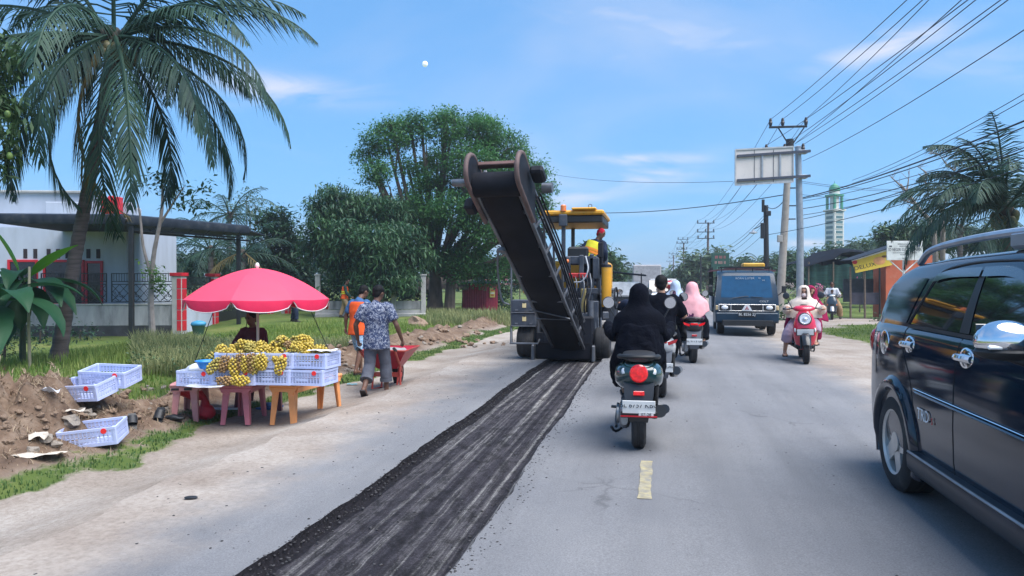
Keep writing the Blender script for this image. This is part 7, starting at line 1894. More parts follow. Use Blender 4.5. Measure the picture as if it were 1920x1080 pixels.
# operator on the milling machine
po_ = V3(MX + .38, MY + 1.05, road_z(1.7))
Jo = {'hip': V3(0, 0, 1.90), 'chest': V3(.08, .06, 2.12), 'neck': V3(.16, .10, 2.30), 'head': V3(.24, .12, 2.44), 'look': V3(1, -.35, -.35), 'knL': V3(-.1, .42, 1.86), 'knR': V3(.15, .42, 1.86), 'anL': V3(-.1, .46, 1.42), 'anR': V3(.15, .46, 1.42), 'elL': V3(-.22, .0, 2.05), 'wrL': V3(-.16, .2, 1.95), 'elR': V3(.34, .0, 2.04), 'wrR': V3(.30, .12, 1.88), 'curl': .9}
person('person', 'machine operator with red head cloth and yellow vest looking down from the seat', tuple(po_), 0, Jo, {'top': (NAVY, 1.9, .04, .015), 'vest': LIMEV, 'stripe': cloth('orange_stripe', (.8, .25, .04)), 'pants': (NAVY, 1.9, .015), 'shoe': RUBB, 'face': 1,
       'hair': cloth('red_headcloth', (.45, .015, .04))}, .92, SKIND, vox=.014)
# riders
def ride(hip=(0, -.28, .84), h=1.30, lean=.08, width=.27, grips=((-.31, .30, .985), (.31, .30, .985)), knees=(.17, .10, .70), feet=(.14, .26, .40), look=V3(0, 1, 0), **kw):
    hp = V3(*hip) - V3(0, 0, .04); nk_ = V3(0, hp.y + lean, h - .145); J = {'hip': hp, 'chest': hp.lerp(nk_, .56) + V3(0, .01, 0), 'neck': nk_, 'head': V3(0, hp.y + lean + .03, h), 'look': look, 'curl': 1.1}
    for s, c, g in ((-1, 'L', grips[0]), (1, 'R', grips[1])):
        J['el' + c] = V3(s * width, hp.y + .12, hp.z + .12); J['wr' + c] = V3(g[0], g[1] - .06, g[2] + .02); J['hd' + c] = V3(-s * .1, 1, 0); J['pn' + c] = V3(0, 0, -1)
        J['kn' + c] = V3(s * knees[0], knees[1], knees[2]); J['an' + c] = V3(s * feet[0], feet[1], feet[2]); J['th' + c] = 1
    J.update(kw); return J
HIJ = [(.130, .02, .02, -.005), (.118, .055, .06, -.008), (.085, .088, .10, -.01), (.03, .100, .116, -.014), (-.03, .102, .116, -.02), (-.09, .104, .11, -.025), (-.14, .15, .13, -.03), (-.18, .215, .16, -.03), (-.23, .262, .18, -.03), (-.31, .275, .20, -.035), (-.40, .27, .21, -.04)]
SG = 'riders on motorcycles'
Jr = ride((0, -.30, .84), 1.30, .07, .22)
person('person', 'woman in black robe and black headscarf riding the dark green scooter', B1, .02, Jr,
       {'top': (BLACKC, 1.95, .05, .022), 'wide': .94, 'folds': .035, 'pants': (BLACKC, 1.9, .03), 'sandal': RUBB, 'face': 1,
        'robe': (BLACKC, [((0, -.28, 1.05), .19, .14), ((0, -.29, .92), .205, .17), ((0, -.28, .80), .235, .22), ((-.01, -.22, .70), .25, .28), ((-.02, -.05, .58), .245, .28), ((-.03, .04, .45), .22, .22)]),
        'scarf': (BLACKC, HIJ, (-.13, .05))}, .85, SKINL, group=SG)
Jr = ride((0, -.22, .90), 1.40, .06, .29)
person('person', 'young man in black tee shirt riding in front of the woman in black', B2, 0, Jr, {'top': (BLACKC, .95, .06, .03), 'pants': (BLACKC, 1.9, .015), 'hair': HAIR, 'sandal': RUBB, 'face': 1, 'wide': 1.08}, 1.0, SKINL, group=SG)
gpn = bpy.data.objects.new('x', None)
Jr = ride((0, -.42, .88), 1.31, .03, .25, grips=((-.16, -.05, .95), (.16, -.05, .95)), knees=(.22, -.10, .70), feet=(.22, -.26, .36))
PINKS = cloth('pink_scarf', (.78, .38, .40)); PLUM = cloth('plum_dress', (.09, .02, .075))
HIJP = [(.130, .02, .02, -.005), (.118, .055, .06, -.008), (.085, .090, .10, -.01), (.03, .104, .116, -.014), (-.03, .110, .12, -.02), (-.09, .124, .125, -.025), (-.14, .165, .14, -.03), (-.18, .23, .165, -.03), (-.23, .272, .19, -.03), (-.31, .285, .21, -.035), (-.40, .29, .22, -.04)]
person('person', 'pillion woman in pink headscarf and plum dress on the black motorcycle', B3, R(2), Jr, {'top': (PLUM, 1.95, .06, .03), 'pants': (BLACKC, 1.9, .035), 'sandal': RUBB, 'face': 1, 'scarf': (PINKS, HIJP, (-.13, .05)), 'point': 1.0,
       'robe': (PLUM, [((0, -.42, 1.05), .19, .15), ((0, -.42, .90), .21, .18), ((0, -.42, .80), .22, .20), ((0, -.40, .74), .20, .18)])}, 1.0, SKINL, group=SG)
Jr = ride((0, -.05, .88), 1.26, .06, .26)
person('person', 'rider hidden in front of the woman in pink', B3, R(2), Jr, {'top': (NAVY, 1.95, .05, .02), 'pants': (NAVY, 1.9, .02), 'hair': HAIR, 'shoe': RUBB, 'face': 1}, .95, SKIN, vox=.018, group=SG)
Jr = ride((0, -.30, .86), 1.34, .06, .27)
BLUES = cloth('pale_blue_scarf', (.40, .50, .66))
person('person', 'woman in pale blue headscarf riding ahead of the woman in pink', (at(1266, 560, 17).x, at(1266, 560, 17).y, road_z(.8)), 0, Jr, {'top': (NAVY, 1.95, .05, .03), 'pants': (NAVY, 1.9, .03), 'sandal': RUBB, 'face': 1, 'scarf': (BLUES, HIJP, (-.13, .05)), 'point': .4}, 1.0, SKINL, vox=.018, group=SG)
p7 = at(1266, 560, 17); scooter('dark motorcycle under the woman in the pale blue headscarf', (p7.x, p7.y, road_z(.8)), 0, MBK, retro=False, lit=False)
person('person', 'rider with red and white helmet ahead of the pale blue headscarf', B6, 0, ride((0, -.25, .86), 1.33, .06, .27), {'top': (NAVY, 1.95, .05, .03), 'pants': (NAVY, 1.9, .02), 'shoe': RUBB, 'helmet': (mat('red_helmet', (.55, .02, .04), .2, coat=1), PLATEW)}, 1.0, SKIN, vox=.02, group=SG)
p8 = at(1189, 560, 15); scooter('motorcycle hidden by the woman in black', (p8.x, p8.y, road_z(.5)), 0, MBK, retro=False, lit=False)
person('person', 'dark haired rider far ahead of the woman in black', (p8.x, p8.y, road_z(.5)), 0, ride((0, -.25, .84), 1.22, .06, .27), {'top': (NAVY, 1.2, .05, .03), 'pants': (NAVY, 1.9, .02), 'shoe': RUBB, 'hair': HAIR, 'face': 1}, 1.0, SKIN, vox=.02, group=SG)
# oncoming pair on the red scooter
BEIGE = cloth('beige_scarf', (.66, .56, .48)); LILAC = cloth('lilac_dress', (.42, .32, .40)); MAROON = cloth('maroon_scarf', (.25, .012, .06))
HIJB = [(.130, .02, .02, -.005), (.118, .058, .06, -.004), (.085, .092, .10, -.004), (.03, .104, .114, -.006), (-.03, .106, .116, -.008), (-.09, .118, .12, -.008), (-.14, .175, .145, -.008), (-.18, .235, .17, -.005), (-.24, .275, .19, 0), (-.34, .30, .21, .01), (-.42, .315, .22, .02), (-.50, .325, .23, .03)]
Jr = ride((0, -.18, .84), 1.28, .06, .31, knees=(.20, .16, .68), feet=(.17, .28, .40), anR=V3(.34, .02, .16), knR=V3(.30, .14, .52))
person('person', 'woman in beige headscarf and face mask riding the red scooter', B4, R(180 - 7), Jr, {'top': (BEIGE, 1.8, .05, .03), 'pants': (LILAC, 1.45, .018), 'sandal': RUBB, 'face': 1, 'mask': cloth('pale_mask', (.75, .62, .58)), 'scarf': (BEIGE, HIJB, (-.14, .045))}, .97, SKINL, group=SG)
Jr = ride((0, -.52, .88), 1.28, .0, .25, grips=((-.2, -.2, .95), (.2, -.2, .95)), knees=(.24, -.2, .70), feet=(.24, -.32, .36)); 
for k in ('head', 'neck', 'chest'): Jr[k] = Jr[k] + V3(-.17 if k == 'head' else -.12 if k == 'neck' else -.05, 0, 0)
person('person', 'pillion passenger in maroon headscarf on the red scooter', B4, R(180 - 7), Jr, {'top': (MAROON, 1.9, .05, .03), 'pants': (MAROON, 1.9, .03), 'sandal': RUBB, 'face': 1, 'scarf': (MAROON, HIJB, (-.14, .045))}, .95, SKINL, vox=.014, group=SG)
# father and child on the stopped motorcycle
WSH = cloth('white_shirt', (.62, .62, .66))
Jr = ride((0, -.32, .88), 1.42, .05, .28, anL=V3(-.32, -.1, .1), knL=V3(-.28, .05, .5))
person('person', 'man in white shirt sitting on the stopped dark motorcycle', B5, R(168), Jr, {'top': (WSH, 1.1, .05, .03), 'pants': (KHAKI, 1.95, .03), 'hair': HAIR, 'shoe': RUBB, 'face': 1}, 1.05, SKIND, vox=.016, group=SG)
Jr = ride((0, .02, .86), 1.14, .03, .18, grips=((-.14, .24, .98), (.14, .24, .98)), knees=(.13, .20, .74), feet=(.12, .26, .52))
person('person', 'small boy in front of the man on the stopped motorcycle', B5, R(168), Jr, {'top': (cloth('pale_stripe_shirt', (.5, .55, .6)), .9, .03, .02), 'pants': (NAVY, 1.5, .02), 'hair': HAIR, 'shoe': RUBB, 'face': 1}, .68, SKIND, vox=.014, group=SG)
bpy.data.objects.remove(gpn)
# ------------------------------------------------------------------ fruit stall, crates, litter
PINKP = mat('faded_pink_plastic', (.58, .25, .24), .5, var=.15, dirt=(.62, .45, .40), dirt_amt=.5, dirt_scale=2.5)
ROSEP = mat('rose_plastic', (.52, .16, .20), .5, var=.12, dirt=(.50, .28, .27), dirt_amt=.4, dirt_scale=3)
ORNGP = mat('orange_plastic', (.85, .34, .12), .45, var=.1, dirt=(.62, .36, .22), dirt_amt=.35, dirt_scale=3)
DROSE = mat('dark_rose_plastic', (.16, .05, .07), .5, var=.2)
CRATE = mat('lilac_crate_plastic', (.50, .56, .80), .4, var=.1, dirt=(.45, .45, .6), dirt_amt=.3)
STICK = mat('red_sticker', (.85, .03, .03), .4)
def table(label, fl, fr, deep, hgt, m, z=ZS):
    """plastic table: near feet at pixels fl and fr on the ground, going deep metres back"""
    a, b = gp(*fl, z), gp(*fr, z); c = (a + b) / 2; w = (b - a).length; rz = math.atan2(b.y - a.y, b.x - a.x)
    t = thing('plastic_table', label, 'table', (c.x, c.y, z), rz, 'plastic tables of the fruit stall'); tw = w * .94
    MB().box((0, deep / 2, hgt - .02), (tw, deep, .04), bev=.014).build('table_top', m, t)
    for y in (.02, deep - .02): MB().prism([(-tw / 2, hgt - .04), (-tw / 2 + .06, hgt - .12), (-tw / 2 + .12, hgt - .085), (tw / 2 - .12, hgt - .085), (tw / 2 - .06, hgt - .12), (tw / 2, hgt - .04)], 'y', y - .012, y + .012).build('apron', m, t)
    for x in (-tw / 2 + .015, tw / 2 - .015): MB().box((x, deep / 2, hgt - .065), (.022, deep - .1, .06), bev=.005).build('apron', m, t)
    for sx in (-1, 1):
        for y0, sy in ((0, -1), (deep, 1)):
            rings = []
            for u in (0, .3, .7, 1):
                ww = .052 + .034 * u; x = sx * (w / 2 - .03 + (tw / 2 - w / 2 - .012) * u); y = y0 + sy * (.03 * (1 - u) - .03)
                q = [Vector((x - sx * ww, y, 0)), Vector((x, y, 0)), Vector((x, y - sy * ww, 0)), Vector((x - sx * .018, y - sy * ww, 0)), Vector((x - sx * .018, y - sy * .018, 0)), Vector((x - sx * ww, y - sy * .018, 0))]
                rings.append([p + Vector((0, 0, hgt * .985 * u)) for p in q])
            MB().loft(rings).build('leg', m, t, fix=True)
    return t
T1 = table('faded pink plastic table at the left end of the fruit stall', (315, 797), (377, 795), .62, .47, PINKP)
for k in (0, 1): MB().box((-.10 + .14 * k, -.012, .41), (.085, .006, .028), bev=.002).build('slot', TRIMB, T1)
T2 = table('rose pink plastic table in the middle of the fruit stall', (408, 797), (473, 797), .60, .46, ROSEP)
T3 = table('orange plastic table at the right end of the fruit stall', (498, 798), (560, 798), 1.15, .47, ORNGP)
T3.rotation_euler.z -= R(14)
tb4 = table('dark rose plastic table at the back of the fruit stall', (434, 770), (532, 770), .55, .46, DROSE)
bd0 = gp(486, 800, ZS)
c_ = at(470, 735, 9.05)
pk = tag(MB().box((0, 0, 0), (1.35, .95, .018), rotz(YAW * .3), .004).build('display_board', mat('brown_board', (.22, .11, .09), .7, var=.2)), 'thin brown board laid across the pink tables under the crates', 'board')
ZT = ZS + .475; pk.location = (c_.x, c_.y, ZT + .012)
# crates
def crate(label, loc, rz, L=.58, W_=.38, Hh=.24, tilt=None, name='fruit_crate', sticker=True):
    t = thing(name, label, 'crate', loc, rz, 'lilac plastic fruit crates')
    if tilt: t.rotation_euler = (tilt[0], tilt[1], rz)
    def wallp(n, a, b):
        q = MB(); a, b = Vector(a), Vector(b); d = (b - a); ln = d.length; d.normalize(); nr = Vector((d.y, -d.x, 0)); M_ = Matrix((d, nr, Vector((0, 0, 1)))).transposed()
        def bb(u0, u1, z0, z1, th=.010): q.box(a + d * (u0 + u1) / 2 + Vector((0, 0, (z0 + z1) / 2)), (u1 - u0, th, z1 - z0), M_)
        bb(0, ln, Hh - .025, Hh, .018); bb(0, ln, 0, .03, .014); bb(0, ln, Hh * .52, Hh * .60, .008)
        k = max(3, int(ln / .035))
        for i in range(k + 1): u = ln * i / k; bb(max(0, u - .005), min(ln, u + .005), .03, Hh - .025, .008)
        for i in range(1, 4): z = .03 + (Hh * .5 - .03) * i / 4; bb(0, ln, z - .003, z + .003, .007); z2 = Hh * .6 + (Hh * .4 - .025) * i / 4; bb(0, ln, z2 - .003, z2 + .003, .007)
        bb(ln * .36, ln * .64, Hh * .3, Hh * .46, .009)
        return q.build('wall', CRATE, t, smooth=None)
    x, y = L / 2, W_ / 2
    wallp(0, (-x, -y, 0), (x, -y, 0)); wallp(1, (x, -y, 0), (x, y, 0)); wallp(2, (x, y, 0), (-x, y, 0)); wallp(3, (-x, y, 0), (-x, -y, 0))
    q = MB(); q.box((0, 0, .008), (L, W_, .008))
    q.build('base', CRATE, t)
    for sx in (-1, 1):
        for sy in (-1, 1): MB().box((sx * (x - .012), sy * (y - .012), Hh / 2), (.036, .036, Hh + .006), bev=.006).build('corner_post', CRATE, t)
    if sticker: MB().cyl((x - .10, -y - .008, Hh * .82), (x - .10, -y - .013, Hh * .82), .026, n=14).build('sticker', STICK, t)
    return t
def on_ground(px, py, dz=0.0):
    r = ray(px, py); s = 2.0
    while s < 60:
        p = Vector((0, 0, CAM_H)) + r * s
        if p.z <= gz(p.x, p.y): break
        s += .02
    return Vector((p.x, p.y, gz(p.x, p.y) + dz))
g = on_ground(142, 757); CR1 = crate('lilac crate lying lower of two on the spoil heap', (g.x, g.y + .15, g.z + .02), R(4), L=.50, W_=.34, Hh=.17, tilt=(R(10), R(-3)))
crate('lilac crate stacked on another on the spoil heap', (g.x + .04, g.y + .46, g.z + .12), R(9), L=.50, W_=.34, Hh=.17, tilt=(R(8), R(2)))
g = on_ground(157, 838); crate('single empty lilac crate on the grass edge at lower left', (g.x, g.y + .14, g.z + .02), R(22), L=.50, W_=.34, Hh=.17, tilt=(R(6), R(-5)))
def atz(px, py, z): return gp(px, py, z)
zb = ZT + .024
cr = [(566, 723, 0, 'lower right lilac crate on the orange table'), (500, 722, 0, 'lower middle lilac crate on the brown board'), (434, 722, 0, 'lower left lilac crate behind the loose fruit'), (362, 724, -.02, 'lilac crate at the left end of the pink table')]
base_pts = []
for px, py, dz, lb_ in cr:
    p = atz(px, py, zb + dz); base_pts.append(p)
    crate(lb_, (p.x, p.y + .19, zb + dz), YAW * .5 + (R(-6) if px == 566 else 0), L=.50 if px != 362 else .42, W_=.38, Hh=.17)
for k, (px, lb_) in enumerate(((560, 'upper right lilac crate heaped with yellow fruit'), (494, 'upper middle lilac crate heaped with yellow fruit'), (428, 'upper left lilac crate heaped with yellow fruit'))):
    p = base_pts[k]; crate(lb_, (p.x + .012, p.y + .24, zb + .18), YAW * .5 + (R(-6) if k == 0 else 0), L=.50, W_=.38, Hh=.17)
# fruit bunches (small round yellow-brown fruit)
FR = [mat('langsat_yellow', (.50, .36, .05), .5, var=.25, scale=30, island=.3), mat('langsat_olive', (.34, .27, .05), .5, var=.3, scale=30, island=.3), mat('langsat_brown', (.27, .16, .06), .55, var=.3, scale=30, island=.3)]
def ico_pts():
    b = bmesh.new(); bmesh.ops.create_icosphere(b, subdivisions=2, radius=1); V = np.array([v.co[:] for v in b.verts], np.float32); F = np.array([[v.index for v in f.verts] for f in b.faces], np.int32); b.free(); return V, F
IV, IF = ico_pts()
def bunch_mesh(seed, n, L=.26, r=.065):
    rg = np.random.default_rng(seed); P = []
    for i in range(n):
        u = (i + .5) / n; a = i * 2.4; rr_ = r * (math.sin(math.pi * (.12 + .8 * u)) ** .6) * rg.uniform(.75, 1.1); P.append((rr_ * math.cos(a), rr_ * math.sin(a), -L * u))
    P = np.array(P, np.float32); s = rg.uniform(.0165, .0215, n).astype(np.float32)
    V = (IV[None] * s[:, None, None] * np.array([1, 1, 1.08], np.float32) + P[:, None]).reshape(-1, 3); F = (IF[None] + (np.arange(n) * len(IV))[:, None, None]).reshape(-1, 3)
    return V, F
protos = []
for i in range(6):
    V, F = bunch_mesh(i, 46 + 4 * (i % 3), .24 + .03 * (i % 2), .06 + .006 * (i % 3)); protos.append((V, F))
meshes = {}
def bunch(label, p, mi_, seed, rot):
    rr = random.Random(seed); k = seed % 6; key = (k, mi_)
    t = thing('fruit_bunch', label, 'fruit bunch', tuple(p), 0, 'bunches of yellow fruit'); t.rotation_euler = rot; t.scale = (.8, .8, .74)
    if key not in meshes:
        o = np_mesh('fruits', *protos[k], FR[mi_], t, smooth=True); meshes[key] = o.data
    else:
        o = bpy.data.objects.new('fruits', meshes[key]); COL.objects.link(o); o.parent = t
    o['kind'] = 'stuff'
    MB().tube([(0, 0, .05), (.005, 0, -.05), (0, 0, -.2)], .006, 5).build('stalk', WOOD, t)
    return t
FD = base_pts[1]
def fz(px, py, off): return at(px, py, (FD - Vector((0, 0, CAM_H))).dot(CAM_R @ Vector((0, 0, -1))) + off)
LF = 'bunch of small yellow fruit heaped on the upper crates'
n_ = 0
FL = ((415, 672, .32, 1, 1.2, .3), (438, 668, .30, 0, 1.4, -.2), (458, 655, .36, 1, 1.3, .4), (485, 652, .40, 0, 1.2, .2), (505, 662, .34, 0, 1.3, -.3), (520, 650, .38, 1, 1.5, .5), (535, 655, .34, 2, 1.3, .6), (548, 646, .38, 1, 1.2, .8), (560, 655, .32, 0, 1.4, .1), (575, 658, .34, 0, 1.3, -.2), (582, 668, .36, 0, 1.2, .5), (470, 668, .30, 2, 1.2, 0), (490, 672, .28, 0, 1.2, .3), (525, 668, .28, 0, 1.3, -.3), (550, 668, .28, 1, 1.2, .2), (568, 672, .26, 0, 1.1, 0), (540, 672, .26, 0, 1.3, .2), (430, 662, .40, 0, 1.3, .4), (445, 676, .26, 0, 1.2, -.4), (505, 676, .24, 1, 1.2, .2), (560, 676, .24, 0, 1.3, .3), (580, 676, .26, 0, 1.3, .1), (512, 655, .36, 0, 1.2, .1), (570, 648, .40, 0, 1.2, .4), (420, 660, .34, 0, 1.2, .2), (446, 652, .38, 0, 1.3, .3), (466, 657, .34, 1, 1.2, -.2), (532, 644, .40, 0, 1.3, .3), (558, 642, .42, 0, 1.2, -.3), (590, 662, .36, 0, 1.3, .2), (518, 672, .22, 0, 1.2, .1), (456, 672, .22, 0, 1.2, -.1), (586, 655, .40, 0, 1.2, .1))
FX = [(q[0], q[1]) for q in FL]
for (px, py, off, mi_, rx, ry) in FL:
    bunch('%s from the left of %s' % (ORD[sorted(FX).index((px, py)) % 9], ('the left third of the fruit heap', 'the middle of the fruit heap', 'the right part of the fruit heap', 'the far right of the fruit heap')[sorted(FX).index((px, py)) // 9]), fz(px, py - 9, off - .05), mi_, n_, (rx, ry, random.uniform(0, 6.28))); n_ += 1
for (px, py, mi_, rx, ry, lb_) in ((412, 672, 1, -.5, .5, 'yellow fruit bunch hanging at the left crate corner'), (424, 668, 2, -.1, .25, 'brownish fruit bunch hanging near the left crate corner'), (438, 672, 0, .0, -.1, 'yellow fruit bunch hanging third from the left'), (451, 664, 2, .0, .1, 'brown fruit bunch hanging down to the lower crate'), (470, 664, 2, .0, -.1, 'brown fruit bunch hanging below the umbrella pole'), (489, 664, 0, .0, -.05, 'long yellow fruit bunch hanging just right of the umbrella pole'), (478, 668, 1, .0, .1, 'olive fruit bunch hanging behind the umbrella pole foot'), (460, 668, 0, .05, 0, 'yellow fruit bunch hanging between two brown ones'), (531, 670, 0, .0, .32, 'single yellow fruit bunch hanging alone on the middle crate')):
    bunch(lb_, fz(px, py, -.03), mi_, n_, (rx, ry, 0)); n_ += 1
for px, mi_, lb_ in ((434, 2, 'brown fruit bunch lying on the board in front'), (460, 0, 'pale yellow fruit bunch lying on the board in front')):
    p = atz(px, 722, zb); bunch(lb_, p + Vector((-.1, -.12, .06)), mi_, n_, (0, R(-90), .2)); n_ += 1
# bag, sheet, basin, sack under the table
BAGM = mat('thin_white_bag', (.72, .73, .76), .35, var=.08, bump=.6, bscale=18, alpha=.92)
def crumple(mb, amp, s=14): mb.v = [tuple(Vector(p) + Vector((nz(p[0] + p[2], p[1], s, 1), nz(p[1], p[2], s, 2), nz(p[2], p[0], s, 3))) * amp) for p in mb.v]; return mb
p = atz(354, 722, ZT); o = crumple(MB().ell((0, 0, .115), (.10, .09, .12), 24, 16), .035).build('carrier_bag', BAGM); o.location = p + Vector((.02, .08, 0)); tag(o, 'crumpled white carrier bag standing on the pink table', 'bag')
q = MB(); rows = [[Vector((-.25 + .5 * i / 14, -.14 + .28 * j / 8, .012 + .03 * max(0, nz(i * .3, j * .35, 1, 4)) + .04 * max(0, i / 14 - .6))) for j in range(9)] for i in range(15)]
o = q.loft(rows, False, False).build('plastic_sheet', BAGM, smooth=60); p = atz(388, 727, ZT); o.location = p + Vector((0, .02, .004)); tag(o, 'thin white plastic sheet lying flat on the left tables', 'sheet')
rows = [[Vector((-.16 + .32 * i / 10, -.12 + .24 * j / 8, .02 * nz(i * .4, j * .4, 1, 7) + .01)) for j in range(9)] for i in range(11)]
o = MB().loft(rows, False, False).build('paper_sheet', PLATEW, smooth=60); p = base_pts[0]; o.location = (p.x + .14, p.y + .24, zb + .365); tag(o, 'white sheet of paper on the right end of the upper crate', 'paper')
o = MB().lathe([(.09, 0), (.10, .005), (.135, .075), (.15, .082), (.15, .088), (.13, .08), (.095, .012), (.001, .010)], n=24).build('basin', mat('blue_basin', (.02, .25, .70), .35)); p = atz(380, 698, ZT + .17); o.location = p + Vector((.0, .12, .03)); tag(o, 'bright blue plastic basin on the left crate', 'basin')
NETR = mat('red_net', (.55, .03, .05), .6, var=.3, bump=.4, bscale=60)
sa = thing('net_sack', 'red net sack hanging under the faded pink table', 'sack', tuple(T1.location + Vector((.05, .3, 0))), 0)
crumple(MB().ell((.02, 0, .10), (.11, .10, .10), 20, 12), .02).build('sack_body', NETR, sa); crumple(MB().tube([(.02, 0, .18), (0, 0, .26), (-.08, -.05, .33), (-.2, -.05, .40)], [.06, .035, .09, .13], 14), .02).build('sack_neck', NETR, sa)
# umbrella
pu = at(483, 690, 11.0)
um = thing('market_umbrella', 'big pink market umbrella with scalloped red rim over the fruit stall', 'umbrella', (pu.x, pu.y, ZS), 0)
UZ = at(484, 503, 11.0).z - ZS; RZ_ = at(484, 560, 11.0).z - ZS; RU = 133 * 11.0 / FPX
PINKU = mat('pink_canvas', (.84, .06, .12), .65, var=.05, scale=3); PINKR = mat('red_canvas_rim', (.80, .02, .09), .65, var=.06)
NP = 8
def urad(a):
    k = (a / (2 * math.pi) * NP) % 1.0; return 1 - .035 * math.sin(math.pi * k)
for g_ in range(NP):
    rows = []
    for i in range(13):
        u = i / 12; z = UZ - (UZ - RZ_) * (u ** 1.75) * 1.0; row = []
        for j in range(7):
            a = 2 * math.pi * (g_ + j / 6) / NP + .2; r = RU * u * (1 - (1 - urad(a - .2)) * u) + .004
            row.append(Vector((r * math.cos(a), r * math.sin(a), z - .012 * math.sin(math.pi * j / 6) * u)))
        rows.append(row)
    pn_ = MB().loft(rows, False, False).build('canopy_panel', PINKU, um, smooth=60)
    rows = []
    for j in range(13):
        a = 2 * math.pi * (g_ + j / 12) / NP + .2; r = RU * urad(a - .2) + .004; v = math.sin(math.pi * j / 12) ** .35
        rows.append([Vector((r * math.cos(a), r * math.sin(a), RZ_ - .012 * math.sin(math.pi * j / 12))), Vector((r * 1.004 * math.cos(a), r * 1.004 * math.sin(a), RZ_ - .09 * v - .02)), Vector((r * .995 * math.cos(a), r * .995 * math.sin(a), RZ_ - .16 * v - .01))])
    MB().loft(rows, False, False).build('valance', PINKR, pn_, smooth=60)
    MB().tube([r_[2] for r_ in rows], .007, 5).build('piping', mat('white_piping', (.7, .7, .7), .7), pn_)
    a = 2 * math.pi * g_ / NP + .2
    MB().tube([(.02 * math.cos(a), .02 * math.sin(a), UZ - .06), (RU * .55 * math.cos(a), RU * .55 * math.sin(a), UZ - (UZ - RZ_) * .36 - .02), (RU * .98 * math.cos(a), RU * .98 * math.sin(a), RZ_ - .005)], .006, 5).build('rib', STEELD, um)
UPOLE = mat('umbrella_pole', (.62, .55, .45), .5, dirt=(.3, .25, .2), dirt_amt=.3)
MB().tube([(0, 0, 0), (.005, 0, UZ * .5), (0, 0, UZ + .03)], .021, 10).build('pole', UPOLE, um); MB().ell((0, 0, UZ + .04), (.03, .03, .045), 12, 8).build('finial', PLATEW, um)
for (dx, dy) in ((-.95, .1), (-.55, .6), (.75, .6)):
    tag(MB().tube([um.location + Vector((dx * .75, dy * .75, RZ_ - .05)), um.location + Vector((dx * 1.35, dy * 1.35, .05))], .006, 5).build('guy_rope', BLACK), ('left', 'back left', 'right')[0 if dx < -.7 else 1 if dx < 0 else 2] + ' dark guy rope staying the pink umbrella to the verge', 'rope', 'umbrella guy ropes')
# wheelbarrow
pb2_ = bpy.data.objects['person'].location
wb = thing('wheelbarrow', 'red metal wheelbarrow pushed by the man in the patterned shirt', 'wheelbarrow', (pm.x, pm.y, ZS), R(5))
WBR = mat('red_barrow_paint', (.42, .015, .04), .4, var=.2, dirt=(.12, .06, .05), dirt_amt=.4); WBF = mat('barrow_frame_red', (.50, .07, .05), .45, var=.2, dirt=(.15, .1, .08), dirt_amt=.4)
x0 = -.02
def ringb(y, z, w, d): return [Vector((x0 + sx * w, y + sy * d, z)) for sx, sy in ((-1, -1), (1, -1), (1, 1), (-1, 1))]
outer = [ringb(.82, .33, .15, .18), ringb(.86, .62, .34, .46)]; inner = [ringb(.86, .615, .325, .445), ringb(.82, .35, .14, .17)]
tr_ = MB().loft([*outer, *inner], False); tr_.add(ringb(.82, .35, .14, .17), [(0, 1, 2, 3)]); tr_.add(ringb(.82, .33, .15, .18), [(3, 2, 1, 0)]); tr_.build('tray', WBR, wb, smooth=30)
MB().tube([*ringb(.86, .62, .335, .455), ringb(.86, .62, .335, .455)[0]], .013, 8).build('tray_rim', WBF, wb)
for s in (-1, 1):
    MB().tube(sp([(x0 + s * .26, .10, .66), (x0 + s * .24, .35, .50), (x0 + s * .17, .8, .32), (x0 + s * .06, 1.28, .22)], 16), .019, 8).build('handle', WBF, wb)
    MB().tube([(x0 + s * .26, .16, .645), (x0 + s * .27, .02, .69)], .023, 8).build('grip', TRIMB, wb)
    MB().tube([(x0 + s * .20, .62, .40), (x0 + s * .22, .58, .03), (x0 + s * .12, .74, .03), (x0 + s * .13, .85, .33)], .016, 7).build('leg', WBF, wb)
MB().box((x0, .64, .24), (.46, .04, .07), bev=.01).build('cross_bar', WBF, wb)
wheel(wb, (x0, 1.28, .20), .20, .09, 'wheel', 1, 5, WBF, .5)
crumple(MB().ell((x0, .84, .56), (.26, .34, .07), 18, 10), .05, 9).build('load', mat('cement_load', (.36, .35, .34), .95, bump=.5, bscale=30), wb)
for s in (-1, 1): MB().tube([(x0 + s * .06, 1.28, .20), (x0 + s * .11, 1.12, .36)], .012, 6).build('wheel_stay', WBF, wb)
# clods, stones and rubbish on the verge
CLOD = mat('dirt_clod', (.26, .18, .125), .95, var=.3, scale=9, bump=.6, bscale=26); STONE = mat('pale_stone', (.27, .23, .19), .9, var=.2, bump=.4, bscale=22)
def rock(m, r, seed):
    b = bmesh.new(); bmesh.ops.create_icosphere(b, subdivisions=2, radius=r)
    for v in b.verts: v.co *= 1 + .60 * noise.noise(v.co / r * 1.1 + Vector((seed, 0, 0))) + .28 * noise.noise(v.co / r * 3 + Vector((0, seed, 0)))
    me = bpy.data.meshes.new('rock'); b.to_mesh(me); b.free(); me.materials.append(m); return me
rks = [rock(CLOD if i < 5 else STONE, 1.0, i * 7.3) for i in range(8)]
def put_rock(px, py, r, k, label, group, sq=.7):
    g = on_ground(px, py); o = bpy.data.objects.new('dirt_clod' if k < 5 else 'stone', rks[k]); COL.objects.link(o); o.location = (g.x, g.y, g.z + r * .3); o.scale = (r, r * random.uniform(.7, 1.1), r * sq); o.rotation_euler = (0, 0, random.uniform(0, 6.28)); tag(o, label, 'clod' if k < 5 else 'stone', group); return o
rr = random.Random(9)
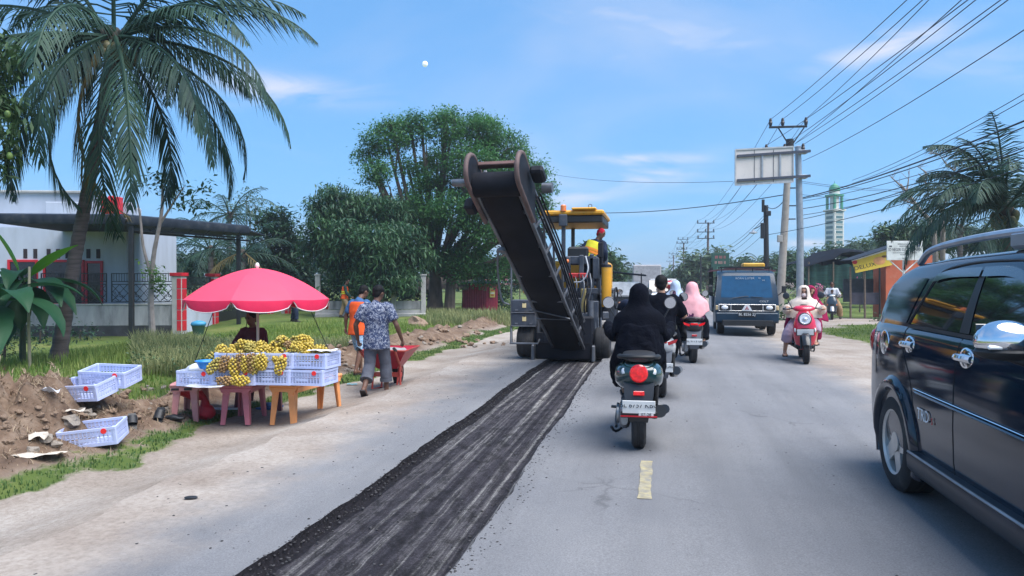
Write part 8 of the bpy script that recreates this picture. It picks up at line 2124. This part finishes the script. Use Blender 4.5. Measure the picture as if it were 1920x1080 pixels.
for px, py, r in ((132, 798, .08), (85, 828, .07), (165, 778, .05), (60, 850, .05), (105, 838, .05)): put_rock(px, py, r, 5 + rr.randrange(3), 'pale rounded stone lying below the left spoil heap', 'pale stones by the left heap')
for i in range(46): put_rock(rr.uniform(150, 330), rr.uniform(722, 786), rr.uniform(.018, .05), rr.randrange(8), 'small broken clod or stone on the spoil heap behind the left crates', 'clods on the near spoil heap')
for i in range(34): put_rock(rr.uniform(605, 662), rr.uniform(640, 698), rr.uniform(.03, .065), rr.randrange(8), 'broken clod in the spoil heap between the stall and the walkers', 'clods between stall and walkers')
for i in range(40): put_rock(rr.uniform(762, 950), 652 - (0) - rr.uniform(0, 38) * 1.0, rr.uniform(.04, .10), rr.randrange(6), 'brown clod on the far spoil heap right of the walkers', 'clods on the far spoil heap')
for i in range(26): put_rock(rr.uniform(0, 120), rr.uniform(745, 860), rr.uniform(.015, .04), rr.randrange(5), 'brown clod on the big heap at the left edge', 'clods on the left heap')
put_rock(783, 612, .32, 0, 'large brown earth lump right of the wheelbarrow man', None, .8)
def litter(px, py, mb, m, name, label, cat, rz=0.0, dz=.01):
    g = on_ground(px, py); o = mb.build(name, m, smooth=50); o.location = (g.x, g.y, g.z + dz); o.rotation_euler = (0, 0, rz); return tag(o, label, cat)
def sheetm(w, h, amp, seed): return MB().loft([[Vector((-w / 2 + w * i / 9, -h / 2 + h * j / 6, amp * (nz(i * .35, j * .4, 1, seed) + .6))) for j in range(7)] for i in range(10)], False, False)
CARD = mat('pale_cardboard', (.55, .48, .40), .9)
litter(68, 858, sheetm(.42, .22, .03, 2), CARD, 'cardboard_sheet', 'pale flat cardboard sheet at the foot of the left heap', 'cardboard', .35)
litter(252, 717, sheetm(.22, .2, .05, 3), CARD, 'cardboard_scrap', 'pale curled cardboard scrap on the heap behind the crates', 'cardboard', .9, .03)
litter(140, 780, sheetm(.17, .07, .03, 5), CARD, 'paper_scrap', 'white scrap of paper below the stacked crates', 'paper', .3)
litter(72, 829, sheetm(.15, .11, .06, 6), CARD, 'crumpled_bag', 'crumpled pale bag beside the lower left crate', 'bag', .8)
litter(92, 752, sheetm(.18, .12, .07, 9), BAGM, 'crumpled_bag', 'white plastic bag tucked left of the stacked crates', 'bag', .3)
litter(224, 815, MB().tube([(.06 * math.cos(a), .05 * math.sin(a), .02) for a in np.linspace(0, 6.283, 17)], .014, 7), PLATEW, 'rope_ring', 'small white ring lying right of the single crate', 'ring')
def sandal_mb():
    q = MB().prism([(-.04, -.12), (.04, -.12), (.045, 0), (.055, .08), (.035, .14), (-.035, .14), (-.055, .08), (-.045, 0)], 'z', 0, .022)
    rows = []
    for i in range(9):
        a = math.pi * i / 8; rows.append([Vector((.055 * math.cos(a), .0, .02 + .055 * math.sin(a))), Vector((.05 * math.cos(a), .1, .02 + .04 * math.sin(a)))])
    return q.loft(rows, False, False)
litter(248, 802, sandal_mb(), TRIMB, 'slipper', 'black slipper standing on the grass edge', 'slipper', .7, .02).rotation_euler = (R(50), 0, .7)
litter(298, 791, sandal_mb(), TRIMB, 'slipper', 'black slipper beside the leg of the pink table', 'slipper', .2, .02).rotation_euler = (R(60), 0, .2)
litter(328, 788, crumple(MB().ell((0, 0, .02), (.12, .05, .03), 14, 8), .02), TRIMB, 'rag', 'dark rag under the faded pink table', 'rag', .2)
for px, lb_ in ((497, 'left blue sandal on the ground below the stall'), (513, 'right blue sandal on the ground below the stall')): litter(px, 767, sandal_mb(), mat('blue_rubber', (.03, .12, .3), .6), 'slipper', lb_, 'slipper', -.3)
litter(405, 772, MB().box((0, 0, .02), (.55, .06, .02), None, .005), mat('pale_strip', (.55, .66, .75), .5), 'plastic_strip', 'pale blue plastic strip on the ground behind the tables', 'strip', .25)
litter(358, 940, crumple(MB().ell((0, 0, .004), (.05, .03, .006), 12, 6), .006), TRIMB, 'dark_scrap', 'flat dark scrap lying alone on the asphalt at lower left', 'scrap', .1, .002).location.z = road_z(-3) + .005
litter(660, 722, sheetm(.16, .1, .02, 8), mat('teal_scrap', (.2, .4, .45), .6), 'plastic_scrap', 'pale teal plastic scrap beside the walking feet', 'scrap', .4)
litter(440, 668, MB().box((0, 0, .0), (.01, .01, .01)), WOOD, 'twig', 'x', 'x') if False else None
# moon
mo_ = at(797, 120, 3000)
o = MB().ell((0, 0, 0), 11.5, 24, 16).build('moon', mat('moon_surface', (.9, .93, .98), .9, var=.12, scale=.08, emit=.09), smooth=180); o.location = mo_; tag(o, 'pale daytime moon in the blue sky', 'moon')
# ------------------------------------------------------------------ air
hz = MB().box((0, 1500, 14), (16000, 17000, 34)).build('haze', [], None, None)
hm = bpy.data.materials.new('haze'); hm.use_nodes = True
hm.node_tree.nodes.remove(hm.node_tree.nodes['Principled BSDF'])
pv_ = hm.node_tree.nodes.new('ShaderNodeVolumePrincipled')
pv_.inputs['Color'].default_value = (.86, .92, 1.0, 1); pv_.inputs['Density'].default_value = .0009; pv_.inputs['Anisotropy'].default_value = .3
hm.node_tree.links.new(pv_.outputs[0], hm.node_tree.nodes['Material Output'].inputs['Volume'])
hz.data.materials.append(hm); tag(hz, kind='stuff')
